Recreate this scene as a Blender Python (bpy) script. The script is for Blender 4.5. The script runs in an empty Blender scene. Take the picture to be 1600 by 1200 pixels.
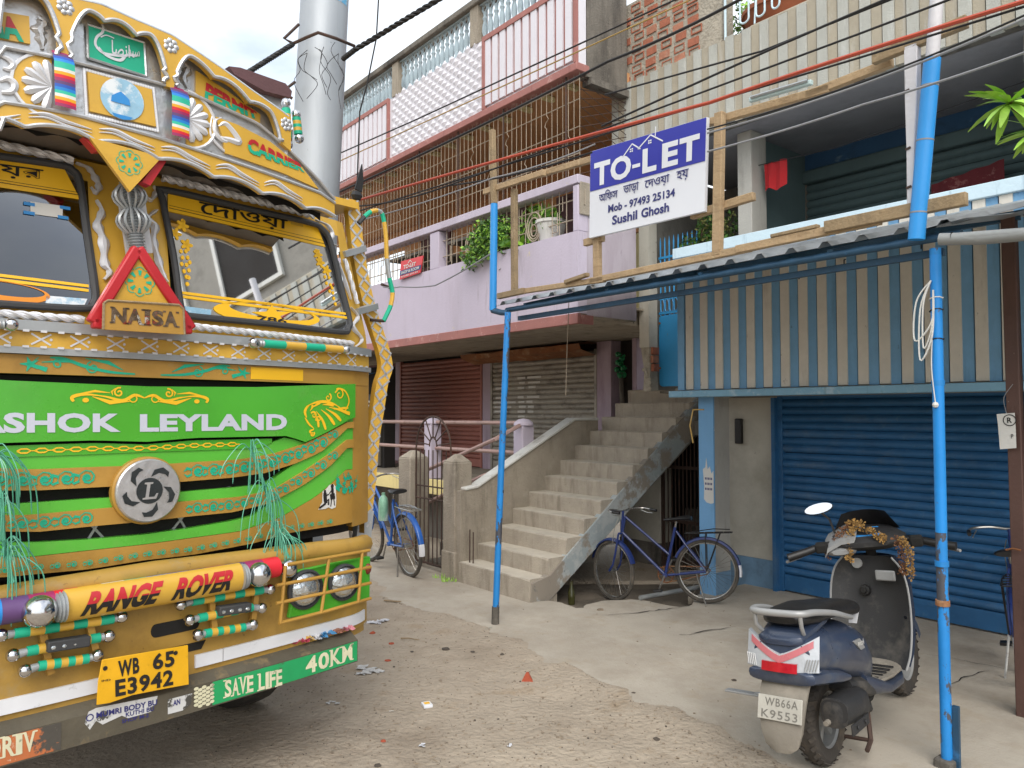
import bpy, bmesh, math, random
from mathutils import Vector, Matrix, noise as mnoise
from mathutils.geometry import interpolate_bezier, tessellate_polygon, delaunay_2d_cdt
R = math.radians
SC = bpy.context.scene
COL = SC.collection
rnd = random.Random(7)

# ------------------------------------------------------------------ camera, sky, sun, exposure
FPX = 1202.0
EYE = 1.75
PITCH = math.atan(45 / FPX)
cam = bpy.data.cameras.new('camera')
cam.sensor_width = 36.0
cam.lens = FPX / 1600 * 36
cam.clip_start = 0.05
cam.clip_end = 2000
camo = bpy.data.objects.new('camera', cam)
COL.objects.link(camo)
camo.location = (0, 0, EYE)
camo.rotation_euler = (R(90) + PITCH, 0, 0)
SC.camera = camo

SUN_EL, SUN_AZ = R(45), R(178)          # azimuth measured clockwise from +Y
W = bpy.data.worlds.new('World')
SC.world = W
W.use_nodes = True
nt = W.node_tree
nt.nodes.clear()
wo = nt.nodes.new('ShaderNodeOutputWorld')
bg = nt.nodes.new('ShaderNodeBackground')
sky = nt.nodes.new('ShaderNodeTexSky')
sky.sky_type = 'NISHITA'
sky.sun_disc = False
sky.sun_elevation = SUN_EL
sky.sun_rotation = SUN_AZ
sky.air_density = 1.0
sky.dust_density = 3.0
tc = nt.nodes.new('ShaderNodeTexCoord')
mp = nt.nodes.new('ShaderNodeMapping')
mp.inputs['Scale'].default_value = (1, 1, 2.2)
nz = nt.nodes.new('ShaderNodeTexNoise')
nz.inputs['Scale'].default_value = 2.3
nz.inputs['Detail'].default_value = 7
nz.inputs['Roughness'].default_value = .55
rp = nt.nodes.new('ShaderNodeValToRGB')
rp.color_ramp.elements[0].position = .33
rp.color_ramp.elements[0].color = (.3, .3, .3, 1)
rp.color_ramp.elements[1].position = .6
rp.color_ramp.elements[1].color = (1, 1, 1, 1)
mx = nt.nodes.new('ShaderNodeMix')
mx.data_type = 'RGBA'
mx.inputs['B'].default_value = (6.2, 6.5, 6.7, 1)      # bright cloud sheet over the sky
L = nt.links.new
L(tc.outputs['Generated'], mp.inputs['Vector'])
L(mp.outputs[0], nz.inputs['Vector'])
L(nz.outputs['Fac'], rp.inputs[0])
L(rp.outputs[0], mx.inputs['Factor'])
L(sky.outputs[0], mx.inputs['A'])
L(mx.outputs['Result'], bg.inputs['Color'])
bg.inputs['Strength'].default_value = 0.12
L(bg.outputs[0], wo.inputs['Surface'])

sl = bpy.data.lights.new('sun', 'SUN')
sl.energy = 1.15
sl.angle = R(45)
sl.color = (1, .96, .9)
so = bpy.data.objects.new('sun', sl)
COL.objects.link(so)
sd = Vector((math.sin(SUN_AZ) * math.cos(SUN_EL), math.cos(SUN_AZ) * math.cos(SUN_EL), math.sin(SUN_EL)))
so.rotation_euler = sd.to_track_quat('Z', 'Y').to_euler()
so.location = (0, -4, 12)

SC.view_settings.view_transform = 'Standard'
SC.view_settings.look = 'None'
SC.view_settings.gamma = 1
SC.view_settings.use_curve_mapping = False
SC.view_settings.exposure = 1.0
SC.render.engine = 'CYCLES'
SC.cycles.max_bounces = 8
SC.cycles.diffuse_bounces = 5

# ------------------------------------------------------------------ where the photograph's rays meet real planes
def ray(px, py):
    x = (px - 800) / FPX
    yu = -(py - 600) / FPX
    return (x, math.cos(PITCH) - yu * math.sin(PITCH), math.sin(PITCH) + yu * math.cos(PITCH))

def ground(px, py, z=0.0):
    r = ray(px, py)
    t = (z - EYE) / r[2]
    return (r[0] * t, r[1] * t)

def at_depth(px, py, d):
    r = ray(px, py)
    return Vector((r[0] * d, r[1] * d, EYE + r[2] * d))

# frame of the street front: u runs along the facades towards us, v into the buildings
FA = R(38.5)
FU = (math.sin(FA), -math.cos(FA))
FV = (math.cos(FA), math.sin(FA))
FO = ground(1217, 923)
FROT = -(math.pi / 2 - FA)
def f_local(x, y):
    dx, dy = x - FO[0], y - FO[1]
    return (dx * FU[0] + dy * FU[1], dx * FV[0] + dy * FV[1])
def f_world(u, v, z=0.0):
    return Vector((FO[0] + u * FU[0] + v * FV[0], FO[1] + u * FU[1] + v * FV[1], z))
FC = f_local(0, 0)
def f_ray(px, py):
    r = ray(px, py)
    return (r[0] * FU[0] + r[1] * FU[1], r[0] * FV[0] + r[1] * FV[1], r[2])
def fg(px, py, z=0.0):
    return f_local(*ground(px, py, z))
def fp(px, py, v):                       # on a plane parallel to the facades -> (u, z)
    r = f_ray(px, py)
    t = (v - FC[1]) / r[1]
    return (FC[0] + t * r[0], EYE + t * r[2])
def fu(px, py, u):                       # on a plane square to the facades -> (v, z)
    r = f_ray(px, py)
    t = (u - FC[0]) / r[0]
    return (FC[1] + t * r[1], EYE + t * r[2])

# frame of the lorry: x to its left side (right in the view), y backwards, origin below the badge
TB = R(42.5)
TX = (math.sin(TB), math.cos(TB))
TY = (-math.cos(TB), math.sin(TB))
TO = ((228 - 800) / FPX * 3.38, 3.38)
TROT = math.atan2(TX[1], TX[0])
TC = (-(TO[0] * TX[0] + TO[1] * TX[1]), -(TO[0] * TY[0] + TO[1] * TY[1]))
def tp(px, py, y):
    r = ray(px, py)
    rx = r[0] * TX[0] + r[1] * TX[1]
    ry = r[0] * TY[0] + r[1] * TY[1]
    t = (y - TC[1]) / ry
    return (TC[0] + t * rx, EYE + t * r[2])
def tsurf(px, py, yf):                   # on a curved front y = yf(x, z)
    y = 0.0
    for _ in range(12):
        x, z = tp(px, py, y)
        y = yf(x, z)
    return (x, z)

# ------------------------------------------------------------------ mesh helpers
class MB:
    def __init__(s):
        s.v, s.f, s.mi, s.cur = [], [], [], 0
    def add(s, vs, fs):
        b = len(s.v)
        s.v += [tuple(p) for p in vs]
        s.f += [tuple(b + i for i in f) for f in fs]
        s.mi += [s.cur] * len(fs)
    def box(s, x0, x1, y0, y1, z0, z1):
        if x0 > x1: x0, x1 = x1, x0
        if y0 > y1: y0, y1 = y1, y0
        if z0 > z1: z0, z1 = z1, z0
        s.add([(x0, y0, z0), (x1, y0, z0), (x1, y1, z0), (x0, y1, z0), (x0, y0, z1), (x1, y0, z1), (x1, y1, z1), (x0, y1, z1)],
              [(0, 3, 2, 1), (4, 5, 6, 7), (0, 1, 5, 4), (1, 2, 6, 5), (2, 3, 7, 6), (3, 0, 4, 7)])
        return s
    def hexa(s, lo, hi):                 # two matching quads
        s.add(list(lo) + list(hi), [(0, 3, 2, 1), (4, 5, 6, 7), (0, 1, 5, 4), (1, 2, 6, 5), (2, 3, 7, 6), (3, 0, 4, 7)])
        return s
    def bar(s, p, q, w, h, up=(0, 0, 1)):
        p, q = Vector(p), Vector(q)
        d = (q - p).normalized()
        up = Vector(up)
        if abs(d.dot(up)) > .95: up = Vector((1, 0, 0)) if abs(d.x) < .9 else Vector((0, 1, 0))
        a = d.cross(up).normalized() * (w / 2)
        b = a.cross(d).normalized() * (h / 2)
        s.hexa([p - a - b, p + a - b, p + a + b, p - a + b][::-1], [q - a - b, q + a - b, q + a + b, q - a + b][::-1])
        return s
    def tube(s, pts, r, n=8, closed=False, caps=True):
        pts = [Vector(p) for p in pts]
        k = len(pts)
        rs = r if isinstance(r, (list, tuple)) else [r] * k
        rings = []
        prev = None
        for i, p in enumerate(pts):
            if closed: d = pts[(i + 1) % k] - pts[i - 1]
            else: d = pts[min(i + 1, k - 1)] - pts[max(i - 1, 0)]
            if d.length < 1e-9: d = Vector((0, 0, 1))
            d.normalize()
            if prev is None:
                a = d.cross(Vector((0, 0, 1)))
                if a.length < .1: a = d.cross(Vector((1, 0, 0)))
            else:
                a = prev - d * prev.dot(d)
                if a.length < 1e-4: a = d.cross(Vector((.3, .5, .8)))
            a.normalize()
            prev = a
            b = d.cross(a)
            rings.append([p + a * (rs[i] * math.cos(2 * math.pi * j / n)) + b * (rs[i] * math.sin(2 * math.pi * j / n)) for j in range(n)])
        fs = []
        m = k if closed else k - 1
        for i in range(m):
            i2 = (i + 1) % k
            for j in range(n):
                j2 = (j + 1) % n
                fs.append((i * n + j, i * n + j2, i2 * n + j2, i2 * n + j))
        if caps and not closed:
            fs.append(tuple(range(n))[::-1])
            fs.append(tuple((k - 1) * n + j for j in range(n)))
        s.add([q for rg in rings for q in rg], fs)
        return s
    def lathe(s, prof, c=(0, 0, 0), axis=(0, 0, 1), n=16, caps=True):
        ax = Vector(axis).normalized()
        a = ax.cross(Vector((0, 0, 1)))
        if a.length < .1: a = ax.cross(Vector((1, 0, 0)))
        a.normalize()
        b = ax.cross(a)
        c = Vector(c)
        vs, fs = [], []
        for r, h in prof:
            for j in range(n):
                t = 2 * math.pi * j / n
                vs.append(c + ax * h + a * (r * math.cos(t)) + b * (r * math.sin(t)))
        for i in range(len(prof) - 1):
            for j in range(n):
                j2 = (j + 1) % n
                fs.append((i * n + j, i * n + j2, (i + 1) * n + j2, (i + 1) * n + j))
        if caps:
            if prof[0][0] > 1e-5: fs.append(tuple(range(n))[::-1])
            if prof[-1][0] > 1e-5: fs.append(tuple((len(prof) - 1) * n + j for j in range(n)))
        s.add(vs, fs)
        return s
    def ball(s, c, r, n=12, sq=(1, 1, 1)):
        m = max(4, n // 2)
        vs, fs = [], []
        for i in range(m + 1):
            th = math.pi * i / m
            for j in range(n):
                ph = 2 * math.pi * j / n
                vs.append((c[0] + r * sq[0] * math.sin(th) * math.cos(ph), c[1] + r * sq[1] * math.sin(th) * math.sin(ph), c[2] + r * sq[2] * math.cos(th)))
        for i in range(m):
            for j in range(n):
                j2 = (j + 1) % n
                fs.append((i * n + j, (i + 1) * n + j, (i + 1) * n + j2, i * n + j2))
        s.add(vs, fs)
        return s
    def prism(s, poly, fn, t0, t1):      # poly of 2-D points, fn(a, b, t) -> 3-D
        n = len(poly)
        vs = [fn(a, b, t0) for a, b in poly] + [fn(a, b, t1) for a, b in poly]
        fs = [tuple(range(n))[::-1], tuple(range(n, 2 * n))]
        for i in range(n):
            j = (i + 1) % n
            fs.append((i, j, n + j, n + i))
        s.add(vs, fs)
        return s
    def grid(s, rows):                   # rows of points
        n = len(rows[0])
        vs = [p for r in rows for p in r]
        fs = [(i * n + j, i * n + j + 1, (i + 1) * n + j + 1, (i + 1) * n + j) for i in range(len(rows) - 1) for j in range(n - 1)]
        s.add(vs, fs)
        return s
    def loft(s, rings, caps=True):       # closed rings of equal length
        n = len(rings[0])
        vs = [p for r in rings for p in r]
        fs = [(i * n + j, i * n + (j + 1) % n, (i + 1) * n + (j + 1) % n, (i + 1) * n + j) for i in range(len(rings) - 1) for j in range(n)]
        if caps:
            fs.append(tuple(range(n))[::-1])
            fs.append(tuple((len(rings) - 1) * n + j for j in range(n)))
        s.add(vs, fs)
        return s
    def mesh(s, name, mats, off=(0, 0, 0), ang=38, fix=False):
        me = bpy.data.meshes.new(name)
        ox, oy, oz = off
        me.from_pydata([(x - ox, y - oy, z - oz) for x, y, z in s.v], [], s.f)
        if not isinstance(mats, (list, tuple)): mats = [mats]
        for m in mats: me.materials.append(m)
        me.polygons.foreach_set('material_index', s.mi)
        if fix:
            bm = bmesh.new(); bm.from_mesh(me)
            bmesh.ops.recalc_face_normals(bm, faces=bm.faces)
            bm.to_mesh(me); bm.free()
        if ang:
            me.shade_smooth()
            me.set_sharp_from_angle(angle=R(ang))
        return me
    def build(s, name, mats, parent=None, ang=38, bevel=0, fix=False, loc=None):
        off = ORG.get(parent.name, (0, 0, 0)) if parent else (0, 0, 0)
        o = bpy.data.objects.new(name, s.mesh(name, mats, off, ang, fix))
        COL.objects.link(o)
        if parent:
            o.parent = parent
            ORG[o.name] = off
        if bevel:
            bv = o.modifiers.new('edge', 'BEVEL')
            bv.width = bevel; bv.segments = 2; bv.limit_method = 'ANGLE'; bv.angle_limit = R(40)
        return o

ORG = {}                                 # authoring offset of each parent
def tag(o, label=None, cat=None, group=None, kind=None):
    if label: o['label'] = label
    if cat: o['category'] = cat
    if group: o['group'] = group
    if kind: o['kind'] = kind
    return o
def thing(name, label, cat, org=(0, 0, 0), frame='world', group=None, rotz=0):
    o = bpy.data.objects.new(name, None)
    o.empty_display_size = .2
    COL.objects.link(o)
    if frame == 'f':
        o.location = f_world(*org); o.rotation_euler = (0, 0, FROT)
        ORG[o.name] = tuple(org)
    elif frame == 't':
        o.location = (TO[0] + org[0] * TX[0] + org[1] * TY[0], TO[1] + org[0] * TX[1] + org[1] * TY[1], org[2])
        o.rotation_euler = (0, 0, TROT)
        ORG[o.name] = tuple(org)
    else:
        o.location = org; o.rotation_euler = (0, 0, rotz)
        ORG[o.name] = (0, 0, 0)
    return tag(o, label, cat, group)
def piece(name, me, parent, loc=(0, 0, 0), rot=(0, 0, 0), sc=(1, 1, 1)):   # shares mesh data; loc in the parent's authoring frame
    o = bpy.data.objects.new(name, me)
    COL.objects.link(o)
    o.parent = parent
    off = ORG.get(parent.name, (0, 0, 0))
    o.location = (loc[0] - off[0], loc[1] - off[1], loc[2] - off[2])
    o.rotation_euler = rot
    o.scale = sc
    ORG[o.name] = (0, 0, 0)
    return o
def copy_tree(o, parent=None):
    c = o.copy(); COL.objects.link(c)
    ORG[c.name] = ORG.get(o.name, (0, 0, 0))
    if parent: c.parent = parent
    for ch in list(o.children): copy_tree(ch, c)
    return c

# lettering ------------------------------------------------------------------
_tx = {}
def text_geo(body, bold=0.0, space=1.0):
    k = (body, bold, space)
    if k in _tx: return _tx[k]
    cu = bpy.data.curves.new('lettering', 'FONT')
    cu.body = body; cu.size = 1; cu.offset = bold; cu.space_character = space
    cu.resolution_u = 3
    ob = bpy.data.objects.new('lettering', cu)
    if not body.isascii(): return script_geo(k, ob, bold, cu)
    me = bpy.data.meshes.new_from_object(ob)
    vs = [(v.co.x, v.co.y) for v in me.vertices]
    fs = [tuple(p.vertices) for p in me.polygons]
    x0, x1 = min(v[0] for v in vs), max(v[0] for v in vs)
    y0, y1 = min(v[1] for v in vs), max(v[1] for v in vs)
    vs = [((x - x0) / (x1 - x0), (y - y0) / (y1 - y0)) for x, y in vs]
    bpy.data.objects.remove(ob); bpy.data.curves.remove(cu); bpy.data.meshes.remove(me)
    _tx[k] = (vs, fs, (x1 - x0) / (y1 - y0))
    return _tx[k]
def script_geo(k, ob, bold, cu):         # Bengali and Arabic: every contour filled by itself, since the glyphs' strokes overlap
    cu.offset = 0
    COL.objects.link(ob)
    cv = ob.to_curve(bpy.context.evaluated_depsgraph_get())
    loops = []
    for sp in cv.splines:
        b = sp.bezier_points; p = []
        for i in range(len(b)):
            n = b[(i + 1) % len(b)]
            p += [(v.x, v.y) for v in interpolate_bezier(b[i].co, b[i].handle_right, n.handle_left, n.co, 5)[:-1]]
        p = [a for i, a in enumerate(p) if math.dist(a, p[i - 1]) > 1e-5]
        if len(p) > 2: loops.append((p, sum(p[i - 1][0] * p[i][1] - p[i][0] * p[i - 1][1] for i in range(len(p))) / 2))
    ob.to_curve_clear(); bpy.data.objects.remove(ob); bpy.data.curves.remove(cu)
    sg = math.copysign(1, max(loops, key=lambda l: abs(l[1]))[1])
    def inside(pt, p):
        c = False
        for i in range(len(p)):
            if (p[i][1] > pt[1]) != (p[i - 1][1] > pt[1]) and pt[0] < (p[i - 1][0] - p[i][0]) * (pt[1] - p[i][1]) / (p[i - 1][1] - p[i][1]) + p[i][0]: c = not c
        return c
    outer = [l for l in loops if l[1] * sg > 0]; holes = [l for l in loops if l[1] * sg <= 0]
    vs, fs, comp = [], [], 0
    own = {}
    for h in holes:
        c = [o for o in range(len(outer)) if inside(h[0][0], outer[o][0])]
        if c: own.setdefault(min(c, key=lambda o: abs(outer[o][1])), []).append(h[0])
    for i, (p, a) in enumerate(outer):
        polys = [p] + own.get(i, [])
        b0 = len(vs); vs += [(x, y, comp) for q in polys for x, y in q]
        fs += [tuple(b0 + j for j in t) for t in tessellate_polygon([[Vector((x, y, 0)) for x, y in q] for q in polys])]
        comp += 1
        if bold:
            for q in polys:
                mb = MB(); stroke(mb, q + q[:2], bold * 2, lambda x, y: (x, y, comp)); b0 = len(vs); vs += mb.v; fs += [tuple(b0 + j for j in f) for f in mb.f]; comp += 1
    x0, x1 = min(v[0] for v in vs), max(v[0] for v in vs); y0, y1 = min(v[1] for v in vs), max(v[1] for v in vs)
    _tx[k] = ([((x - x0) / (x1 - x0), (y - y0) / (y1 - y0), c) for x, y, c in vs], fs, 1)
    return _tx[k]
def bil(q, s, t):                        # q = TL, TR, BR, BL
    a = [q[3][i] * (1 - s) + q[2][i] * s for i in range(len(q[0]))]
    b = [q[0][i] * (1 - s) + q[1][i] * s for i in range(len(q[0]))]
    return tuple(a[i] * (1 - t) + b[i] * t for i in range(len(a)))
def text_faces(mb, body, quad, fn, bold=0.0, space=1.0, shear=0.0, split=None, cuts=()):
    vs, fs, _ = text_geo(body, bold, space)
    if vs and len(vs[0]) == 3:
        P_ = [fn(*bil(quad, x, y)) for x, y, c in vs]
        mb.add([(p[0], p[1] - .00025 * v[2], p[2]) for p, v in zip(P_, vs)], fs); return
    if shear:
        vs = [(x * (1 - shear) + y * shear, y) for x, y in vs]
    if split is None and not cuts:
        mb.add([fn(*bil(quad, x, y)) for x, y in vs], fs)
        return
    bm = bmesh.new()
    bv = [bm.verts.new((x, y, 0)) for x, y in vs]
    for f in fs:
        try: bm.faces.new([bv[i] for i in f])
        except ValueError: pass
    for c in (*cuts, split): bmesh.ops.bisect_plane(bm, geom=bm.verts[:] + bm.edges[:] + bm.faces[:], plane_co=(0, c, 0), plane_no=(0, 1, 0))
    bm.verts.index_update()
    co = [fn(*bil(quad, v.co.x, v.co.y)) for v in bm.verts]
    c0 = mb.cur
    for up in (0, 1):
        mb.cur = c0 + up
        sel = [tuple(v.index for v in f.verts) for f in bm.faces if (f.calc_center_median().y > split) == bool(up)]
        mb.add(co, sel)
    mb.cur = c0
    bm.free()
def stroke(mb, pts, w, fn):              # flat brush stroke; w scalar or list
    n = len(pts)
    ws = w if isinstance(w, (list, tuple)) else [w] * n
    vs = []
    for i in range(n):
        a, b = pts[max(i - 1, 0)], pts[min(i + 1, n - 1)]
        dx, dy = b[0] - a[0], b[1] - a[1]
        l = math.hypot(dx, dy) or 1
        nx, ny = -dy / l * ws[i] / 2, dx / l * ws[i] / 2
        vs += [fn(pts[i][0] + nx, pts[i][1] + ny), fn(pts[i][0] - nx, pts[i][1] - ny)]
    mb.add(vs, [(2 * i, 2 * i + 1, 2 * i + 3, 2 * i + 2) for i in range(n - 1)])
def blob(mb, cx, cy, rx, ry, fn, n=14, rot=0.0):
    c, s = math.cos(rot), math.sin(rot)
    p = []
    for i in range(n):
        t = 2 * math.pi * i / n
        x, y = rx * math.cos(t), ry * math.sin(t)
        p.append(fn(cx + x * c - y * s, cy + x * s + y * c))
    mb.add(p, [tuple(range(n))])
def spiral(cx, cy, r0, r1, a0, turns, n=18):
    return [(cx + (r0 + (r1 - r0) * i / n) * math.cos(a0 + turns * 2 * math.pi * i / n), cy + (r0 + (r1 - r0) * i / n) * math.sin(a0 + turns * 2 * math.pi * i / n)) for i in range(n + 1)]
def lerp(a, b, t): return a + (b - a) * t
def smooth_line(ctrl, n=8, closed=False):   # Catmull-Rom
    out = []
    k = len(ctrl)
    m = k if closed else k - 1
    for i in range(m):
        g = lambda j: ctrl[j % k] if closed else ctrl[min(max(j, 0), k - 1)]
        p0, p1, p2, p3 = g(i - 1), g(i), g(i + 1), g(i + 2)
        for q in range(n):
            t = q / n
            out.append(tuple(.5 * (2 * p1[d] + (p2[d] - p0[d]) * t + (2 * p0[d] - 5 * p1[d] + 4 * p2[d] - p3[d]) * t * t + (3 * p1[d] - p0[d] - 3 * p2[d] + p3[d]) * t ** 3) for d in range(len(p1))))
    if not closed: out.append(tuple(ctrl[-1]))
    return out

# ------------------------------------------------------------------ materials
def hexc(h):
    h = h.lstrip('#')
    out = []
    for i in (0, 2, 4):
        c = int(h[i:i + 2], 16) / 255
        out.append(c / 12.92 if c <= .04045 else ((c + .055) / 1.055) ** 2.4)
    return tuple(out)
def mat(name, c, r=.6, m=0.0, var=.15, sc=3.0, bump=.15, bs=45.0, layers=(), spec=.5, coat=0.0, rv=.1, bd=.02):
    """layers: (colour, scale, lo, hi, (sx,sy,sz), strength) patches of another colour where noise lies above lo..hi"""
    if isinstance(c, str): c = hexc(c)
    M = bpy.data.materials.new(name)
    M.use_nodes = True
    t = M.node_tree
    N, K = t.nodes.new, t.links.new
    bs_ = t.nodes['Principled BSDF']
    bs_.inputs['Roughness'].default_value = r
    bs_.inputs['Metallic'].default_value = m
    bs_.inputs['Specular IOR Level'].default_value = spec
    if coat:
        bs_.inputs['Coat Weight'].default_value = coat
        bs_.inputs['Coat Roughness'].default_value = .12
    co = N('ShaderNodeTexCoord')
    oi = N('ShaderNodeObjectInfo'); va = N('ShaderNodeVectorMath'); vs_ = N('ShaderNodeVectorMath'); vs_.operation = 'SCALE'; vs_.inputs[0].default_value = (13.1, 7.7, 5.3)
    K(oi.outputs['Random'], vs_.inputs['Scale']); K(co.outputs['Object'], va.inputs[0]); K(vs_.outputs[0], va.inputs[1]); CO = va.outputs[0]
    n1 = N('ShaderNodeTexNoise'); n1.inputs['Scale'].default_value = sc; n1.inputs['Detail'].default_value = 6; n1.inputs['Roughness'].default_value = .65
    K(CO, n1.inputs['Vector'])
    mixc = N('ShaderNodeMix'); mixc.data_type = 'RGBA'
    mixc.inputs['A'].default_value = (*[x * (1 - var) for x in c], 1)
    mixc.inputs['B'].default_value = (*[min(1, x * (1 + var)) for x in c], 1)
    rm = N('ShaderNodeMapRange'); rm.inputs[1].default_value = .3; rm.inputs[2].default_value = .7
    K(n1.outputs['Fac'], rm.inputs[0]); K(rm.outputs[0], mixc.inputs['Factor'])
    cur = mixc.outputs['Result']
    for i, (lc, ls, lo, hi, st, am) in enumerate(layers):
        if isinstance(lc, str): lc = hexc(lc)
        mpn = N('ShaderNodeMapping'); mpn.inputs['Scale'].default_value = st; mpn.inputs['Location'].default_value = (i * 3.1 + 1.7, i * 5.3, i * 2.2)
        ln = N('ShaderNodeTexNoise'); ln.inputs['Scale'].default_value = ls; ln.inputs['Detail'].default_value = 8; ln.inputs['Roughness'].default_value = .68
        K(CO, mpn.inputs['Vector']); K(mpn.outputs[0], ln.inputs['Vector'])
        mr = N('ShaderNodeMapRange'); mr.inputs[1].default_value = lo; mr.inputs[2].default_value = hi; mr.inputs[4].default_value = am
        K(ln.outputs['Fac'], mr.inputs[0])
        mm = N('ShaderNodeMix'); mm.data_type = 'RGBA'; mm.inputs['B'].default_value = (*lc, 1)
        K(mr.outputs[0], mm.inputs['Factor']); K(cur, mm.inputs['A'])
        cur = mm.outputs['Result']
    K(cur, bs_.inputs['Base Color'])
    if rv:
        rr = N('ShaderNodeMapRange'); rr.inputs[1].default_value = .3; rr.inputs[2].default_value = .7
        rr.inputs[3].default_value = max(.03, r - rv); rr.inputs[4].default_value = min(1, r + rv)
        K(n1.outputs['Fac'], rr.inputs[0]); K(rr.outputs[0], bs_.inputs['Roughness'])
    if bump:
        n2 = N('ShaderNodeTexNoise'); n2.inputs['Scale'].default_value = bs; n2.inputs['Detail'].default_value = 5
        K(CO, n2.inputs['Vector'])
        bp = N('ShaderNodeBump'); bp.inputs['Strength'].default_value = bump; bp.inputs['Distance'].default_value = bd
        K(n2.outputs['Fac'], bp.inputs['Height']); K(bp.outputs[0], bs_.inputs['Normal'])
    return M
ST = (1.7, 1.7, .3)                     # streaks running down
PAT = (1, 1, 1)
m = {}
m['dirt'] = mat('dirt', '#a39787', .95, var=.12, sc=1.3, bump=.7, bs=30, spec=.2, bd=.03, layers=(('#7d7061', 1.1, .5, .72, PAT, .6), ('#b3a796', 5, .52, .75, PAT, .6), ('#64584c', 40, .62, .76, PAT, .55), ('#8a7355', 2.6, .58, .72, PAT, .5)))
m['pad'] = mat('pad_concrete', '#aca497', .9, var=.12, sc=1.1, bump=.25, bs=70, spec=.25, layers=(('#85796a', .9, .46, .68, PAT, .65), ('#9d8f7a', 4, .55, .7, PAT, .5), ('#b8b2a6', 2.3, .55, .72, PAT, .5), ('#7d6f5e', 26, .62, .75, PAT, .5)))
m['conc'] = mat('weathered_concrete', '#9a9183', .92, var=.16, sc=4, bump=.5, bs=55, spec=.25, layers=(('#5d564c', 3, .52, .72, ST, .7), ('#b5ad9f', 6, .58, .75, PAT, .5), ('#4b463e', 18, .62, .74, PAT, .5)))
m['conc_step'] = mat('stair_concrete', '#aba294', .92, var=.14, sc=5, bump=.4, bs=60, spec=.25, layers=(('#6b6254', 4, .5, .72, ST, .65), ('#b8ae9e', 7, .58, .75, PAT, .45), ('#4d463c', 24, .63, .74, PAT, .5)))
m['conc_dust'] = mat('dusty_tread_concrete', '#c2baab', .95, var=.1, sc=5, bump=.3, bs=70, spec=.2, layers=(('#8d8272', 6, .55, .75, PAT, .5),))
m['conc_dark'] = mat('sooty_concrete', '#6f6a62', .95, var=.2, sc=3, bump=.5, bs=50, layers=(('#2f2c29', 2.5, .45, .66, ST, .8), ('#9b958a', 8, .6, .75, PAT, .5)))
m['white_cap'] = mat('whitewash', '#c9c9c4', .85, var=.07, layers=(('#7d776d', 6, .55, .72, ST, .6), ('#8f897e', 20, .6, .72, PAT, .5)))
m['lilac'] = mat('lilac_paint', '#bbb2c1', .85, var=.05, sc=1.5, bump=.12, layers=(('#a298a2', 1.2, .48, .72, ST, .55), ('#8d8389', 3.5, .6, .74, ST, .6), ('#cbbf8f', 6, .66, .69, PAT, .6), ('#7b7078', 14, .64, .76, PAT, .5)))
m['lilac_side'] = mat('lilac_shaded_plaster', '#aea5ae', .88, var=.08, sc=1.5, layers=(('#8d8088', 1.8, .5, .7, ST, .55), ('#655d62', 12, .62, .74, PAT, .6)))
m['pinkwall'] = mat('pink_plaster', '#b09fad', .85, var=.1, sc=2, layers=(('#7d6472', 3, .54, .72, ST, .6),))
m['maroonwall'] = mat('maroon_paint', '#5f4244', .8, var=.15, sc=2, layers=(('#402a2c', 3, .52, .7, ST, .6),))
m['brown'] = mat('brown_wall_paint', '#bd8c60', .85, var=.07, sc=1.4, layers=(('#7a5335', 1.6, .55, .72, ST, .5),))
m['cream'] = mat('cream_paint', '#c9bd8c', .8, var=.08, layers=(('#8d8460', 3, .55, .72, ST, .5),))
m['white'] = mat('white_paint', '#d3d1d8', .75, var=.04, layers=(('#8f8a90', 5, .6, .74, ST, .5),))
m['red_trim'] = mat('faded_red_trim', '#9c6a64', .85, var=.12, layers=(('#c9a7a0', 8, .56, .7, PAT, .6), ('#5d3c39', 10, .6, .72, ST, .6)))
m['bluewash'] = mat('blue_grey_baluster_paint', '#9fb0b8', .85, var=.14, layers=(('#59636a', 6, .52, .7, ST, .7),))
m['brick'] = mat('brick', '#a2644d', .93, var=.22, sc=9, bump=.5, bs=90, layers=(('#b9a595', 9, .58, .72, PAT, .6), ('#6d3524', 20, .6, .72, PAT, .6)))
m['brick2'] = mat('pale_brick', '#ac7760', .93, var=.2, sc=9, bump=.5, bs=90, layers=(('#b9a595', 8, .54, .7, PAT, .7),))
m['mortar'] = mat('mortar', '#a39c8e', .95, var=.15, sc=8, bump=.8, bs=40, layers=(('#6f675a', 6, .55, .7, PAT, .6),))
m['fascia'] = mat('ribbed_fascia_concrete', '#a9aaa3', .92, var=.1, sc=5, bump=.3, bs=80, layers=(('#8b7f68', 2.3, .55, .75, ST, .55), ('#c6c8c4', 5, .56, .72, ST, .6), ('#595750', 22, .64, .75, PAT, .5)))
m['fascia2'] = mat('buff_fascia_concrete', '#a39b8a', .92, var=.1, sc=5, bump=.3, bs=80, layers=(('#bdbdb7', 4, .55, .72, ST, .6), ('#5d584e', 20, .63, .75, PAT, .5)))
m['ribwhite'] = mat('grimy_white_rib', '#d6d1c6', .8, var=.07, sc=6, layers=(('#7d7363', 3, .56, .74, ST, .5), ('#3d372f', 16, .66, .74, (1, 1, .5), .8)))
m['ribblue'] = mat('grimy_blue_rib', '#7aabd2', .75, var=.09, sc=6, layers=(('#4a6a85', 3, .55, .74, ST, .5), ('#3a3a3a', 16, .66, .75, (1, 1, .5), .8)))
m['ledge'] = mat('pale_blue_ledge_paint', '#86b4cf', .75, var=.1, layers=(('#cfdde4', 7, .55, .68, PAT, .6), ('#54707f', 9, .58, .72, ST, .6)))
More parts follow.
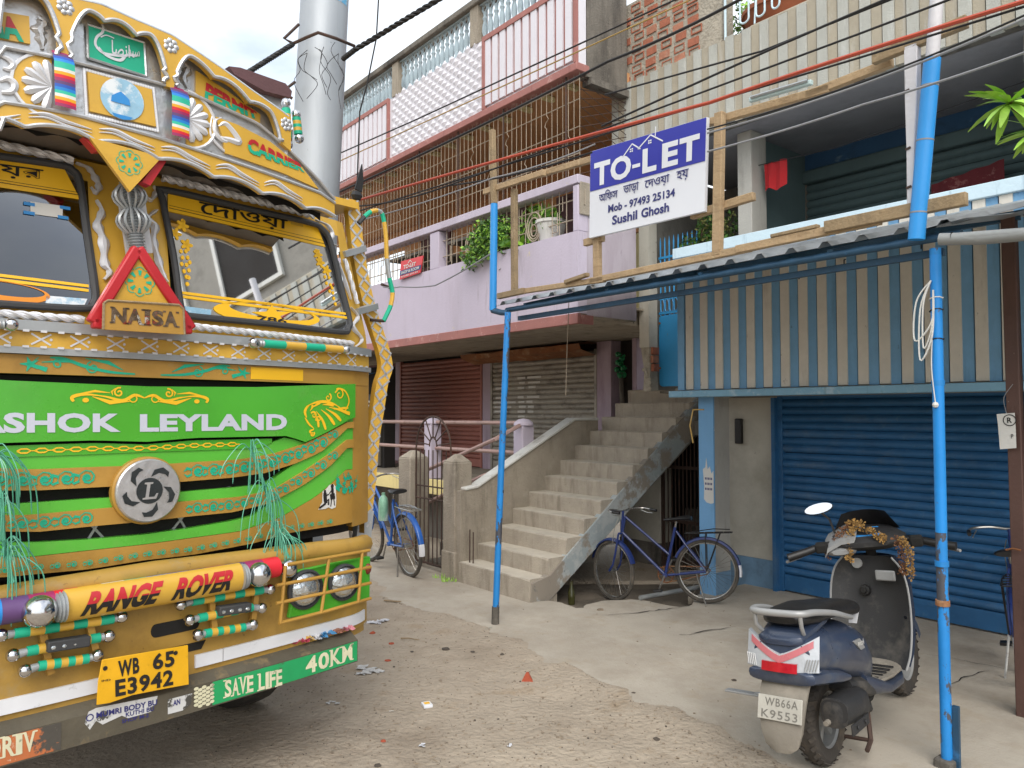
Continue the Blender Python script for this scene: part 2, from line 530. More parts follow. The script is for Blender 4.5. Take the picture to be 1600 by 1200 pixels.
m['caprail'] = mat('white_blue_cap', '#c3d8e2', .75, var=.06, layers=(('#7d98a6', 8, .58, .72, ST, .6),))
m['pillarblue'] = mat('pale_blue_pillar_paint', '#77aad6', .75, var=.08, sc=2, layers=(('#5a7c9a', 2.5, .55, .72, ST, .5), ('#dfe3e4', 5, .64, .67, PAT, .85), ('#4f4c48', 22, .66, .75, PAT, .6)))
m['pillargrey'] = mat('worn_white_pillar_side', '#a8a69f', .85, var=.1, layers=(('#6e6a63', 4, .52, .72, ST, .6),))
m['wallwhite'] = mat('grimy_white_wall', '#b9b5a9', .88, var=.08, sc=2, layers=(('#8b8577', 2, .5, .72, PAT, .5), ('#544f47', 12, .65, .76, PAT, .6)))
m['dado'] = mat('blue_grey_dado', '#6b8ba6', .85, var=.15, layers=(('#4d5a63', 4, .5, .7, PAT, .6),))
m['greywall'] = mat('grey_plaster', '#85827b', .92, var=.12, sc=2, layers=(('#57544e', 2.5, .5, .7, PAT, .6),))
m['shutblue'] = mat('blue_shutter_paint', '#2b608e', .5, m=.0, var=.16, sc=5, bump=.05, spec=.5, layers=(('#123a5c', 3, .55, .72, (1, 1, 3), .5), ('#5f7d92', 14, .58, .74, PAT, .5), ('#7f8a8d', 1.3, .55, .75, PAT, .35)))
m['shutred'] = mat('oxide_red_shutter', '#a3695d', .6, var=.12, sc=4, bump=.05, layers=(('#5a342d', 3, .55, .72, PAT, .5), ('#b58d80', 16, .62, .74, PAT, .4)))
m['shutgrey'] = mat('dirty_steel_shutter', '#a39d92', .6, m=.2, var=.2, sc=4, bump=.05, layers=(('#4d4740', 2.4, .52, .68, PAT, .75), ('#978a74', 8, .6, .72, PAT, .5), ('#c9c6bd', 3, .64, .67, (1, 1, 6), .6)))
m['rust'] = mat('rusted_sheet', '#8a5a38', .85, m=.2, var=.3, sc=4, bump=.4, layers=(('#b59a7a', 4, .52, .68, PAT, .7), ('#4d2c1b', 7, .56, .7, PAT, .8)))
m['wood'] = mat('raw_timber', '#a89070', .85, var=.14, sc=8, bump=.3, bs=60, layers=(('#80694d', 5, .5, .7, (1, 1, 6), .6), ('#c3ae8c', 6, .56, .72, (6, 6, 1), .6), ('#50402c', 24, .66, .76, PAT, .6)))
m['woodgrey'] = mat('weathered_timber', '#8f7c60', .88, var=.18, sc=9, bump=.35, bs=60, layers=(('#5d4e3b', 6, .52, .7, (1, 1, .3), .6), ('#b5a283', 5, .58, .72, PAT, .5)))
m['postblue'] = mat('bright_blue_post_paint', '#1d87d6', .45, var=.06, sc=4, bump=.05, layers=(('#4d4742', 9, .64, .665, (1, 1, .6), .95), ('#7a4630', 12, .69, .71, PAT, .9)))
m['postworn'] = mat('chipped_blue_post_paint', '#1d7ec6', .55, var=.12, sc=5, bump=.1, layers=(('#4a4643', 7, .545, .56, (1, 1, .45), .95), ('#7d4a33', 9, .64, .68, PAT, .9)))
m['pipeblue'] = mat('sky_blue_pipe_paint', '#2c8fd8', .4, var=.05, bump=.02, layers=(('#8fb9d9', 8, .62, .72, ST, .4),))
m['beamblue'] = mat('dull_blue_steel', '#2a4d68', .5, var=.15, m=.1, layers=(('#1c2f3f', 4, .55, .7, PAT, .6), ('#3d7fb5', 6, .6, .7, PAT, .5)))
m['galv'] = mat('galvanised_sheet', '#b3b8bc', .38, m=.75, var=.1, sc=6, bump=.05, layers=(('#6f6c68', 5, .57, .72, PAT, .5),))
m['greypipe'] = mat('grey_white_pipe', '#868989', .5, var=.1, layers=(('#5d5a55', 6, .55, .7, PAT, .6),))
m['whitepole'] = mat('white_pole_paint', '#c9c8cc', .6, var=.06, layers=(('#77736f', 12, .63, .72, ST, .7),))
m['brownpost'] = mat('brown_steel_post', '#5a423b', .6, var=.15, m=.1, layers=(('#38271f', 5, .55, .7, ST, .6), ('#c9c3ba', 9, .68, .69, PAT, .9)))
m['iron'] = mat('rusty_iron_bar', '#4d3d36', .75, m=.3, var=.2, layers=(('#7a4f38', 12, .56, .7, PAT, .6),))
m['ironbeige'] = mat('cream_grille_paint', '#a39684', .6, var=.15, layers=(('#6b4b36', 9, .58, .7, PAT, .6),))
m['pipepink'] = mat('pinkish_rail_paint', '#a58a83', .6, var=.12, layers=(('#6d4d42', 8, .56, .7, PAT, .6),))
m['yellowband'] = mat('pale_yellow_plinth', '#d9c98c', .85, var=.06, layers=(('#9a8c62', 4, .58, .74, ST, .5),))
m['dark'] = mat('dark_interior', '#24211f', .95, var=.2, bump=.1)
m['ceil'] = mat('grey_ceiling', '#8d8c90', .92, var=.08, sc=1.5, layers=(('#5f5e60', 1.5, .5, .7, PAT, .4),))
m['backblue'] = mat('faded_blue_wall', '#35597c', .9, var=.12, sc=1.2, layers=(('#8fa7b5', 2.2, .58, .68, (1, 1, 2), .7), ('#2c4458', 2, .55, .7, PAT, .6)))
m['teal'] = mat('grey_teal_paint', '#566a6c', .85, var=.12, sc=2, layers=(('#45595c', 3, .52, .7, ST, .6),))
m['cable'] = mat('black_cable', '#1c1b1c', .6, var=.1, bump=.05)
m['cablered'] = mat('orange_red_conduit', '#a8452f', .5, var=.1, bump=.02)
m['cablegrey'] = mat('grey_cable', '#85868a', .5, var=.1, bump=.02)
m['cableyel'] = mat('yellow_wire', '#a98b4a', .5, var=.1, bump=.02)
m['steelpole'] = mat('galvanised_pole', '#a4aab0', .5, m=.35, var=.06, sc=2, bump=.03, layers=(('#7d8388', 2.5, .52, .74, (3, 3, .2), .5), ('#5b5a58', 24, .68, .73, PAT, .7)))
m['doorblue'] = mat('sky_blue_sheet_door', '#3b9ad4', .5, var=.07, layers=(('#7f9aa6', 4, .58, .72, ST, .5), ('#8a6a52', 8, .66, .72, PAT, .7)))
m['signblue'] = mat('vinyl_blue', '#2b2f9e', .35, var=.05, sc=1.5, bump=.03, bs=4)
m['signwhite'] = mat('vinyl_white', '#dcdfe6', .35, var=.02, sc=1.5, bump=.03, bs=4)
m['signred'] = mat('vinyl_red', '#c93338', .4, var=.05, bump=.02)
m['signnavy'] = mat('vinyl_navy', '#2b3468', .4, var=.05, bump=.02)
m['ink'] = mat('navy_ink', '#2b2d6e', .4, var=.03, bump=0)
m['black'] = mat('black_ink', '#1a1818', .5, var=.05, bump=0)
m['paper'] = mat('white_paper', '#d0cfca', .8, var=.05)
m['leaf'] = mat('green_leaf', '#4f7a2c', .55, var=.35, sc=9, bump=.1)
m['leafdark'] = mat('dark_leaf', '#33561f', .55, var=.35, sc=9, bump=.1)
m['leafbright'] = mat('bright_leaf', '#97c44c', .5, var=.25, sc=9, bump=.1)
m['leafdry'] = mat('olive_leaf', '#6d7038', .6, var=.3, sc=9, bump=.1)
m['stem'] = mat('plant_stem', '#5a4a33', .8, var=.2)
m['pot'] = mat('clay_pot', '#9a5b40', .85, var=.15)
m['redcloth'] = mat('red_cloth', '#a81f24', .9, var=.15)
m['patterncloth'] = mat('maroon_print_cloth', '#6b2b30', .9, var=.2, layers=(('#a3706a', 14, .56, .62, PAT, .6),))
m['greenbag'] = mat('green_plastic', '#1f7a4d', .3, var=.2)
m['tubelight'] = mat('tube_light_plastic', '#b9cfcf', .4, var=.04)
# ================================================================== ground
def axis_pts(lo, hi, fine_lo, fine_hi, step):
    a = []
    x = fine_lo
    while x < fine_hi: a.append(x); x += step
    st = step
    while x < hi: a.append(x); st *= 1.35; x += st
    a.append(hi)
    st = step; x = fine_lo
    while True:
        st *= 1.35; x -= st
        if x < lo: break
        a.insert(0, x)
    a.insert(0, lo)
    return a
edge_px = [(575, 905), (600, 918), (585, 930), (640, 948), (700, 962), (745, 975), (775, 990), (812, 1003), (850, 1034), (888, 1036), (935, 1064), (975, 1080), (988, 1094), (1055, 1108), (1120, 1138), (1200, 1180), (1290, 1228), (1420, 1300)]
edge_g = [ground(*p) for p in edge_px]
def in_poly(p, x, y):
    c = False; j = len(p) - 1
    for i in range(len(p)):
        if (p[i][1] > y) != (p[j][1] > y) and x < (p[j][0] - p[i][0]) * (y - p[i][1]) / (p[j][1] - p[i][1]) + p[i][0]: c = not c
        j = i
    return c
pad_xy = edge_g + [tuple(f_world(*p).xy) for p in ((3.2, -4.2), (3.6, .3), (-5.5, .3), (-5.5, -1.9))]
def edge_dist(x, y):                     # distance to the pavement's edge, negative on the pavement
    best = 9
    for (ax, ay), (bx, by) in zip(edge_g[:-1], edge_g[1:]):
        dx, dy = bx - ax, by - ay
        t = max(0, min(1, ((x - ax) * dx + (y - ay) * dy) / (dx * dx + dy * dy)))
        best = min(best, math.hypot(x - ax - t * dx, y - ay - t * dy))
    return -best if in_poly(pad_xy, x, y) else best
def gh(x, y):                            # height of the dirt
    z = -.028 + .016 * mnoise.noise((x * 1.3, y * 1.3, 0)) + .010 * mnoise.noise((x * 5, y * 5, 3)) + .005 * mnoise.noise((x * 15, y * 15, 7))
    d = edge_dist(x, y)
    k = max(0, 1 - abs(d) / .45)
    n = .011 * mnoise.noise((x * 4.5, y * 4.5, 11)) + .007 * mnoise.noise((x * 13, y * 13, 5)) + .004 * mnoise.noise((x * 30, y * 30, 2))
    return lerp(z, .001 + n, k * k * (3 - 2 * k)) if d >= 0 else lerp(-.05, .001 + n - .10 * -d, k)
gx = axis_pts(-600, 600, -3.2, 2.8, .045)
gy = axis_pts(-600, 900, 2.6, 8.0, .045)
rows = []
for y in gy:
    r = []
    for x in gx:
        near = abs(x) < 4.2 and 1 < y < 8.2
        z = -.045
        if near:
            u, v = f_local(x, y)
            z = gh(x, y)
            if u > -1.35 and v > -2.5: z = -.2 if v > -2.25 else -.07
            elif u <= -1.35 and v > -2.05: z = -.12
        r.append((x, y, z))
    rows.append(r)
g = MB(); g.grid(rows)
tag(g.build('ground', m['dirt']), kind='structure')

# concrete forecourt with a ragged front edge and two holes by the stairs
def jag(pts, k, amp, seed):
    q = random.Random(seed); out = []
    for a, b in zip(pts[:-1], pts[1:]):
        n = max(2, int(math.dist(a, b) / k))
        for i in range(n):
            t = i / n
            out.append((lerp(a[0], b[0], t) + q.uniform(-amp, amp), lerp(a[1], b[1], t) + q.uniform(-amp, amp)))
    out.append(pts[-1])
    return out
fe = [f_local(*p) for p in jag(edge_g, .07, .022, 3)]
hole_px = [(857, 938), (876, 941), (900, 949), (912, 949), (916, 944), (940, 938), (985, 936), (1003, 937), (1035, 943), (1062, 948), (1078, 946), (1086, 938), (1078, 926)]
hol = jag([fg(*p) for p in hole_px], .06, .010, 5)
pad_poly = list(fe) + [(3.2, -4.2), (9.0, -4.2), (9.0, .3), (-.40, .3), (-.40, -.9)] + hol[::-1] + [(-1.2, -2.2), (-2.42, -2.2), (-2.7, -2.2), (-2.7, -1.9), (-5.5, -1.9)]
def padz(u, v):
    return .012 * mnoise.noise((u * .9, v * .9, 1)) + .004 * mnoise.noise((u * 4, v * 4, 2))
inner_pts = [(u * .22, v * .22) for u in range(-24, 40) for v in range(-19, 2) if in_poly(pad_poly, u * .22, v * .22)]
cd = delaunay_2d_cdt([Vector(p) for p in pad_poly + inner_pts], [], [list(range(len(pad_poly)))], 1, 1e-4)
bm = bmesh.new()
top = [bm.verts.new((p.x, p.y, 0)) for p in cd[0]]
for f in cd[2]: bm.faces.new([top[i] for i in f])
ex = bmesh.ops.extrude_face_region(bm, geom=bm.faces[:])
for v in [x for x in ex['geom'] if isinstance(x, bmesh.types.BMVert)]: v.co.z -= .09
for v in bm.verts:
    if v.co.z > -.04: v.co.z = padz(v.co.x, v.co.y) * (.4 if v.co.y > -.5 else 1) - .004
bmesh.ops.recalc_face_normals(bm, faces=bm.faces)
me = bpy.data.meshes.new('pavement'); bm.to_mesh(me); bm.free()
me.materials.append(m['pad'])
po = bpy.data.objects.new('pavement', me); COL.objects.link(po)
po.location = f_world(0, 0, 0); po.rotation_euler = (0, 0, FROT)
tag(po, kind='structure')
mb = MB(); mb.grid([[(lerp(-2.4, -.2, i / 8), lerp(-2.3, .35, j / 10), -.075 + .012 * mnoise.noise((i * .8, j * .7, 2))) for i in range(9)] for j in range(11)]); pf_ = mb.build('lower_floor', mat('shaded_dirty_floor', '#6b6256', .85, var=.25, sc=4, bump=.4, layers=(('#38322b', 3, .48, .66, PAT, .8),))); pf_.location = f_world(0, 0, 0); pf_.rotation_euler = (0, 0, FROT); tag(pf_, kind='structure')  # floor colour darkened to carry the shade beneath the stairs
# cracks: thin dark sheets lying on the pavement with a raised broken lip
def crack(px, w, seed):
    q = random.Random(seed)
    p = jag([fg(*a) for a in px], .05, .012, seed)
    mb = MB()
    ws = [w * q.uniform(.4, 1.2) * math.sin(math.pi * (i + .6) / (len(p) + .2)) for i in range(len(p))]
    stroke(mb, p, ws, lambda a, b: (a, b, padz(a, b) + .004))
    o = mb.build('pavement_crack', m['dark'])
    o.location = f_world(0, 0, 0); o.rotation_euler = (0, 0, FROT)
    tag(o, kind='structure')
crack([(941, 962), (990, 958), (1040, 952), (1085, 947)], .016, 1)
crack([(1058, 992), (1075, 992), (1100, 986), (1150, 980)], .015, 2)
crack([(1487, 1070), (1510, 1058), (1530, 1050), (1545, 1049)], .014, 3)
crack([(1440, 1020), (1500, 1030), (1560, 1044), (1600, 1052)], .006, 4)
# ================================================================== concrete staircase with parapet
SU0, SU1 = -2.30, -1.18
N_ST, RIS, TRD, SV0 = 12, .1665, .2345, -2.225
st = thing('concrete_staircase', 'weathered concrete staircase with twelve steps climbing beside the pale blue pillar', 'staircase', (-1.75, SV0, 0), 'f')
q = random.Random(4)
for i in range(N_ST):
    v0 = SV0 + TRD * i
    z1 = .205 + RIS * i
    z0 = z1 - RIS - .02 if i else -.05
    mb = MB()
    # worn nosing: front edge in segments with small dents
    nseg = 9
    uR = SU1 + (.55 if i == 11 else 0)
    us = [lerp(SU0 - (.0 if i < 9 else .02), uR, k / nseg) for k in range(nseg + 1)]
    dv = TRD + (.12 if i < 11 else .9)
    prof = []
    for k, u in enumerate(us):
        e = q.uniform(-.004, .004); d = q.uniform(0, .006)
        if k == nseg: e, d = .008, .012
        prof.append([(u, v0 + .004, z0), (u, v0 + e, z1 - .008 - d), (u, v0 + .008 + e + d * .5, z1 - q.uniform(0, .003)), (u, v0 + dv, z1), (u, v0 + dv, z0)])
    mb.loft(prof)
    so_ = mb.build('step', [m['conc_step'], m['conc_dust']], st, ang=20, fix=True)
    for p_ in so_.data.polygons:
        if p_.normal.z > .8: p_.material_index = 1
# sloping slab below the steps with its painted side face
mb = MB()
pr = [(SV0 + .17, -.02), (SV0 + .25, .06), (SV0 + TRD * 11 + .2, .205 + RIS * 11 - .16), (SV0 + TRD * 11 + 1.1, .205 + RIS * 11 - .16), (SV0 + TRD * 11 + 1.1, 1.72), (SV0 + TRD * 11 + .33, 1.72), (SV0 + .29, -.02)]
mb.prism(pr, lambda a, b, t: (t, a, b), SU0 + .02, SU1 - .05)
mb.build('stair_slab', m['greywall'], st, fix=True)
m['stringer'] = mat('peeling_blue_white_stringer', '#97a0a2', .85, var=.1, layers=(('#aeb2b1', 3.2, .5, .56, PAT, .8), ('#8a8175', 2.2, .48, .54, PAT, .95), ('#4b5358', 14, .62, .72, PAT, .6)))
mb = MB()
mb.prism([(SV0 + .02, -.03), (SV0 + .03, .17), (SV0 + .26, .22), (SV0 + TRD * 11 + .05, .205 + RIS * 10.75), (SV0 + TRD * 11 + 1.1, .205 + RIS * 10.75), (SV0 + TRD * 11 + 1.1, 1.66), (SV0 + TRD * 11 + .02, 1.6), (SV0 + .25, -.03)], lambda a, b, t: (t, a, b), SU1 - .06, SU1 + .012)
mb.build('stringer', m['stringer'], st, fix=True, bevel=.008)
# parapet on the left with a paler coping
PV = [(SV0 - .02, 1.06), (-2.0, 1.06), (-.56, 1.70), (-.34, 1.70), (-.34, .9), (-.34, .5), (SV0 - .02, -.05)]
mb = MB(); mb.prism([(-2.22, .93), (-2.0, .95), (-.58, 1.655), (-.2, 1.655), (-.2, -.02), (-2.22, -.05)], lambda a, b, t: (t, a, b), SU0 - .115, SU0 + .004)
mb.build('parapet_wall', m['conc'], st, fix=True)
mb = MB(); mb.prism([(-2.16, .965), (-2.0, .985), (-.60, 1.69), (-.2, 1.69), (-.2, 1.658), (-.585, 1.658), (-2.0, .952), (-2.16, .935)], lambda a, b, t: (t, a, b), SU0 - .135, SU0 + .02)
mb.build('coping', m['white_cap'], st, fix=True, bevel=.01)
# rebar stubs rising from the first tread
for du, h in ((.10, .34), (.16, .32)):
    mb = MB(); mb.tube([(SU0 + du, SV0 + .06, .2), (SU0 + du - .012, SV0 + .07, .2 + h)], .007, 6)
    mb.build('rebar_stub', m['iron'], st)

# gate pillars ------------------------------------------------------
def gate_pillar(u0, v0, w, h, lab):
    t = thing('gate_pillar', lab, 'pillar', (u0 - w / 2, v0 + w / 2, 0), 'f', 'concrete gate pillars')
    mb = MB()
    mb.box(u0 - w, u0, v0, v0 + w, .28, h)
    mb.hexa([(u0 - w, v0, h), (u0, v0, h), (u0, v0 + w, h), (u0 - w, v0 + w, h)], [(u0 - w * .62, v0 + w * .38, h + .085), (u0 - w * .38, v0 + w * .38, h + .085), (u0 - w * .38, v0 + w * .62, h + .085), (u0 - w * .62, v0 + w * .62, h + .085)])
    mb.build('shaft', m['conc'], t, bevel=.012)
    mb = MB(); mb.box(u0 - w - .012, u0 + .012, v0 - .012, v0 + w + .012, -.15, .29); mb.build('plinth', m['conc'], t, bevel=.012)
gate_pillar(-2.372, -2.239, .225, 1.225, 'weathered concrete gate pillar joined to the foot of the stair parapet')
gate_pillar(-3.36, -2.19, .26, 1.225, 'weathered concrete gate pillar standing behind the parked blue bicycle')
# iron gate with a fan-shaped arch
gt = thing('iron_gate', 'narrow rusty iron bar gate with fan arch between the concrete pillars', 'gate', (-3.0, -2.12, 0), 'f')
gv, gl, gr = -2.12, -3.335, -2.62
mb = MB(); mb.tube([(gl, gv, .02), (gl, gv, 1.35)] + [((gl + gr) / 2 - (gr - gl) / 2 * math.cos(math.pi * i / 16), gv, 1.35 + .36 * math.sin(math.pi * i / 16)) for i in range(1, 16)] + [(gr, gv, 1.35), (gr, gv, .02)], .011, 6)
mb.tube([(gl, gv, .06), (gr, gv, .06)], .012, 6); mb.tube([(gl, gv, .78), (gr, gv, .78)], .009, 6); mb.tube([(gl, gv, .92), (gr, gv, .92)], .009, 6)
mb.build('gate_frame', m['iron'], gt)
for i in range(1, 8):
    u = lerp(gl, gr, i / 8)
    mb = MB(); mb.tube([(u, gv, .06), (u, gv, 1.33)], .0075, 5); mb.build('bar', m['iron'], gt)
cu, cz = (gl + gr) / 2, 1.37
mb = MB()
mb.tube([(cu + .075 * math.cos(math.pi * i / 10), gv, cz + .11 * math.sin(math.pi * i / 10)) for i in range(11)], .009, 6)
mb.build('fan_hub', m['iron'], gt)
for k in range(7):
    a = math.pi * (.06 + .88 * k / 6)
    mb = MB(); mb.tube([(cu + .07 * math.cos(a), gv, cz + .09 * math.sin(a)), (cu + .35 * math.cos(a), gv, 1.35 + .355 * math.sin(a))], .008, 5); mb.build('spoke', m['iron'], gt)

# ================================================================== lilac building
pb = thing('lilac_building', 'three tier lilac and brown building with grilled balcony and baluster roof terrace', 'building', (-4.5, -.5, 0), 'f')
BL, BR, BV = -10.5, -1.16, -1.6          # left end, right end, balcony front
WV = .5                                 # ground floor front wall
W5 = (WV - FC[1]) / (-.5 - FC[1])
def w5(u): return FC[0] + (u - FC[0]) * W5
ZB, ZF = 2.70, 2.86                      # balcony slab
def pbx(name, mt, *a, bevel=0, parent=None):
    mb = MB(); mb.box(*a); return mb.build(name, mt, parent or pb, bevel=bevel)
pbx('wall', m['maroonwall'], -11, w5(-6.47), WV + .12, WV + .3, 0, ZB)
pbx('wall', m['maroonwall'], w5(-6.47), w5(-3.9), WV + .16, WV + .3, 2.52, ZB)
pbx('wall', m['maroonwall'], w5(-6.47), w5(-1.3), WV + .22, WV + .42, .86, ZB)
for a, b in ((-6.60, -6.45), (-4.215, -4.02), (-1.99, -1.76), (-1.44, -1.375)):
    pbx('wall_pier', m['pinkwall'], w5(a), w5(b), WV - .03, WV + .3, .86, ZB, bevel=.008)
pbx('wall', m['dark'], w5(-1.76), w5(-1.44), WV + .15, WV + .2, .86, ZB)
# slab and soffit, red edge stripe
pbx('balcony_slab', m['conc'], BL, BR - .006, BV + .03, -.76, ZB + .004, ZF, bevel=.01)
pbx('balcony_slab', m['conc'], BL, -1.40, -.759, WV + .4, ZB + .004, ZF)
pbx('slab_edge', m['red_trim'], BL, BR + .004, BV - .012, BV + .035, ZB - .07, ZB + .035, bevel=.006)
pbx('slab_edge', m['red_trim'], BR - .02, BR + .01, BV + .036, BV + .2, ZB - .07, ZB + .02)
# lilac parapet band: front and right side
pbx('parapet_wall', m['lilac'], BL, BR, BV, BV + .12, ZB + .036, 3.555)
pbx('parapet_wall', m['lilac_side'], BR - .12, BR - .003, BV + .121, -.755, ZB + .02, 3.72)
# posts and top beam of the opening
for a, b in ((-3.885, -3.68), (-1.235, BR), (-6.3, -6.1)):
    pbx('balcony_post', m['lilac'], a, b, BV + .002, BV + .14, 3.556, 4.02, bevel=.008)
pbx('balcony_post', m['conc'], BR - .07, BR + .02, BV + .02, BV + .3, 3.72, 4.05, bevel=.008)
pbx('top_beam', m['lilac'], BL, BR + .012, BV - .012, BV + .16, 4.03, 4.12, bevel=.008)
pbx('top_beam', m['conc'], BR - .13, BR + .006, BV + .161, -.755, 4.0, 4.1, bevel=.008)
# first floor back wall, cream with maroon doors, brown above
pbx('back_wall', m['cream'], w5(-6.38), -1.42, WV + .02, WV + .2, ZF, 4.05)
pbx('back_wall', m['brown'], w5(-6.38), -1.4, WV, WV + .2, 4.055, 5.16)
pbx('back_wall', m['brown'], -11.0, w5(-6.385), WV, WV + .2, 4.86, 5.16)
pbx('back_wall', m['cream'], -11.0, w5(-6.385), WV + .02, WV + .2, ZF, 3.72)
pbx('balcony_floor', m['conc'], BL, BR - .13, BV + .13, WV, ZF, ZF + .02)
def door(parent, u0, u1, z0, z1, v, leaf, frame):
    d = pbx('door', leaf, u0, u1, v - .03, v, z0, z1, parent=parent)
    k = 3
    for i in range(k):
        for s in (0, 1):
            a = lerp(u0, u1, s * .5) + .04; b = lerp(u0, u1, s * .5 + .5) - .04
            mb = MB(); mb.box(a, b, v - .045, v - .03, lerp(z0, z1, i / k) + .05, lerp(z0, z1, (i + 1) / k) - .05)
            mb.build('panel', leaf, d, bevel=.008)
    mb = MB(); mb.box(u0 - .06, u0, v - .06, v, z0, z1 + .06); mb.box(u1, u1 + .06, v - .06, v, z0, z1 + .06); mb.box(u0, u1, v - .06, v, z1, z1 + .06)
    mb.build('door_frame', frame, d)
for a, b, tz in ((-5.75, -5.05, 4.86), (-4.1, -3.3, 4.86), (-2.6, -1.75, 4.75)):
    door(pb, w5(a), w5(b), ZF + .02, tz, WV, m['maroonwall'], m['maroonwall'])
# horizontal sunshade below the brown wall
pbx('sunshade', m['conc_dark'], -5.9, -4.9, -1.05, WV, 4.03, 4.07)
pbx('sunshade', m['conc_dark'], -4.3, -3.1, -1.05, WV, 4.03, 4.07)
# roof slab and the panelled roof parapet
RZ0, RZ1 = 5.19, 6.10
pbx('roof_slab', m['brown'], BL, BR - .01, BV + .15, WV + .2, RZ0 + .03, RZ0 + .16)
pbx('roof_edge', m['red_trim'], BL, BR + .01, BV - .02, BV + .16, RZ0 - .02, RZ0 + .06, bevel=.008)
pbx('roof_side_wall', m['conc_dark'], BR - .12, BR + .004, BV + .13, -.885, RZ0 - .05, RZ1 + .7)
pbx('roof_side_edge', m['conc_dark'], BR - .1, BR + .03, BV + .165, -.885, RZ0 - .12, RZ0 - .051)
rpanel = pbx('roof_parapet', m['white'], BL, BR, BV + .02, BV + .12, RZ0 + .061, RZ1)
# brackets of the soffit
br_me = MB().bar((0, 0, 0), (0, .16, 0), .05, .05).mesh('bracket', m['cream'])
for i in range(17):
    piece('bracket', br_me, pb, (BR - .35 - i * .38, BV + .17, RZ0 - .01))
# diamond tiles
dm = MB(); a_, b_ = .066, .050
dm.add([(-a_, 0, 0), (0, 0, -b_), (a_, 0, 0), (0, 0, b_), (0, -.02, 0)], [(0, 1, 4), (1, 2, 4), (2, 3, 4), (3, 0, 4)])
dia = dm.mesh('diamond_tile', m['white'], ang=0)
U0D, U1D = -4.93, -2.76
nd = 13
for r_ in range(14):
    for c_ in range(nd):
        u = U0D + .085 + c_ * (U1D - U0D - .17) / (nd - 1) + (0.083 if r_ % 2 else 0)
        if u > U1D - .05: continue
        piece('tile', dia, rpanel, (u, BV + .019, RZ0 + .115 + r_ * .0615))
# red and white ribbed fields
rb = MB(); rb.box(-.048, .048, -.028, 0, RZ0 + .10, RZ1 - .05)
ribm = rb.mesh('white_rib', m['white'])
gm = MB(); gm.box(-.028, .028, -.008, 0, RZ0 + .10, RZ1 - .05)
grm = gm.mesh('red_groove', m['red_trim'])
def ribs(u0, u1, n):
    w = (u1 - u0) / n
    for i in range(n):
        piece('rib', ribm, rpanel, (u0 + w * (i + .36), BV + .019, 0))
        piece('groove', grm, rpanel, (u0 + w * (i + .86), BV + .019, 0))
    mb = MB()
    mb.box(u0 - .05, u1 + .03, BV - .02, BV + .019, RZ1 - .049, RZ1 + .01); mb.box(u0 - .05, u0, BV - .02, BV + .019, RZ0 + .062, RZ1 - .05); mb.box(u1, u1 + .03, BV - .02, BV + .019, RZ0 + .062, RZ1 - .05)
    mb.build('red_border', m['red_trim'], rpanel)
ribs(-2.70, BR - .035, 11)
ribs(-6.6, -4.98, 12)
# baluster screen above
cop = pbx('terrace_coping', m['conc_dark'], BL, BR + .02, BV - .03, BV + .17, 6.56, 6.64, bevel=.015)
posts_u = [-6.7, -4.88, -3.02, BR - .16]
for u in posts_u: pbx('terrace_post', m['conc'], u, u + .16, BV + .005, BV + .15, RZ1 + .002, 6.56)
bp = [(.030, 0), (.034, .03), (.02, .06), (.036, .12), (.03, .2), (.018, .25), (.032, .28), (.018, .31), (.026, .36)]
balm = MB().lathe(bp, n=7).mesh('baluster', m['bluewash'])
ring = MB().tube([(.045 * math.cos(2 * math.pi * i / 10), 0, .045 * math.sin(2 * math.pi * i / 10)) for i in range(10)], .014, 5, closed=True).mesh('ring', m['bluewash'])
for a, b in zip(posts_u[:-1], posts_u[1:]):
    n = int((b - a - .16) / .103)
    scr = pbx('baluster_rail', m['bluewash'], a + .16, b, BV + .03, BV + .1, 6.545, 6.558)
    for i in range(n):
        u = a + .16 + (i + .5) * (b - a - .16) / n
        piece('baluster', balm, scr, (u, BV + .07, RZ1 + .002))
        piece('ring', ring, scr, (u, BV + .07, 6.505))
# balcony grilles
def grille(name, u0, u1, z0, z1, v, step, hz, mt, deco=True):
    mb = MB()
    n = int((u1 - u0) / step)
    for i in range(n + 1):
        u = u0 + (u1 - u0) * i / n
        if deco and i % 4 == 2:
            zm = lerp(z0, z1, .35 + .3 * ((i // 4) % 2))
            mb.tube([(u, v, z0), (u, v, zm - .07), (u - .03, v, zm - .04), (u - .012, v, zm), (u + .03, v, zm + .03), (u, v, zm + .07), (u, v, z1)], .0036, 4)
        else:
            mb.tube([(u, v, z0), (u, v, z1)], .0034, 4)
    for z in hz: mb.tube([(u0, v, z), (u1, v, z)], .0055, 4)
    return tag(mb.build(name, mt, pb, ang=60), kind='stuff')
grille('grille_bars', -6.9, BR - .02, 4.13, RZ0 - .02, BV + .05, .083, [4.35, 4.62, 4.9, 5.1], m['ironbeige'])
for u in (-6.0, -5.1, -4.2, -3.3, -2.4, BR - .2):
    mb = MB(); mb.tube([(u, BV + .03, 4.13), (u, BV + .03, RZ0 - .02)], .011, 6); mb.build('grille_upright', m['iron'], pb)
mb = MB()                                # lattice on the right-hand side of the cage
for k in range(11):
    z = 4.14 + k * .095
    mb.tube([(BR - .02, BV + .06, z), (BR - .02, -.55, min(z + .35, 5.15))], .0045, 4)
    mb.tube([(BR - .02, BV + .06, min(z + .3, 5.15)), (BR - .02, -.55, max(z - .05, 4.13))], .0045, 4)
tag(mb.build('side_lattice', m['iron'], pb), kind='stuff')
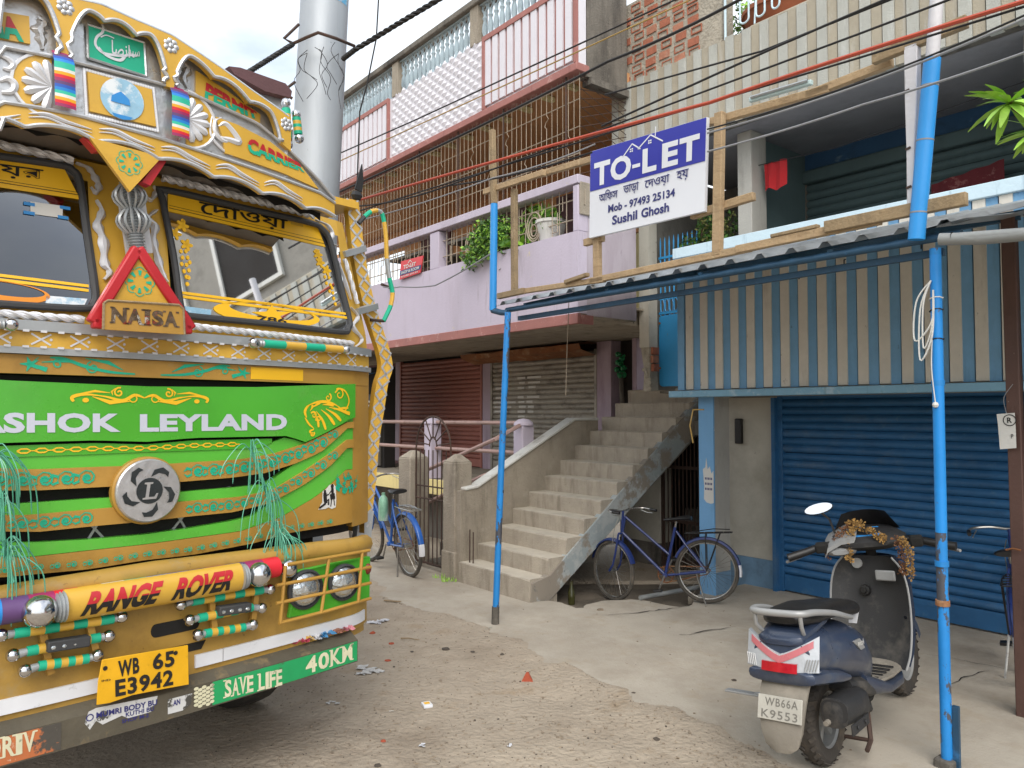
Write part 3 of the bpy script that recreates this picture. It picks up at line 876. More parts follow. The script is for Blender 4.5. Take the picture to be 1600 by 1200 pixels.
for a, b in ((-3.68, -1.235), (-6.1, -3.885)):
    mb = MB()
    z0, z1 = 3.556, 4.03
    mb.tube([(a, BV + .07, 3.70), (b, BV + .07, 3.70)], .007, 4); mb.tube([(a, BV + .07, 3.90), (b, BV + .07, 3.90)], .007, 4)
    k = a + .08
    j = 0
    while k < b:
        mb.tube([(k, BV + .07, z0), (k, BV + .07, z1)], .006, 4)
        if j % 3 == 0:
            mb.tube([(k, BV + .07, 3.62), (k + .08, BV + .07, 3.62), (k + .08, BV + .07, 3.82), (k + .16, BV + .07, 3.82), (k + .16, BV + .07, 3.97)], .006, 4)
        k += .11; j += 1
    tag(mb.build('window_grille', m['ironbeige'], pb), kind='stuff')
for u in (-3.05, -1.9):
    mb = MB()
    for rr in (.135, .10, .055):
        mb.tube([(u + rr * .9 * math.cos(2 * math.pi * i / 18), BV + .055, 3.74 + (.135 - rr) * -.5 + rr * 1.15 * math.sin(2 * math.pi * i / 18)) for i in range(18)], .008, 5, closed=True)
    mb.build('scroll_medallion', m['ironbeige'], pb)
# shutters of the ground floor
def shutter(parent, name, u0, u1, z0, z1, v, pitch, mt, depth=.022, bottom=.14, rail=None, label=None):
    s = MB(); s.box(u0 - .05, u1 + .05, v + .03, v + .05, z0, z1 + .05)
    sh = s.build(name, m['dark'], parent)
    if label: sh['label'] = label
    w = u1 - u0
    p = MB()
    sec = [(0, 0), (-.010, .10), (-depth, .32), (-depth * 1.05, .55), (-.012, .86), (0, .97)]
    p.grid([[(-w / 2, y, z * pitch), (w / 2, y, z * pitch)] for y, z in sec])
    sm = p.mesh('slat', mt, ang=60)
    n = int((z1 - z0 - bottom) / pitch)
    q = random.Random(int(u0 * 100) & 255)
    for i in range(n + 1):
        piece('slat', sm, sh, ((u0 + u1) / 2, v + q.uniform(-.003, .003), z0 + bottom + i * pitch), (0, q.uniform(-.0016, .0016), 0))
    b = MB(); b.box(u0, u1, v - .02, v + .01, z0 + .01, z0 + bottom - .004); b.build('bottom_rail', mt, sh, bevel=.006)
    for a, c in ((u0 - .05, u0), (u1, u1 + .05)):
        b = MB(); b.box(a, c, v - .035, v + .03, z0, z1 + .03); b.build('guide_rail', rail or mt, sh, bevel=.004)
    return sh
shutter(pb, 'roller_shutter', w5(-6.42), w5(-4.27), .87, 2.66, WV, .072, m['shutred'], label='oxide red shop shutter')
s2 = shutter(pb, 'roller_shutter', w5(-3.99), w5(-2.03), .87, 2.58, WV, .072, m['shutgrey'], label='grimy grey shop shutter with torn white paper')
mb = MB()
prof = [(-.02, 2.69), (-.22, 2.69), (-.36, 2.66), (-.33, 2.58), (-.05, 2.52)]
mb.grid([[(lerp(w5(-4.35), w5(-1.99), k / 10) + .01, WV + a + rnd.uniform(-.012, .012), b + rnd.uniform(-.012, .012)) for k in range(11)] for a, b in prof])
mb.build('shutter_hood', m['rust'], pb, ang=60)
# torn paper left on the grimy shutter: narrow strips lying on single slats
ps = MB()
q = random.Random(21)
for py, spans in ((597, ((812, 822), (826, 849))), (605, ((812, 822), (828, 848))), (613, ((776, 790), (812, 822), (826, 838))), (622, ((776, 798), (811, 822), (826, 846))), (630, ((775, 806), (812, 822), (826, 836))), (639, ((776, 800), (811, 822), (826, 836))), (648, ((776, 795), (812, 821), (827, 836))), (656, ((812, 820),))):
    z = fp(810, py, WV)[1]; k = round((z - 1.01) / .072); z = 1.01 + k * .072
    for xa, xb in spans: ps.box(fp(xa + q.uniform(-2, 2), py, WV)[0], fp(xb + q.uniform(-2, 2), py, WV)[0], WV - .0275, WV - .0262, z + .022, z + .022 + q.uniform(.024, .036))
tag(ps.build('paper_scraps', m['paper'], s2), kind='stuff')
# striped nothing: terrace, plinth, railing
tr = thing('front_terrace', 'raised terrace with pale yellow edge in front of the red and grey shutters', 'terrace', (-4.2, -1.0, 0), 'f')
mb = MB(); mb.box(-7.5, -2.42, -1.28, WV + .2, .76, .865); mb.build('terrace_floor', m['conc'], tr, bevel=.01)
mb = MB(); mb.box(-7.5, -2.44, -1.31, -1.281, .68, .875); mb.build('yellow_edge', m['yellowband'], tr, bevel=.006)
mb = MB(); mb.box(-7.5, -2.44, -.75, -.62, -.2, .758); mb.build('base_wall', m['conc_dark'], tr)
for u in (-4.53, -2.60):
    mb = MB(); mb.box(u, u + .17, -1.27, -1.10, .87, 1.60)
    mb.lathe([(.12, 0), (.11, .04), (.06, .075), (0, .085)], (u + .085, -1.185, 1.60), n=12)
    mb.build('rail_post', m['lilac'], tr, bevel=.01)
for za, zb in ((1.615, 1.632), (1.272, 1.286)):
    mb = MB(); mb.tube([(-7.4, -1.185, za), (-4.5, -1.185, lerp(za, zb, .5)), (-2.55, -1.185, zb)], .024, 8); mb.build('rail', m['pipepink'], tr)
hr = thing('pipe_handrail', 'brownish pipe handrail sloping up behind the fan arch gate', 'handrail', (-2.8, -1.8, 0), 'f')
for a, b in (((-3.95, .95), (-1.80, 1.635)), ((-4.05, .50), (-2.05, 1.22))):
    mb = MB(); mb.tube([(a[0], -1.82, a[1]), (b[0] - .55, -1.72, lerp(a[1], b[1], .75)), (-2.48, -1.25, b[1] - .02)], .024, 8); mb.build('rail', m['pipepink'], hr)
# steps of the side entry up to the terrace
for i in range(4):
    mb = MB(); mb.box(-3.3, -2.66, -2.0 + i * .18, -1.3, -.1 + i * .18, .06 + i * .18); mb.build('step', m['conc_dark'], tr, bevel=.01)
# neighbour's kiosk at the far left
kb = thing('dark_kiosk', 'dark shop front with blue tarpaulin eave seen beside the yellow guard bar', 'kiosk', (-7.6, -.9, 0), 'f')
mb = MB(); mb.box(-8.6, -6.64, -.7, -.5, .8, 2.5); mb.build('front_wall', m['dark'], kb)
mb = MB(); mb.box(-8.4, -6.72, -.74, -.71, .9, 1.5); mb.build('counter_front', m['conc_dark'], kb)
mb = MB(); mb.grid([[(lerp(-8.4, -6.62, k / 8), -1.25 + j * .35, 2.33 + j * .05 - .04 * math.sin(k * 1.9) * (j == 0)) for k in range(9)] for j in range(3)])
m['tarp'] = mat('blue_tarpaulin', '#4f9ad0', .5, var=.15, layers=(('#d5dde2', 7, .55, .62, PAT, .7),))
mb.build('tarpaulin_eave', m['tarp'], kb)
bd = MB(); bd.box(-7.55, -6.7, -.80, -.77, 1.52, 2.05); bdo = bd.build('sign_board', m['black'], kb)
tx = MB(); text_faces(tx, 'য়', [(-7.0, 1.95), (-6.78, 1.95), (-6.78, 1.76), (-7.0, 1.76)], lambda a, b: (a, -.806, b), .01); text_faces(tx, '4.', [(-6.98, 1.64), (-6.8, 1.64), (-6.8, 1.54), (-6.98, 1.54)], lambda a, b: (a, -.806, b), .01)
tx.build('lettering', m['paper'], bdo)
m['orange'] = mat('orange_panel', '#c9702c', .6, var=.1)
tx = MB(); tx.box(-7.1, -6.74, -.806, -.801, 1.67, 1.74); tx.build('orange_strip', m['orange'], bdo)

UE = 8.2
# ================================================================== shop building with the striped balcony
tb = thing('shop_building', 'grey and blue shop building with striped balcony above the blue roller shutter', 'building', (0, 0, 0), 'f')
def tbx(name, mt, *a, bevel=0, parent=None, label=None):
    mb = MB(); mb.box(*a); o = mb.build(name, mt, parent or tb, bevel=bevel)
    if label: o['label'] = label
    return o
# ground floor
tbx('wall', m['wallwhite'], -.75, -.045, .02, .2, .28, 1.9)
tbx('wall_dado', m['dado'], -.75, -.045, .012, .2, -.06, .278)
tbx('wall', m['wallwhite'], -2.32, -1.68, .2, .4, .22, 1.66)
tbx('wall_dado', m['conc_dark'], -2.32, -1.68, .19, .4, -.2, .219)
tbx('wall', m['greywall'], -1.68, -.75, .2, .4, 1.5, 1.66)
tbx('wall', m['wallwhite'], -.76, -.70, .02, 1.2, -.1, 1.9)
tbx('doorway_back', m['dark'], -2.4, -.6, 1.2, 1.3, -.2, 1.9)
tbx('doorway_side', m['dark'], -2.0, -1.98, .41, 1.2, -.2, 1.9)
gd = tbx('grille_door', m['iron'], -1.68, -1.65, .22, .25, -.1, 1.5)
for i in range(16):
    mb = MB(); mb.tube([(-1.64 + i * .055, .235, -.1), (-1.64 + i * .055, .235, 1.5)], .008, 5); mb.build('bar', m['iron'], gd)
for z in (.05, .5, 1.12):
    mb = MB(); mb.bar((-1.66, .235, z), (-.77, .235, z), .012, .035); mb.build('cross_bar', m['iron'], gd)
tbx('stored_box', m['conc_dark'], -1.55, -1.1, .5, .8, -.1, .62)
pl = tbx('pillar', m['pillarblue'], -.449, -.274, -.65, -.632, -.05, 1.905)
mb = MB(); mb.box(-.45, -.273, -.631, -.40, .21, 1.905); mb.build('pillar_core', m['pillargrey'], pl)
mb = MB(); mb.box(-.452, -.27, -.631, -.40, -.05, .209); mb.build('pillar_base', m['dado'], pl)
q = random.Random(8)
mb = MB()
pp = [(-.40, 1.22), (-.37, 1.24), (-.36, 1.33), (-.345, 1.22), (-.32, 1.25), (-.30, 1.18), (-.277, 1.21), (-.277, 1.02), (-.277, .90), (-.31, .89), (-.36, .90), (-.39, .93), (-.385, 1.05)]
mb.prism([(a, b - .02) for a, b in pp], lambda a, b, t: (a, t, b), -.6535, -.6505); mb.build('torn_poster', m['paper'], pl)
mb = MB()
for zz, w_ in ((1.10, .08), (1.05, .1), (1.0, .09)):
    for k in range(5): mb.box(-.375 + k * .018, -.375 + k * .018 + .011, -.6545, -.6537, zz, zz + .022)
mb.build('poster_print', m['ink'], pl)
tbx('meter_box', m['black'], -.475, -.40, -.03, .02, 1.43, 1.69, bevel=.01)
# main shutter
bs = shutter(tb, 'roller_shutter', 0.045, 3.3, 0.0, 1.92, .05, .0745, m['shutblue'], depth=.026, bottom=.17, label='bright blue shop shutter')
mb = MB(); mb.bar((2.0, .025, .085), (2.12, .025, .085), .02, .03); mb.build('pull_handle', m['black'], bs)
mb = MB(); mb.lathe([(.03, 0), (.03, .02)], (.75, .03, .06), (0, -1, 0), 10); mb.build('lock', m['black'], bs)
tbx('shutter_jamb', m['shutblue'], -.04, .0, -.04, .06, -.02, 1.9)
# first floor slab and ledge
LB = 1.902
tbx('floor_slab', m['conc'], -.62, UE, -.79, .6, LB + .012, LB + .09)
tbx('ledge', m['ledge'], -.645, UE, -.865, -.70, LB, LB + .062, bevel=.006)
tbx('landing_slab', m['greywall'], -2.3, -.63, .62, 1.6, LB - .05, LB + .1)
# striped balcony front: each rib a white and a blue slab with a groove after it
tbx('balcony_wall', m['conc_dark'], -.56, UE, -.755, -.66, LB + .063, 3.27)
RP = .1722
wr = MB(); wr.box(0, .083, -.03, .03, LB + .075, 3.27); wm = wr.mesh('white_rib', m['ribwhite'])
brb = MB(); brb.box(.0835, .160, -.018, .03, LB + .07, 3.27); bm_ = brb.mesh('blue_rib', m['ribblue'])
for k in range(-2, 48):
    u = -.118 + k * RP
    piece('white_rib', wm, tb, (u, -.79, 0)); piece('blue_rib', bm_, tb, (u, -.79, 0))
tbx('blue_rib_end', m['ribblue'], -.555, -.478, -.83, -.66, LB + .07, 3.27)
tbx('cap_rail', m['caprail'], -.60, UE, -.845, -.63, 3.272, 3.375, bevel=.006)
# little sockets and nails left on the ribs
for px, py in ((1222, 430), (1250, 428), (1320, 405), (1440, 380)):
    u, z = fp(px, py, -.83); mb = MB(); mb.tube([(u, -.82, z), (u + .01, -.86, z - .01), (u + .012, -.865, z - .05)], .006, 5); mb.build('hook', m['black'], tb)
# recess of the first floor
tbx('ceiling', m['ceil'], -1.25, UE, -.69, 1.15, 4.44, 4.6)
tbx('back_wall', m['backblue'], -.06, UE, .55, .7, 4.27, 4.44)
tbx('back_wall', m['teal'], -.75, -.05, .95, 1.1, 2.0, 4.44)
tbx('back_wall', m['teal'], 2.45, UE, .55, .7, 2.0, 4.268)
us = shutter(tb, 'roller_shutter', .03, 2.4, 2.05, 4.12, .58, .085, m['teal'], depth=.03, bottom=.3, rail=m['conc_dark'], label='grey-green shutter upstairs')
mb = MB(); mb.box(-.01, 2.45, .50, .6, 4.13, 4.268); mb.build('shutter_box', m['teal'], us, bevel=.02)
tbx('column', m['pillargrey'], -.04, .115, -.55, -.3, 3.0, 4.44, bevel=.008)
tbx('partition_wall', m['teal'], -.03, .02, -.3, .56, 2.0, 4.44)
tbx('column', m['wallwhite'], 2.40, 2.75, -.62, -.3, 3.38, 4.44, bevel=.008)
tbx('back_wall', m['greywall'], -1.35, -.04, .95, 1.1, 2.0, 4.44)
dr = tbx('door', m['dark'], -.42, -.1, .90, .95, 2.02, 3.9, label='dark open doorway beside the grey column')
tbx('balcony_floor', m['conc'], -.62, UE, -.65, .95, LB + .091, LB + .1)
# fascia of vertical concrete panels
FZ0, FZ1, FVv = 4.43, 5.20, -.85
tbx('fascia_beam', m['conc_dark'], -1.38, UE, FVv + .05, -.70, FZ0 + .01, FZ1 - .02)
q = random.Random(2)
fmes = {}
u = -1.39
k = 0
while u < UE - .1:
    w_ = .0912
    t_ = 'fascia' if k % 2 == 0 else 'fascia2'
    if (t_,) not in fmes:
        b = MB(); b.box(.0025, w_ - (.0075 if k % 2 else .001), -.03 if k % 2 == 0 else -.018, .052, FZ0, FZ1 + .03); fmes[(t_,)] = b.mesh('fascia_panel', m[t_])
    piece('panel', fmes[(t_,)], tb, (u, FVv + q.uniform(-.003, .003), q.uniform(-.008, .012)))
    u += w_; k += 1
tbx('fascia_coping', m['fascia2'], .30, UE, FVv + .01, -.6, FZ1 + .032, FZ1 + .075, bevel=.02)
# brick parapet above, every brick its own
bw = tbx('brick_parapet', m['mortar'], -1.36, -.02, FVv + .02, -.62, FZ1 - .18, 6.1, label='unplastered brick parapet at the roof')
bk = MB(); bk.box(0, .205, -.03, .05, 0, .082); bke = MB(); bke.box(0, .205, -.018, .05, 0, .082)
bk_a = bk.mesh('brick', m['brick']); bk_b = bk.mesh('pale_brick', m['brick2'])
fr = MB()                                # frogged bed face: raised rim with moulded letters
fr.box(0, .205, -.012, .05, 0, .082); fr.box(0, .205, -.03, -.012, 0, .012); fr.box(0, .205, -.03, -.012, .070, .082); fr.box(0, .014, -.03, -.012, .012, .070); fr.box(.191, .205, -.03, -.012, .012, .070)
text_faces(fr, 'M B B', [(.03, .062), (.175, .062), (.175, .02), (.03, .02)], lambda a, b: (a, -.016, b), .03)
fr_m = fr.mesh('frogged_brick', m['brick'], ang=30)
q = random.Random(31)
z = FZ1 - .08; row = 0
while z < 6.0:
    u = -1.27 + (.0 if row % 2 else .12) + q.uniform(-.02, .02)
    while u < -.25:
        me_ = fr_m if (row + int((u + 2) * 5.6)) % 2 == 0 else (bk_b if q.random() < .3 else bk_a)
        piece('brick', me_, bw, (u + q.uniform(-.012, .012), FVv + .040 + q.uniform(-.005, .005), z + q.uniform(-.006, .006)), (0, q.uniform(-.03, .03), 0), (.62, 1, .92))
        u += .127 + q.uniform(.04, .07)
    z += .108; row += 1
# white column by the lilac building with its plaster broken off the brick
uL, uM = fp(999, 500, -.5)[0], fp(1014, 500, -.5)[0]
vB = fu(1027, 500, uM)[0]
cw = tbx('boundary_column', m['wallwhite'], uL, uM, -.5, vB, 2.46, 4.44)
tbx('upper_wall', m['greywall'], -1.36, -1.3, -.35, .95, 2.0, 4.44)
mb = MB(); mb.loft([[(uL + .03, -.48, 1.985), (uM + .005, -.49, 1.985), (uM + .01, vB, 1.985), (uL, vB, 1.985)], [(uL + .04, -.47, 2.2), (uM - .01, -.48, 2.2), (uM - .005, vB, 2.2), (uL, vB, 2.2)], [(uL + .01, -.495, 2.48), (uM - .004, -.495, 2.48), (uM - .002, vB, 2.48), (uL, vB, 2.48)]]); mb.build('broken_core', m['mortar'], cw, fix=True)
for i in range(3):
    piece('brick', bk_a if i != 1 else bk_b, cw, (uM - .003, -.47 + rnd.uniform(-.01, .01), 2.20 + i * .09), (0, 0, R(90) + rnd.uniform(-.04, .04)), (.45, 1, .95))
m['slurry'] = m['mortar']
for i in range(7):
    mb = MB(); mb.ball((lerp(uL + .04, uM, rnd.random()), -.485, 2.01 + i * .035), .03, 7, (1, .5, .8)); mb.build('rubble_lump', m['mortar'], cw)
tbx('landing_sill', m['conc_dark'], uM, -.63, -.33, -.2, LB + .06, LB + .085)
DV = -.3
d0, d1 = fp(1030, 560, DV)[0], fp(1085, 560, DV)[0]
zt, zb0 = fp(1032, 494, DV)[1], fp(1032, 604, DV)[1]
bd = thing('blue_door', 'sky blue sheet metal gate with open bars at the head of the stairs', 'gate', ((d0 + d1) / 2, DV, zb0), 'f')
mb = MB(); mb.prism([(d0, zb0 + .05), (d0 + .008, zb0 + .015), (d0 + .04, zb0), (d1, zb0), (d1, zt + .01), (d0 + .03, zt), (d0 + .006, zt - .015), (d0, zt - .05)], lambda a, b, t: (a, t, b), DV, DV + .02); mb.build('sheet_panel', m['doorblue'], bd, fix=True)
for i in range(9):
    u = d0 + .02 + i * .062
    mb = MB(); mb.tube([(u, DV + .01, zt), (u, DV + .01, 3.62), (u, DV + .01, 3.68)], [.009, .009, .002], 6); mb.build('bar', m['doorblue'], bd)
for z in (zt + .03, 3.0, 3.45):
    mb = MB(); mb.bar((d0, DV + .005, z), (d1, DV + .005, z), .012, .025); mb.build('cross_bar', m['doorblue'], bd)
for i in range(6):
    u = d0 + .05 + i * .062
    mb = MB(); mb.tube([(u + .028 * math.cos(2 * math.pi * k / 12), DV, zt + .11 + .07 * math.sin(2 * math.pi * k / 12)) for k in range(12)], .005, 4, closed=True); mb.build('scroll', m['doorblue'], bd)
for z in (zb0 + .2, zt - .08):
    mb = MB(); mb.tube([(uM - .01, DV - .02, z), (d0 + .02, DV - .01, z)], .013, 6); mb.build('hinge', m['rust'], bd)

tbx('wall', m['wallwhite'], 3.36, UE, .0, .2, -.05, 1.9)
tbx('upper_storey', m['greywall'], 2.9, UE, -.5, -.3, FZ1 + .08, 7.2)
for a in (4.2, 6.0):
    w_ = tbx('window', m['dark'], a, a + 1.0, -.53, -.505, 5.7, 6.8)
    mb = MB(); mb.box(a - .06, a, -.56, -.505, 5.64, 6.86); mb.box(a + 1, a + 1.06, -.56, -.505, 5.64, 6.86); mb.box(a, a + 1, -.56, -.505, 6.8, 6.86); mb.box(a, a + 1, -.56, -.505, 5.64, 5.7); mb.build('frame', m['white_cap'], w_)
# buildings further along the street and across it (seen only in reflections)
def plain_building(lab, u0, u1, v0, v1, h, wall, face, seed):
    t = thing('street_building', lab, 'building', ((u0 + u1) / 2, v0, 0), 'f')
    mb = MB(); mb.box(u0, u1, min(v0, v1), max(v0, v1), -.2, h); mb.build('wall', m[wall], t)
    d = -.04 if v1 > v0 else .04
    for z in (2.7, 5.4):
        if z < h - .3:
            mb = MB(); mb.box(u0, u1, v0, v0 + d * 9, z, z + .14); mb.build('ledge', m['conc'], t)
    k = u0 + .6
    while k < u1 - 1.2:
        for z, hh in ((0, 2.2), (3.4, 1.3), (6.0, 1.3)):
            if z + hh > h: continue
            mb = MB(); mb.box(k, k + 1.3, v0, v0 + d, z, z + hh); f_ = mb.build('shutter' if z == 0 else 'window', m[face] if z == 0 else m['dark'], t)
            mb = MB(); mb.box(k - .07, k, v0, v0 + d * 1.6, z, z + hh + .07); mb.box(k + 1.3, k + 1.37, v0, v0 + d * 1.6, z, z + hh + .07); mb.box(k, k + 1.3, v0, v0 + d * 1.6, z + hh, z + hh + .07); mb.build('frame', m['white_cap'], f_)
        k += 2.1
plain_building('grey plastered building further along the street beyond the striped shop', 8.3, 15, -.9, 5, 7.4, 'greywall', 'shutred', 1)
plain_building('cream building across the street facing the lilac balcony', -11, -1.5, -19, -25, 6.2, 'cream', 'shutgrey', 2)
plain_building('weathered concrete building across the street facing the blue shutter', -1.2, 8, -19.4, -25, 6.6, 'conc', 'shutblue', 3)
# ================================================================== corrugated canopy on blue posts
cp = thing('canopy', 'corrugated metal canopy on two chipped blue posts before the striped balcony', 'canopy', (0.9, -2.75, 0), 'f')
KV = -2.78                                # front edge
def arc(n, f): return [f(i / n) for i in range(n + 1)]
sh = MB()
us = []
u = -1.02
while u < 2.62:                           # trapezoid corrugation
    us += [(u, 0), (u + .13, 0), (u + .155, .028), (u + .185, .028), (u + .21, 0)]
    u += .21
for s_ in (0, 1):
    sh.grid([[(a, KV + t * 1.93, 2.675 + b + t * .50 + .004 * s_) for a, b in us] for t in (0, .25, .5, .75, 1)])
sheet = sh.build('corrugated_sheet', m['galv'], cp, ang=20)
mb = MB(); mb.grid([[(2.62 + k * .2, KV - .02 + t * 1.95, fp(1510, 346, KV - .02)[1] + t * .40 + (.018 if k % 2 else 0)) for k in range(8)] for t in (0, .5, 1)])
mb.build('second_sheet', m['galv'], cp, ang=20)
mb = MB(); mb.tube([(-.86, KV + .05, 2.635), (2.78, KV + .05, 2.635)], .022, 10); mb.build('front_beam', m['beamblue'], cp)
mb = MB(); mb.bar((-.80, KV + .14, 2.565), (2.66, KV + .14, 2.575), .035, .036); mb.build('second_beam', m['beamblue'], cp)
for u in (-.6, .35, 1.2, 2.1):
    mb = MB(); mb.bar((u, KV + .04, 2.648), (u, -.87, 3.13), .035, .04); mb.build('rafter', m['beamblue'], cp)
mb = MB(); mb.bar((-.9, -1.7, 2.90), (2.7, -1.7, 2.90), .035, .035); mb.bar((-.9, -.90, 3.105), (2.7, -.90, 3.105), .035, .035); mb.build('purlin', m['beamblue'], cp)
mb = MB(); mb.tube([(-.80, -2.90, -.05), (-.775, -2.86, 1.2), (-.755, -2.80, 2.60)], [.027, .027, .027], 12); mb.build('post', m['postworn'], cp)
mb = MB(); mb.tube([(-.802, -2.898, -.05), (-.797, -2.896, .14)], .032, 12); mb.build('post_foot', m['conc_dark'], cp)
for t in (.42, .62):
    p_ = (lerp(-.80, -.755, t), lerp(-2.90, -2.80, t), 2.6 * t); mb = MB(); mb.lathe([(.03, -.012), (.03, .012)], p_, n=12); mb.build('collar', m['postworn'], cp)
rp = thing('canopy_post', 'tall bright blue pipe post chipped to bare metal, standing beside the scooter', 'post', (2.645, -2.694, 0), 'f')
mb = MB(); mb.tube([(2.648, -2.70, -.05), (2.643, -2.705, 1.3), (2.646, -2.71, 2.585)], .027, 14); mb.build('pipe', m['postworn'], rp)
mb = MB(); mb.tube([(2.6445, -2.7055, 1.15), (2.646, -2.71, 2.55)], .0274, 14); mb.build('upper_paint_sleeve', m['postblue'], rp)
for z, r_ in ((.80, .0335), (.995, .033), (1.9, .031)):
    mb = MB(); mb.lathe([(r_, -.014), (r_, .014)], (2.644, -2.705, z), n=14); mb.build('collar', m['rust'] if z < .9 else m['postworn'], rp)
mb = MB(); mb.bar((2.69, -2.69, -.04), (2.69, -2.69, .30), .02, .03); mb.build('angle_stub', m['beamblue'], rp)
mb = MB(); mb.box(2.60, 2.69, -2.75, -2.66, -.05, .035); mb.build('foot_block', m['conc_dark'], rp, bevel=.01)
for z in (2.12, 2.27, 2.33):
    mb = MB(); mb.tube([(2.644 + .031 * math.cos(a), -2.706 + .031 * math.sin(a), z + .006 * math.sin(a * 1.5)) for a in [i * .7 for i in range(10)]], .004, 5); mb.build('wire_tie', m['cable'] if z < 2.3 else m['paper'], rp)
# plug of white flex hanging on the post
fx = thing('flex_coil', 'looped white electric flex hanging near the top of the blue post by the scooter', 'cable', (2.60, -2.74, 2.2), 'f')
mb = MB()
a0 = Vector((2.635, -2.742, 2.42))
for k, (sx, ln) in enumerate(((-.05, .40), (-.07, .30), (-.035, .34))):
    mb.tube(smooth_line([tuple(a0), (a0.x + sx, a0.y - .01, a0.z - ln * .35), (a0.x + sx * 1.2, a0.y, a0.z - ln), (a0.x + .005, a0.y - .01, a0.z - ln * .7), (a0.x + .01, a0.y, a0.z - .05)], 6), .0045, 5)
mb.tube(smooth_line([(a0.x, a0.y, a0.z - .3), (a0.x - .005, a0.y, a0.z - .45), (a0.x + .01, a0.y, a0.z - .62)], 5), .003, 5)
mb.build('flex', m['paper'], fx)
mb = MB(); mb.ball((a0.x + .01, a0.y, a0.z - .63), .016, 8); mb.build('plug', m['paper'], fx)
# vertical pipes above the canopy's ends
pp_ = thing('timber_tipped_pipe', 'sky blue pipe with a bare timber top at the left end of the canopy', 'pipe', (-.96, KV, 2.65), 'f')
mb = MB(); mb.tube([(-.966, KV - .02, 2.64), (-.949, KV - .02, 3.57)], .032, 12); mb.build('blue_pipe', m['pipeblue'], pp_)
mb = MB(); mb.bar((-.95, KV - .02, 3.57), (-.978, KV - .02, 4.23), .05, .045, (0, 1, 0)); mb.build('timber_top', m['woodgrey'], pp_, bevel=.006)
mb = MB(); mb.tube([(-.97, KV - .02, 2.64), (-.86, KV - .01, 2.61), (-.78, KV, 2.6)], .026, 10); mb.build('elbow', m['beamblue'], pp_)
bp_ = thing('leaning_blue_pipe', 'thick bright blue pipe with grey top leaning above the right canopy beam', 'pipe', (2.6, KV, 2.63), 'f')
mb = MB(); mb.tube([(2.598, KV - .03, 2.625), (2.692, KV - .03, 3.52)], .040, 16); mb.build('blue_sleeve', m['pipeblue'], bp_)
mb = MB(); mb.tube([(2.692, KV - .03, 3.515), (2.722, KV - .03, 3.85), (2.76, KV - .03, 4.25)], .032, 12); mb.build('grey_top', m['whitepole'], bp_)
for t in (.15, .55, .85):
    c_ = (lerp(2.598, 2.692, t), KV - .03, lerp(2.625, 3.52, t)); mb = MB(); mb.lathe([(.0412, -.004), (.0412, .004)], c_, (.1, 0, 1), n=16); mb.build('wire_tie', m['cablegrey'], bp_)
wp_ = thing('white_timber_upright', 'white painted timber upright beside the leaning blue pipe', 'post', (2.57, KV, 2.79), 'f')
mb = MB(); mb.loft([[(u - w, KV - .02, z), (u + w, KV - .02, z), (u + w, KV + .03, z), (u - w, KV + .03, z)] for u, w, z in ((2.566, .018, 2.76), (2.572, .021, 3.1), (2.578, .03, 3.35), (2.583, .034, 3.64))]); mb.build('timber', m['whitepole'], wp_, bevel=.005, fix=True)
for z in (2.9, 3.1, 3.4): 
    mb = MB(); mb.bar((2.55, KV - .024, z), (2.575, KV - .024, z + .006), .008, .01); mb.build('nail', m['iron'], wp_)
gp = thing('grey_drain_pipe', 'open ended grey white pipe lying under the right canopy sheet', 'pipe', (2.9, KV, 2.6), 'f')
mb = MB()
k0 = [fp(1468, 374, KV - .05), fp(1600, 369, KV - .05)]
pa, pb_ = (k0[0][0], KV - .05, k0[0][1]), (k0[1][0], KV - .02, k0[1][1])
mb.tube([pa, (lerp(pa[0], pb_[0], .5), KV - .03, lerp(pa[2], pb_[2], .5)), (3.3, KV, pb_[2])], .030, 14, caps=False)
mb.tube([pa, (3.3, KV, pb_[2])], .026, 14, caps=False); mb.build('pipe', m['greypipe'], gp)
mb = MB(); mb.lathe([(.0, 0), (.026, 0)], (pa[0] + .06, KV - .05, pa[2]), (1, 0, 0), 14); mb.build('pipe_bore', m['dark'], gp)

# ================================================================== to-let hoarding
bb = thing('billboard', 'blue and white TO-LET hoarding on rough timber frame above the canopy', 'sign', (.75, KV, 2.8), 'f')
BQ = [(.229, 3.718), (1.298, 3.657), (1.271, 3.05), (.212, 3.064)]     # TL TR BR BL
def bfn(d): return lambda a, b: (a, KV + d, b)
mb = MB(); mb.prism([BQ[3], BQ[2], BQ[1], BQ[0]], lambda a, b, t: (a, t, b), KV - .002, KV + .025); mb.build('board', m['signwhite'], bb, fix=True)
def bq(x0, y0, x1, y1): return [bil(BQ, x0, y1), bil(BQ, x1, y1), bil(BQ, x1, y0), bil(BQ, x0, y0)]
mb = MB(); mb.prism(bq(0.004, .535, .996, .996)[::-1], lambda a, b, t: (a, t, b), KV - .0055, KV - .0025); mb.build('blue_field', m['signblue'], bb, fix=True)
mb = MB()
for ch, x0, x1 in (('T', .045, .20), ('O', .205, .395), ('-', .405, .475), ('L', .495, .615), ('E', .66, .79), ('T', .80, .955)):
    y0, y1 = (.575, .845)
    if ch == '-': y0, y1 = .665, .705
    mb = MB(); text_faces(mb, ch, bq(x0, y0, x1, y1), bfn(-.0085), .04); mb.build('letter', m['signwhite'], bb)
mb = MB()
def house(pts, w=.0095):
    p = [bil(BQ, *a) for a in pts]
    for a, b in zip(p[:-1], p[1:]): stroke(mb, [a, b], w, bfn(-.0085))
house([(.315, .82), (.40, .945), (.475, .86)]); house([(.452, .865), (.56, .985), (.665, .875)]); house([(.60, .955), (.602, 1.06)], .008)
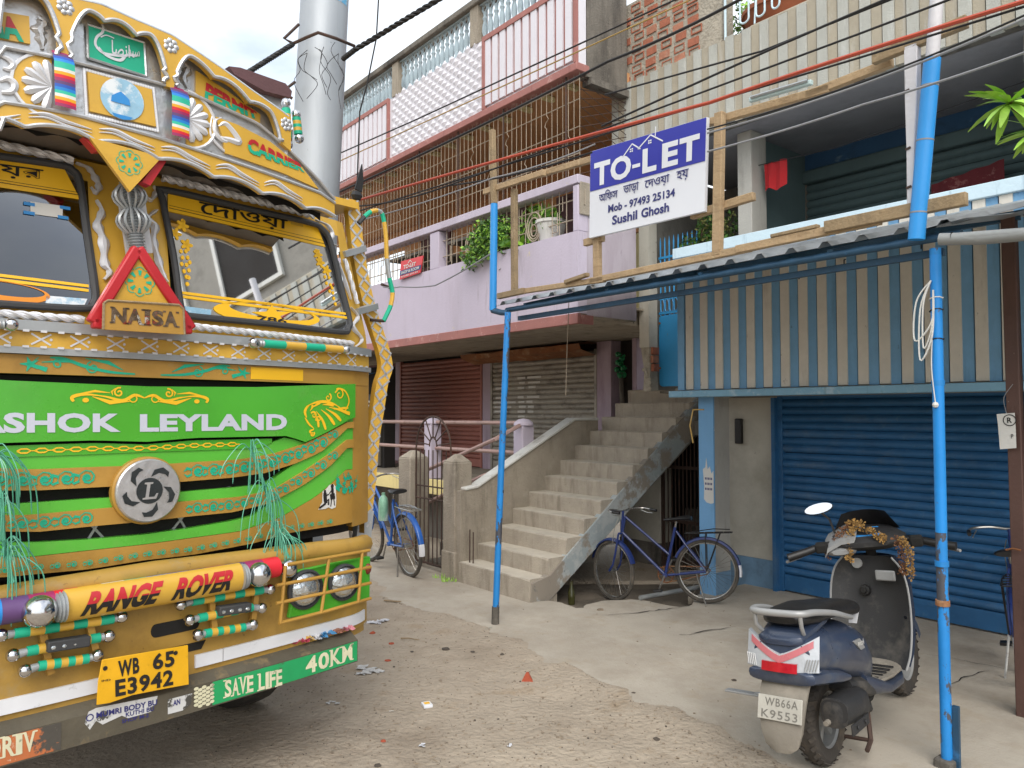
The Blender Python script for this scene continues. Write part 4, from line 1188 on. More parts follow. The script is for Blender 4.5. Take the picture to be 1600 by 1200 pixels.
for cx, cy in ((.395, .875), (.555, .91)):
    for dx, dy in ((-.008, -.012), (.008, -.012), (-.008, .012), (.008, .012)):
        house([(cx + dx - .006, cy + dy), (cx + dx + .006, cy + dy)], .010)
mb.build('house_outline', m['signwhite'], bb)
mb = MB()
for w_, x0, x1, y0, y1 in (('অিফস', .095, .275, .385, .505), ('ভাড়া', .325, .465, .385, .505), ('েদওয়া', .515, .725, .385, .50), ('হয়', .78, .875, .385, .50)):
    mb = MB(); text_faces(mb, w_, bq(x0, y0, x1, y1), bfn(-.0055), .012); mb.build('lettering', m['ink'], bb)
for t_, x0, y0, x1, y1 in (('Mob - 97493 25134', .185, .235, .77, .325), ('Sushil', .225, .085, .455, .19), ('Ghosh', .49, .085, .725, .19)): mb = MB(); text_faces(mb, t_, bq(x0, y0, x1, y1), bfn(-.0055), .03); mb.build('lettering', m['ink'], bb)
def plank(a, b, w, h, mt='wood', name='timber', dv=.03):
    mb = MB(); mb.bar((a[0], KV + dv, a[1]), (b[0], KV + dv, b[1]), h, w, (0, 1, 0)) if abs(a[0] - b[0]) > abs(a[1] - b[1]) else mb.bar((a[0], KV + dv, a[1]), (b[0], KV + dv, b[1]), w, h, (0, 1, 0))
    return mb.build(name, m[mt], bb, bevel=.005)
plank((-.746, 2.78), (-.751, 3.665), .052, .045, 'woodgrey', 'upright', .045)
plank((.242, 2.77), (.239, 3.10), .058, .045, 'wood', 'upright', .055)
plank((1.353, 2.75), (1.383, 3.665), .062, .045, 'wood', 'upright', .02)
def batten(a, b, w, mt='wood', dv=.05, h=.04):
    mb = MB(); d = Vector((b[0] - a[0], 0, b[1] - a[1])); 
    mb.bar((a[0], KV + dv, a[1]), (b[0], KV + dv, b[1]), h, w)
    return mb.build('batten', m[mt], bb, bevel=.005)
batten((-1.12, 3.715), (-.30, 3.69), .05, 'wood', .0)
batten((-.42, 3.71), (.30, 3.672), .05, 'wood', .045)
batten((1.23, 3.650), (2.10, 3.595), .05, 'wood', .07)
batten((1.95, 3.60), (2.45, 3.62), .048, 'wood', .07)
batten((2.38, 3.640), (2.846, 3.66), .062, 'woodgrey', .0)
batten((.10, 3.055), (.30, 3.06), .055, 'wood', .06)
batten((1.12, 3.06), (1.60, 3.085), .052, 'wood', .06)
batten((-.90, 2.755), (-.55, 2.76), .05, 'woodgrey', -.01)
batten((-.62, 2.765), (.35, 2.735), .042, 'wood', .02)
batten((-.05, 2.765), (.20, 2.79), .03, 'woodgrey', -.005)
batten((.2, 2.742), (1.6, 2.758), .045, 'wood', .02)
batten((1.5, 2.762), (2.4, 2.772), .05, 'wood', .015)
batten((1.75, 2.80), (2.05, 2.805), .022, 'woodgrey', .01)
batten((2.10, 2.785), (2.83, 2.787), .066, 'woodgrey', -.01)
tl = thing('tube_light', 'unlit fluorescent batten lamp fixed under the upper timber rail', 'lamp', (1.84, KV, 3.64), 'f')
mb = MB(); mb.bar((1.64, KV - .03, 3.648), (2.045, KV - .03, 3.622), .03, .028); mb.build('housing', m['tubelight'], tl, bevel=.004)
mb = MB(); mb.tube([(1.66, KV - .052, 3.655), (2.03, KV - .052, 3.632)], .009, 8); mb.build('tube', m['galv'], tl)
# small red to-let sign on the lilac balcony
rs = thing('small_sign', 'small red and navy TO-LET sign tied to the lilac balcony grille', 'sign', (-4.28, -1.64, 3.6), 'f')
RQ = [(-4.54, 3.765), (-3.985, 3.755), (-4.06, 3.545), (-4.575, 3.525)]
def rq(x0, y0, x1, y1): return [bil(RQ, x0, y1), bil(RQ, x1, y1), bil(RQ, x1, y0), bil(RQ, x0, y0)]
mb = MB(); mb.prism(RQ[::-1], lambda a, b, t: (a, t, b), -1.635, -1.622); mb.build('board', m['signred'], rs, fix=True)
mb = MB(); mb.prism(rq(0.0, .2, 1, .47)[::-1], lambda a, b, t: (a, t, b), -1.6385, -1.6355); mb.build('navy_band', m['signnavy'], rs, fix=True)
mb = MB(); fn = lambda a, b: (a, -1.6405, b)
text_faces(mb, 'TO-LET', rq(.16, .52, .74, .74), fn, .03); text_faces(mb, 'SHOP & ROOM', rq(.06, .25, .92, .42), fn, .02); text_faces(mb, '97493 25134', rq(.08, .06, .9, .15), fn, .02)
stroke(mb, [bil(RQ, .36, .78), bil(RQ, .45, .92), bil(RQ, .54, .78)], .012, fn)
mb.build('lettering', m['paper'], rs)

# ================================================================== brown post with a notice
bw_ = thing('brown_steel_post', 'leaning brown painted steel channel post at the right edge of the forecourt', 'post', (2.649, -1.688, 0), 'f')
bt = fp(1577, 362, -1.70); bm2 = fp(1586, 600, -1.70)
mb = MB(); mb.bar((2.66, -1.688, -.05), (bt[0], -1.70, bt[1] + .1), .075, .06, (0, 1, 0)); mb.build('channel', m['brownpost'], bw_, bevel=.006)
mb = MB(); mb.bar((2.72, -1.66, -.05), (bt[0] + .09, -1.67, bt[1] + .1), .03, .06, (0, 1, 0)); mb.build('flange', m['brownpost'], bw_, bevel=.004)
zc = 1.0
mb = MB(); mb.tube([(2.60, -1.74, .95), (2.64, -1.75, .965), (2.68, -1.75, .96)], .006, 5); mb.build('string_tie', m['rust'], bw_)
pn = thing('paper_notice', 'curled white paper notice hung on a wire by the brown steel post', 'notice', (2.5, -1.75, 1.7), 'f')
NQ = [fp(1556, 647, -1.76), fp(1584, 645, -1.76), fp(1588, 700, -1.76), fp(1563, 702, -1.76)]
def nfn(d): return lambda a, b: (a, -1.76 + d + .25 * (a - 2.5) ** 2 + .01 * math.sin((b - 1.6) * 12), b)
mb = MB(); mb.grid([[nfn(0)(*bil(NQ, i / 6, 1 - j / 6)) for i in range(7)] for j in range(7)]); mb.build('sheet', m['paper'], pn)
def nq(x0, y0, x1, y1): return [bil(NQ, x0, y1), bil(NQ, x1, y1), bil(NQ, x1, y0), bil(NQ, x0, y0)]
mb = MB(); text_faces(mb, 'R', nq(.55, .72, .82, .88), nfn(-.003), .02)
c_ = bil(NQ, .69, .80)
stroke(mb, [(c_[0] + .032 * math.cos(a), c_[1] + .032 * math.sin(a)) for a in [i * .4 for i in range(17)]], .005, nfn(-.003))
text_faces(mb, 'P', nq(.72, .28, .86, .40), nfn(-.003), .01)
mb.build('lettering', m['black'], pn)
mb = MB(); wv = bil(NQ, .6, 1); mb.tube(smooth_line([(wv[0], -1.76, wv[1]), (wv[0] - .012, -1.76, wv[1] + .09), (wv[0] + .03, -1.74, wv[1] + .17)], 5), .002, 5); mb.build('hanging_wire', m['cablegrey'], pn)

# ================================================================== galvanised utility pole and overhead lines
up = thing('utility_pole', 'thick galvanised steel utility pole rising behind the painted lorry', 'pole', (0, 0, 0))
PD = 5.5
def pdep(px, py, d=PD): return at_depth(px, py, d)
x_top, x_bot = pdep(501, 0), pdep(487, 330)
dx = (x_top.x - x_bot.x) / (x_top.z - x_bot.z)
bx = x_bot.x - dx * x_bot.z
r_ = 37.5 / FPX * PD
up.location = (bx, PD, 0)
mb = MB(); mb.tube([(0, 0, -.1), (dx * 3, 0, 3), (dx * 7.5, 0, 7.5)], [r_ + .012, r_ + .004, r_ - .008], 28); mb.build('shaft', m['steelpole'], up)
def on_pole(z): return Vector((bx + dx * z, PD, 0))
for px0, py0, px1, py1, px2, py2 in ((467, 38, 444, 60, 458, 68), (461, 128, 440, 144, 457, 154)):
    pts = [pdep(px0, py0, 5.4), pdep(px1, py1, 5.35), pdep(px2, py2, 5.38)]
    mb = MB(); mb.tube([tuple(p - Vector((bx, PD, 0))) for p in pts], .011, 6); mb.build('wire_hook', m['iron'], up)
mb = MB()
pts = [pdep(458, 68, 5.36), pdep(480, 58, 5.28), pdep(497, 51, 5.26), pdep(525, 60, 5.3), pdep(554, 72, 5.45)]
mb.tube([tuple(p - Vector((bx, PD, 0))) for p in pts], .011, 6)
mb.build('wire_hook', m['iron'], up)
m['stickerblue'] = mat('torn_blue_sticker', '#5fa8d0', .6, var=.1, layers=(('#aab4ba', 6, .5, .55, PAT, .8),))
mb = MB()
z0 = pdep(500, 10).z
mb.grid([[(dx * z + (r_ + .001) * math.cos(a), (r_ + .001) * math.sin(a), z) for a in [-math.pi * (.05 + .62 * k / 10) for k in range(11)]] for z in (z0 + .04, z0 + .22)])
mb.build('torn_sticker', m['stickerblue'], up)
q = random.Random(12)
mb = MB()                                # stray strands of tie wire on the pole
for k in range(9):
    a = pdep(q.uniform(470, 530), q.uniform(62, 85), 5.26) - Vector((bx, PD, 0))
    pts = [a]
    for j in range(4): pts.append(pts[-1] + Vector((q.uniform(-.07, .07), q.uniform(-.01, .01), -q.uniform(.03, .14))))
    mb.tube(smooth_line([tuple(p) for p in pts], 4), .0022, 4)
mb.build('loose_strands', m['cable'], up)
CABLES = 'overhead cables strung across the street'
def cable(name, label, ctrl, r, mt, sag=0.0, twist=False, group=CABLES):
    pts = [at_depth(*c) for c in ctrl]
    line = []
    for a, b in zip(pts[:-1], pts[1:]):
        for i in range(14):
            t = i / 14
            line.append(a.lerp(b, t) - Vector((0, 0, sag * 4 * t * (1 - t))))
    line.append(pts[-1])
    o_ = line[0].copy()
    mb = MB()
    if twist:
        d = (line[-1] - line[0]).normalized()
        s1 = d.cross(Vector((0, 0, 1))).normalized(); s2 = d.cross(s1)
        dense = []
        for a, b in zip(line[:-1], line[1:]):
            for i in range(8): dense.append(a.lerp(b, i / 8))
        dense.append(line[-1])
        for ph in (0, 2.09, 4.19):
            mb.tube([tuple(p - o_ + s1 * (r * .75 * math.cos(ph + i * .5)) + s2 * (r * .75 * math.sin(ph + i * .5))) for i, p in enumerate(dense)], r * .75, 5)
    else:
        mb.tube([tuple(p - o_) for p in line], r, 6)
    o = mb.build(name, mt)
    o.location = o_
    tag(o, label, 'cable', group)
    return o
cable('overhead_cable', 'thick twisted black cable running from the lorry roof up to the steel pole', [(330, 150, 5.0), (380, 118, 5.1), (458, 69, 5.35)], .013, m['cable'], .0, True)
cable('overhead_cable', 'thick twisted black cable leaving the steel pole towards the upper sky', [(536, 92, 5.45), (554, 78, 5.4), (800, -70, 4.8)], .013, m['cable'], .0, True)
cable('overhead_cable', 'thin black wire hanging down in the sky right of the steel pole', [(592, -10, 6.0), (588, 60, 6.0), (574, 130, 6.0), (562, 175, 6.0), (558, 290, 6.0)], .006, m['cable'])
cable('overhead_cable', 'orange red conduit crossing from the lilac balcony to the upper right', [(530, 322, 7.2), (1110, 160, 4.6), (1640, -10, 3.3)], .011, m['cablered'], -.01)
cable('overhead_cable', 'heavy black cable crossing the brick parapet', [(530, 300, 7.0), (950, 96, 5.0), (1180, -14, 4.2)], .009, m['cable'], .02)
cable('overhead_cable', 'thin black wire over the diamond panel ending above the brick parapet', [(530, 240, 7.4), (650, 187, 6.7), (1080, -12, 4.9)], .006, m['cable'])
cable('overhead_cable', 'yellowish wire just below the thin wire over the diamond panel', [(530, 252, 7.4), (650, 197, 6.7), (1100, -10, 4.9)], .005, m['cableyel'])
cable('overhead_cable', 'thin wire rising over the concrete fascia from its left end', [(945, 148, 5.2), (1190, 80, 4.4), (1420, -12, 3.8)], .006, m['cable'])
cable('overhead_cable', 'black wire meeting another above the fascia near the brick corner', [(940, 197, 5.2), (1220, 70, 4.3), (1400, -8, 3.8)], .007, m['cable'])
cable('overhead_cable', 'black wire running along the fascia above the red conduit', [(700, 290, 6.0), (950, 199, 5.2), (1350, 50, 4.0), (1640, -60, 3.3)], .006, m['cable'])
cable('overhead_cable', 'black wire running just under the red conduit', [(560, 330, 7.0), (950, 208, 5.2), (1350, 88, 4.0), (1640, -2, 3.3)], .006, m['cable'])
cable('overhead_cable', 'pale grey double wire crossing the dark upstairs recess', [(1105, 208, 4.6), (1350, 131, 3.9), (1640, 12, 3.2)], .006, m['cablegrey'], .01)
cable('overhead_cable', 'dark wire beside the pale double wire in front of the upstairs recess', [(1105, 202, 4.6), (1350, 127, 3.9), (1640, 6, 3.2)], .005, m['cable'], .01)
cable('overhead_cable', 'pale grey wire lowest across the dark upstairs recess', [(1105, 237, 4.6), (1350, 163, 3.9), (1640, 68, 3.2)], .006, m['cablegrey'], .01)
cable('overhead_cable', 'thin grey wire sagging over the brown grille to the timber tipped pipe', [(560, 345, 7.0), (770, 278, 5.6), (930, 225, 5.2)], .005, m['cablegrey'], .02)
cable('overhead_cable', 'dark drooping wire across the brown grille', [(560, 322, 7.0), (700, 290, 6.2), (925, 238, 5.2)], .007, m['cable'], .03)
cable('overhead_cable', 'slack grey wire drooping in front of the lilac parapet', [(598, 448, 7.2), (625, 448, 7.2), (680, 446, 6.9), (766, 397, 6.3)], .006, m['cablegrey'], .01, group='wires fixed to the lilac building')
cable('overhead_cable', 'thin dark wire slanting down the side of the lilac balcony', [(962, 368, 8.2), (975, 440, 8.2), (990, 505, 8.2)], .006, m['cable'], group='wires fixed to the lilac building')
cable('overhead_cable', 'thin cord hanging before the rusted shutter hood', [(889, 470, 6.9), (886, 545, 6.9), (884, 618, 6.9)], .004, m['ironbeige'], group='wires fixed to the lilac building')
cable('hanging_wire', 'yellowish flex hanging where the top step meets the blue pillar', [(1100, 640, 6.3), (1083, 640, 6.35), (1078, 665, 6.35), (1083, 692, 6.35)], .006, m['cableyel'], group='wires fixed to the lilac building')
sp = thing('wire_stub', 'rusty pipe stub with hanging tie sticking out of the lilac parapet', 'bracket', (-4.6, -1.62, 3.28), 'f')
uu = fp(607, 449, -1.62)
mb = MB(); mb.tube([(uu[0], -1.6, uu[1]), (uu[0] + .1, -1.78, uu[1] + .01)], .02, 8); mb.build('stub', m['iron'], sp)

# ================================================================== plants, washing
def leaf_mesh(name, l, w, mt, bend=.25, n=3):
    mb = MB(); rows = []
    for i in range(n + 1):
        t = i / n
        hw = w * math.sin(math.pi * (.08 + .87 * t)) * .5
        z = -bend * l * t * t
        rows.append([(-hw, l * t, z + .12 * hw), (0, l * t, z), (hw, l * t, z + .12 * hw)])
    mb.grid(rows)
    return mb.mesh(name, mt)
def leafy(mb, c, rad, n, l, q, flat=1.0):
    c = Vector(c)
    for _ in range(n):
        d = Vector((q.gauss(0, 1), q.gauss(0, 1), q.gauss(0, 1)))
        d = d.normalized() * (q.random() ** .45)
        p = c + Vector((d.x * rad[0], d.y * rad[1], d.z * rad[2]))
        a = Vector((q.gauss(0, 1), q.gauss(0, 1), q.gauss(.2, .8))).normalized()
        b = a.cross(Vector((q.gauss(0, 1), q.gauss(0, 1), q.gauss(0, 1)))).normalized()
        s = l * q.uniform(.6, 1.25)
        mb.add([p, p + a * s * .5 + b * s * .22, p + a * s, p + a * s * .5 - b * s * .22], [(0, 1, 2, 3)])
def bush(name, label, org, balls, l, mats_, pot=None, group=None, seed=1, cat='plant', stems=5):
    t = thing(name, label, cat, org, 'f', group)
    q = random.Random(seed)
    for k, mt in enumerate(mats_):
        mb = MB()
        for c, rad, n in balls: leafy(mb, (org[0] + c[0], org[1] + c[1], org[2] + c[2]), rad, n // len(mats_), l, q)
        tag(mb.build('foliage', mt, t, ang=0), kind='stuff')
    mb = MB()
    for k in range(stems):
        c, rad, n = balls[k % len(balls)]
        e = Vector((org[0] + c[0] + q.uniform(-.6, .6) * rad[0], org[1] + c[1], org[2] + c[2] + q.uniform(-.2, .5) * rad[2]))
        mb.tube([(org[0] + q.uniform(-.02, .02), org[1], org[2] + .05), tuple(Vector(org).lerp(e, .5) + Vector((q.uniform(-.03, .03), 0, .03))), tuple(e)], [.009, .006, .003], 5)
    mb.build('stem', m['stem'], t)
    if pot:
        mb = MB(); mb.lathe([(pot * .65, 0), (pot * .72, .02), (pot, pot * 1.5), (pot * 1.08, pot * 1.5), (pot * 1.08, pot * 1.7), (pot * .9, pot * 1.7), (pot * .85, pot * 1.45), (0, pot * 1.4)], org, n=16); mb.build('pot', m['pot'] if pot < .15 else m['white_cap'], t)
    return t
u1 = fp(748, 385, -1.75); 
bush('potted_plant', 'dense bright green bush spilling over the lilac balcony sill', (u1[0], -1.62, 3.56), [((0, -.02, .16), (.30, .14, .25), 900), ((-.32, -.02, .03), (.13, .09, .2), 170), ((.2, 0, .22), (.2, .12, .2), 300), ((-.1, -.1, -.05), (.25, .06, .1), 120)], .062, [m['leaf'], m['leafbright'], m['leafdark']], None, 'plants on the lilac balcony', 3)
u2 = fp(838, 345, -1.5)
bush('potted_plant', 'leafy plant in a white tub at the right end of the lilac balcony', (u2[0] + .15, -1.42, 3.52), [((-.28, 0, .36), (.18, .1, .16), 110), ((.0, -.02, .28), (.2, .1, .16), 120), ((-.6, 0, .2), (.12, .08, .25), 70)], .10, [m['leaf'], m['leafbright']], .16, 'plants on the lilac balcony', 5)
u3 = fp(805, 385, -1.5)
bush('potted_plant', 'spiky yellow green plant behind the grille beside the dense bush', (u3[0] + .05, -1.45, 3.40), [((0, 0, .18), (.16, .08, .18), 60)], .2, [m['leafbright'], m['leaf']], None, 'plants on the lilac balcony', 6)
u4 = fp(1095, 350, -.3)
bush('potted_plant', 'olive green bush behind the TO-LET hoarding on the upper landing', (u4[0], -.3, 3.25), [((-.1, 0, .22), (.22, .16, .17), 420), ((.18, 0, .30), (.24, .16, .22), 420), ((.36, 0, .38), (.15, .1, .2), 90), ((.06, 0, .52), (.13, .1, .14), 120)], .055, [m['leafdry'], m['leafdark'], m['leaf']], None, None, 8)
u5 = fp(1165, 25, -.5)
bush('potted_plant', 'green plant in a broad clay bowl on the roof ledge', (u5[0] + .25, -.45, 5.22), [((-.28, 0, .3), (.2, .15, .28), 420), ((.1, .0, .42), (.3, .15, .16), 300), ((-.2, 0, .1), (.16, .1, .1), 120)], .06, [m['leaf'], m['leafbright'], m['leafdark']], None, None, 9)
t = thing('clay_bowl', 'broad terracotta bowl planter on the roof ledge under the green plant', 'planter', (u5[0] + .35, -.42, 5.28), 'f')
mb = MB(); mb.lathe([(.12, -.05), (.3, .10), (.36, .2), (.38, .2), (.38, .24), (.33, .24), (.3, .16), (0, .14)], (u5[0] + .35, -.42, 5.26), n=20); mb.build('bowl', m['pot'], t)
rl = thing('roof_railing', 'white looped iron railing on the concrete fascia top', 'railing', (.3, -.8, 5.3), 'f')
for px, pw, lo in ((1163, 14, 33), (1188, 14, 22), (1212, 12, 10)):
    a = fp(px - pw / 2, 0, -.82); b = fp(px + pw / 2, lo, -.82)
    mb = MB(); mb.tube([(a[0], -.82, a[1] + .35), (a[0], -.82, b[1] + .04)] + [((a[0] + b[0]) / 2 - (b[0] - a[0]) / 2 * math.cos(math.pi * i / 8), -.82, b[1] + .04 - .04 * math.sin(math.pi * i / 8)) for i in range(1, 8)] + [(b[0], -.82, b[1] + .04), (b[0], -.82, a[1] + .35)], .009, 6); mb.build('loop', m['caprail'], rl)
mb = MB(); mb.tube([(.0, -.82, 5.9), (2.0, -.82, 5.9)], .012, 6); mb.tube([(.02, -.8, 5.2), (.02, -.8, 5.9)], .012, 6); mb.tube([(1.98, -.8, 5.2), (1.98, -.8, 5.9)], .012, 6); mb.tube([(.35, -.82, 5.28), (.37, -.82, 5.6), (.37, -.82, 5.9)], .008, 6); mb.build('rail_frame', m['caprail'], rl)
# washing hung upstairs
wr1 = thing('red_cloth', 'red cloth hung to dry in the dark upstairs recess', 'cloth', (.1, -.42, 4.1), 'f')
a = fp(1194, 257, -.42); b = fp(1229, 290, -.42)
mb = MB(); mb.grid([[(lerp(a[0], b[0], i / 8), -.42 + .015 * math.sin(i * 1.7 + j * .3), lerp(a[1], b[1] + .02 * math.sin(i), j / 5)) for i in range(9)] for j in range(6)]); mb.build('cloth', m['redcloth'], wr1)
mb = MB(); mb.tube([(.0, -.43, a[1] + .01), (.9, -.43, a[1] - .04), (2.4, -.43, a[1] + .06)], .004, 4); mb.build('washing_line', m['cable'], wr1)
wr2 = thing('printed_cloth', 'maroon printed cloth hanging at the right of the upstairs recess', 'cloth', (1.7, .4, 4.0), 'f')
a = fp(1455, 285, .4); b = fp(1572, 345, .4)
mb = MB(); mb.grid([[(lerp(a[0], b[0], i / 14), .4 + .02 * math.sin(i * 1.3), lerp(a[1] - .02 + .08 * i / 14, b[1] - .3, j / 5)) for i in range(15)] for j in range(6)]); mb.build('cloth', m['patterncloth'], wr2)
# green bunch by the dark doorway of the lilac building
gb = thing('plastic_bunch', 'green plastic bunch hanging in the dark doorway of the lilac building', 'decoration', (-2.2, .42, 2.4), 'f')
q = random.Random(5); uu = fp(970, 570, .42)
mb = MB()
for k in range(26): mb.ball((uu[0] + q.uniform(-.05, .05),   .42 + q.uniform(-.04, .04), uu[1] + q.uniform(-.14, .14)), q.uniform(.02, .04), 6)
mb.build('bunch', m['greenbag'], gb)
mb = MB(); mb.tube([(uu[0] + .02, .43, fp(972, 648, .42)[1]), (uu[0], .42, uu[1] - .1)], .03, 8); mb.tube([(uu[0], .42, uu[1]), (uu[0], .42, 2.69)], .004, 4); mb.build('bound_stem', m['conc_dark'], gb)
# branch of long bright leaves entering from the right
tb_ = thing('frangipani_tree', 'bright green long leaved branch reaching in at the right edge', 'tree', (2.75, 2.75, 0))
mb = MB(); mb.tube([(0, 0, -.1), (.02, .05, 1.2), (.0, .1, 2.2), (-.1, .12, 2.75), (-.40, .18, 2.92), (-.60, .22, 3.02)], [.05, .042, .036, .03, .02, .012], 9); mb.tube([(0, .1, 2.3), (-.35, .2, 2.65), (-.79, .24, 2.97)], [.03, .02, .014], 8); mb.tube([(-.02, .1, 2.5), (.2, -.1, 2.9), (.3, -.2, 3.2)], [.03, .02, .014], 8); mb.build('trunk', m['stem'], tb_)
lm = leaf_mesh('leaf', .17, .040, m['leafbright'], .35, 4)
q = random.Random(15)
for tip, n in (((-.79, .24, 2.97), 26), ((-.70, .20, 2.84), 24), ((.3, -.2, 3.2), 18), ((-.60, .22, 3.02), 16)):
    for k in range(n):
        az = 2 * math.pi * k / n * 2.4; el = q.uniform(-.9, .9)
        piece('leaf', lm, tb_, tip, (el, q.uniform(-.3, .3), az), (.85, q.uniform(.6, .95), .85))
# ================================================================== painted lorry
m['tyel'] = mat('lorry_yellow_paint', '#cda23c', .4, var=.09, sc=3, bump=.12, bs=7, coat=.15, layers=(('#a8761f', 5, .58, .75, PAT, .5), ('#6b4c1c', 40, .68, .74, PAT, .6)))
m['tochre'] = mat('lorry_ochre_paint', '#ad843a', .45, var=.1, sc=3, bump=.12, bs=7, layers=(('#86632b', 3, .52, .72, PAT, .6), ('#5d431c', 45, .66, .73, PAT, .6), ('#9c8c63', 9, .6, .75, PAT, .5)))
m['tbump'] = mat('grimy_bumper_paint', '#a8853c', .5, var=.1, sc=3, bump=.05, layers=(('#75592c', 2.5, .48, .7, PAT, .7), ('#4d3a1f', 30, .62, .72, PAT, .7), ('#94876a', 7, .58, .74, PAT, .6)))
m['tgreen'] = mat('lorry_green_paint', '#4aa52e', .28, var=.08, sc=2, bump=.1, bs=6, coat=.25, layers=(('#3b8a26', 2, .55, .75, PAT, .4), ('#8a9a66', 2.4, .56, .78, PAT, .35), ('#3d4a2c', 60, .7, .75, PAT, .6)))
m['tgreen2'] = mat('lorry_light_green_paint', '#58b43a', .32, var=.08, sc=2, bump=.1, bs=6, coat=.2, layers=(('#8f9c6a', 2.2, .52, .75, PAT, .4),))
m['tteal'] = mat('teal_paint', '#17a884', .5, var=.1, bump=.0)
m['tred'] = mat('lorry_red_paint', '#b3242c', .4, var=.1, bump=.02)
m['tsilver'] = mat('embossed_silver_sheet', '#c3c4c6', .34, m=.7, var=.08, sc=7, bump=.15, bs=30, layers=(('#7d7a76', 8, .56, .72, PAT, .5),))
m['twhite'] = mat('silver_white_trim', '#d3d4d8', .38, m=.25, var=.06, sc=8, bump=.05)
m['chrome'] = mat('chrome', '#c9c9cb', .12, m=1.0, var=.05, bump=.02, rv=.05)
m['tgrey'] = mat('grey_metal_strip', '#a5a9ab', .4, m=.4, var=.08, bump=.03, layers=(('#6b6a66', 9, .6, .72, PAT, .6),))
m['rubber'] = mat('rubber', '#3a3b3d', .65, var=.1, bump=.05)
m['tyre'] = mat('dusty_tyre', '#3d3935', .9, var=.15, bump=.2, layers=(('#75695b', 5, .5, .7, PAT, .6),))
m['tdark'] = mat('dark_underbody', '#1a1917', .9, var=.2, bump=.1)
m['letter'] = mat('silver_letter_paint', '#bfc3d0', .4, var=.04, bump=0)
m['tcream'] = mat('cream_letter_paint', '#d3cfb0', .7, var=.12, sc=9, bump=.05, layers=(('#5d6b55', 20, .6, .68, PAT, .8),))
m['tbeamg'] = mat('bumper_beam_green', '#1f9a5b', .5, var=.1, sc=4, bump=.08, layers=(('#4b4a40', 5, .62, .67, PAT, .9), ('#2f2f2b', 30, .66, .72, PAT, .8)))
m['tbeamo'] = mat('peeled_orange_paint', '#b5683c', .7, var=.12, sc=5, bump=.1, layers=(('#4b4741', 3.4, .5, .53, PAT, 1), ('#d0c9b4', 12, .6, .66, PAT, .7)))
m['tbeam'] = mat('worn_steel_beam', '#5b5548', .7, m=.2, var=.2, bump=.15, layers=(('#8d7a58', 7, .56, .68, PAT, .7), ('#2b2925', 5, .56, .68, PAT, .8)))
m['sticker'] = mat('torn_sticker', '#c5c6c6', .7, var=.06, layers=(('#4a4843', 9, .55, .58, PAT, 1),))
m['plate'] = mat('number_plate_yellow', '#dba512', .45, var=.08, sc=8, bump=.06, layers=(('#8a6a1a', 7, .6, .72, PAT, .6),))
m['lwhite'] = mat('white_reflective_strip', '#d8dadf', .45, var=.05, bump=.04, layers=(('#8d8a84', 14, .62, .72, PAT, .6),))
m['sunorange'] = mat('orange_decal', '#e08a1e', .4, var=.05, bump=0)
m['decal'] = mat('yellow_decal', '#f0bb24', .4, var=.04, bump=0)
m['skyblue'] = mat('pale_blue_paint', '#8fb8d0', .6, var=.15, sc=9, bump=0, layers=(('#e0e4e6', 12, .5, .6, PAT, .9),))
m['tblue'] = mat('blue_paint', '#2f86c9', .5, var=.1, bump=0)
m['strand'] = mat('green_plastic_strand', '#5aa58a', .35, var=.15, bump=0)
STRIPES = ['#5c3f6e', '#94285a', '#cf2230', '#e0a21c', '#d8d9d0', '#2fb79a', '#1f7fc9', '#2a55ae']
for i, c in enumerate(STRIPES): m['st%d' % i] = mat('stripe_paint_' + ['purple', 'magenta', 'red', 'yellow', 'white', 'teal', 'sky', 'blue'][i], c, .45, var=.06, bump=.02)
def glass_mat():
    M = bpy.data.materials.new('windscreen_glass'); M.use_nodes = True
    t = M.node_tree; t.nodes.clear()
    o = t.nodes.new('ShaderNodeOutputMaterial'); a = t.nodes.new('ShaderNodeBsdfTransparent'); b = t.nodes.new('ShaderNodeBsdfGlossy'); x = t.nodes.new('ShaderNodeMixShader'); fr = t.nodes.new('ShaderNodeFresnel')
    a.inputs[0].default_value = (.42, .45, .46, 1); b.inputs['Roughness'].default_value = .02; b.inputs[0].default_value = (.95, .97, 1, 1); fr.inputs[0].default_value = 2.0
    t.links.new(fr.outputs[0], x.inputs[0]); t.links.new(a.outputs[0], x.inputs[1]); t.links.new(b.outputs[0], x.inputs[2]); t.links.new(x.outputs[0], o.inputs[0])
    return M
m['glass'] = glass_mat()
m['lens'] = mat('headlamp_lens', '#c3cace', .1, m=.85, var=.2, sc=25, bump=.35, bs=40, coat=1.0)

def CF(x, z):                             # cab front
    return .06 * (x / 1.2) ** 2 + .9 * max(0, abs(x) - 1.0) ** 2 + .2 * max(0, z - 2.15)
def CR(x, z): return -.18 + .10 * (x / 1.2) ** 2
def BF(x, z): return -.14 + .06 * (x / 1.2) ** 2 + 2.0 * max(0, abs(x) - 1.0) ** 2
def surf(S, off=0.0): return lambda x, z: (x, S(x, z) - off, z)
def q_(S, *px): return [tsurf(a, b, S) for a, b in px]
lorry = thing('painted_lorry', 'ornately painted yellow and green goods lorry with a silver crown over its windscreens', 'lorry', (0, 1.2, 0), 't')
def curve_of(S, px):                      # z as a function of |x| through pixels on the right half
    pts = sorted(tsurf(a, b, S) for a, b in px)
    pts = [(max(0, p[0]), p[1]) for p in pts]
    def f(x):
        x = abs(x)
        if x <= pts[0][0]: return pts[0][1]
        for (x0, z0), (x1, z1) in zip(pts[:-1], pts[1:]):
            if x <= x1:
                return z0 + (z1 - z0) * (x - x0) / max(1e-6, x1 - x0)
        return pts[-1][1]
    return f
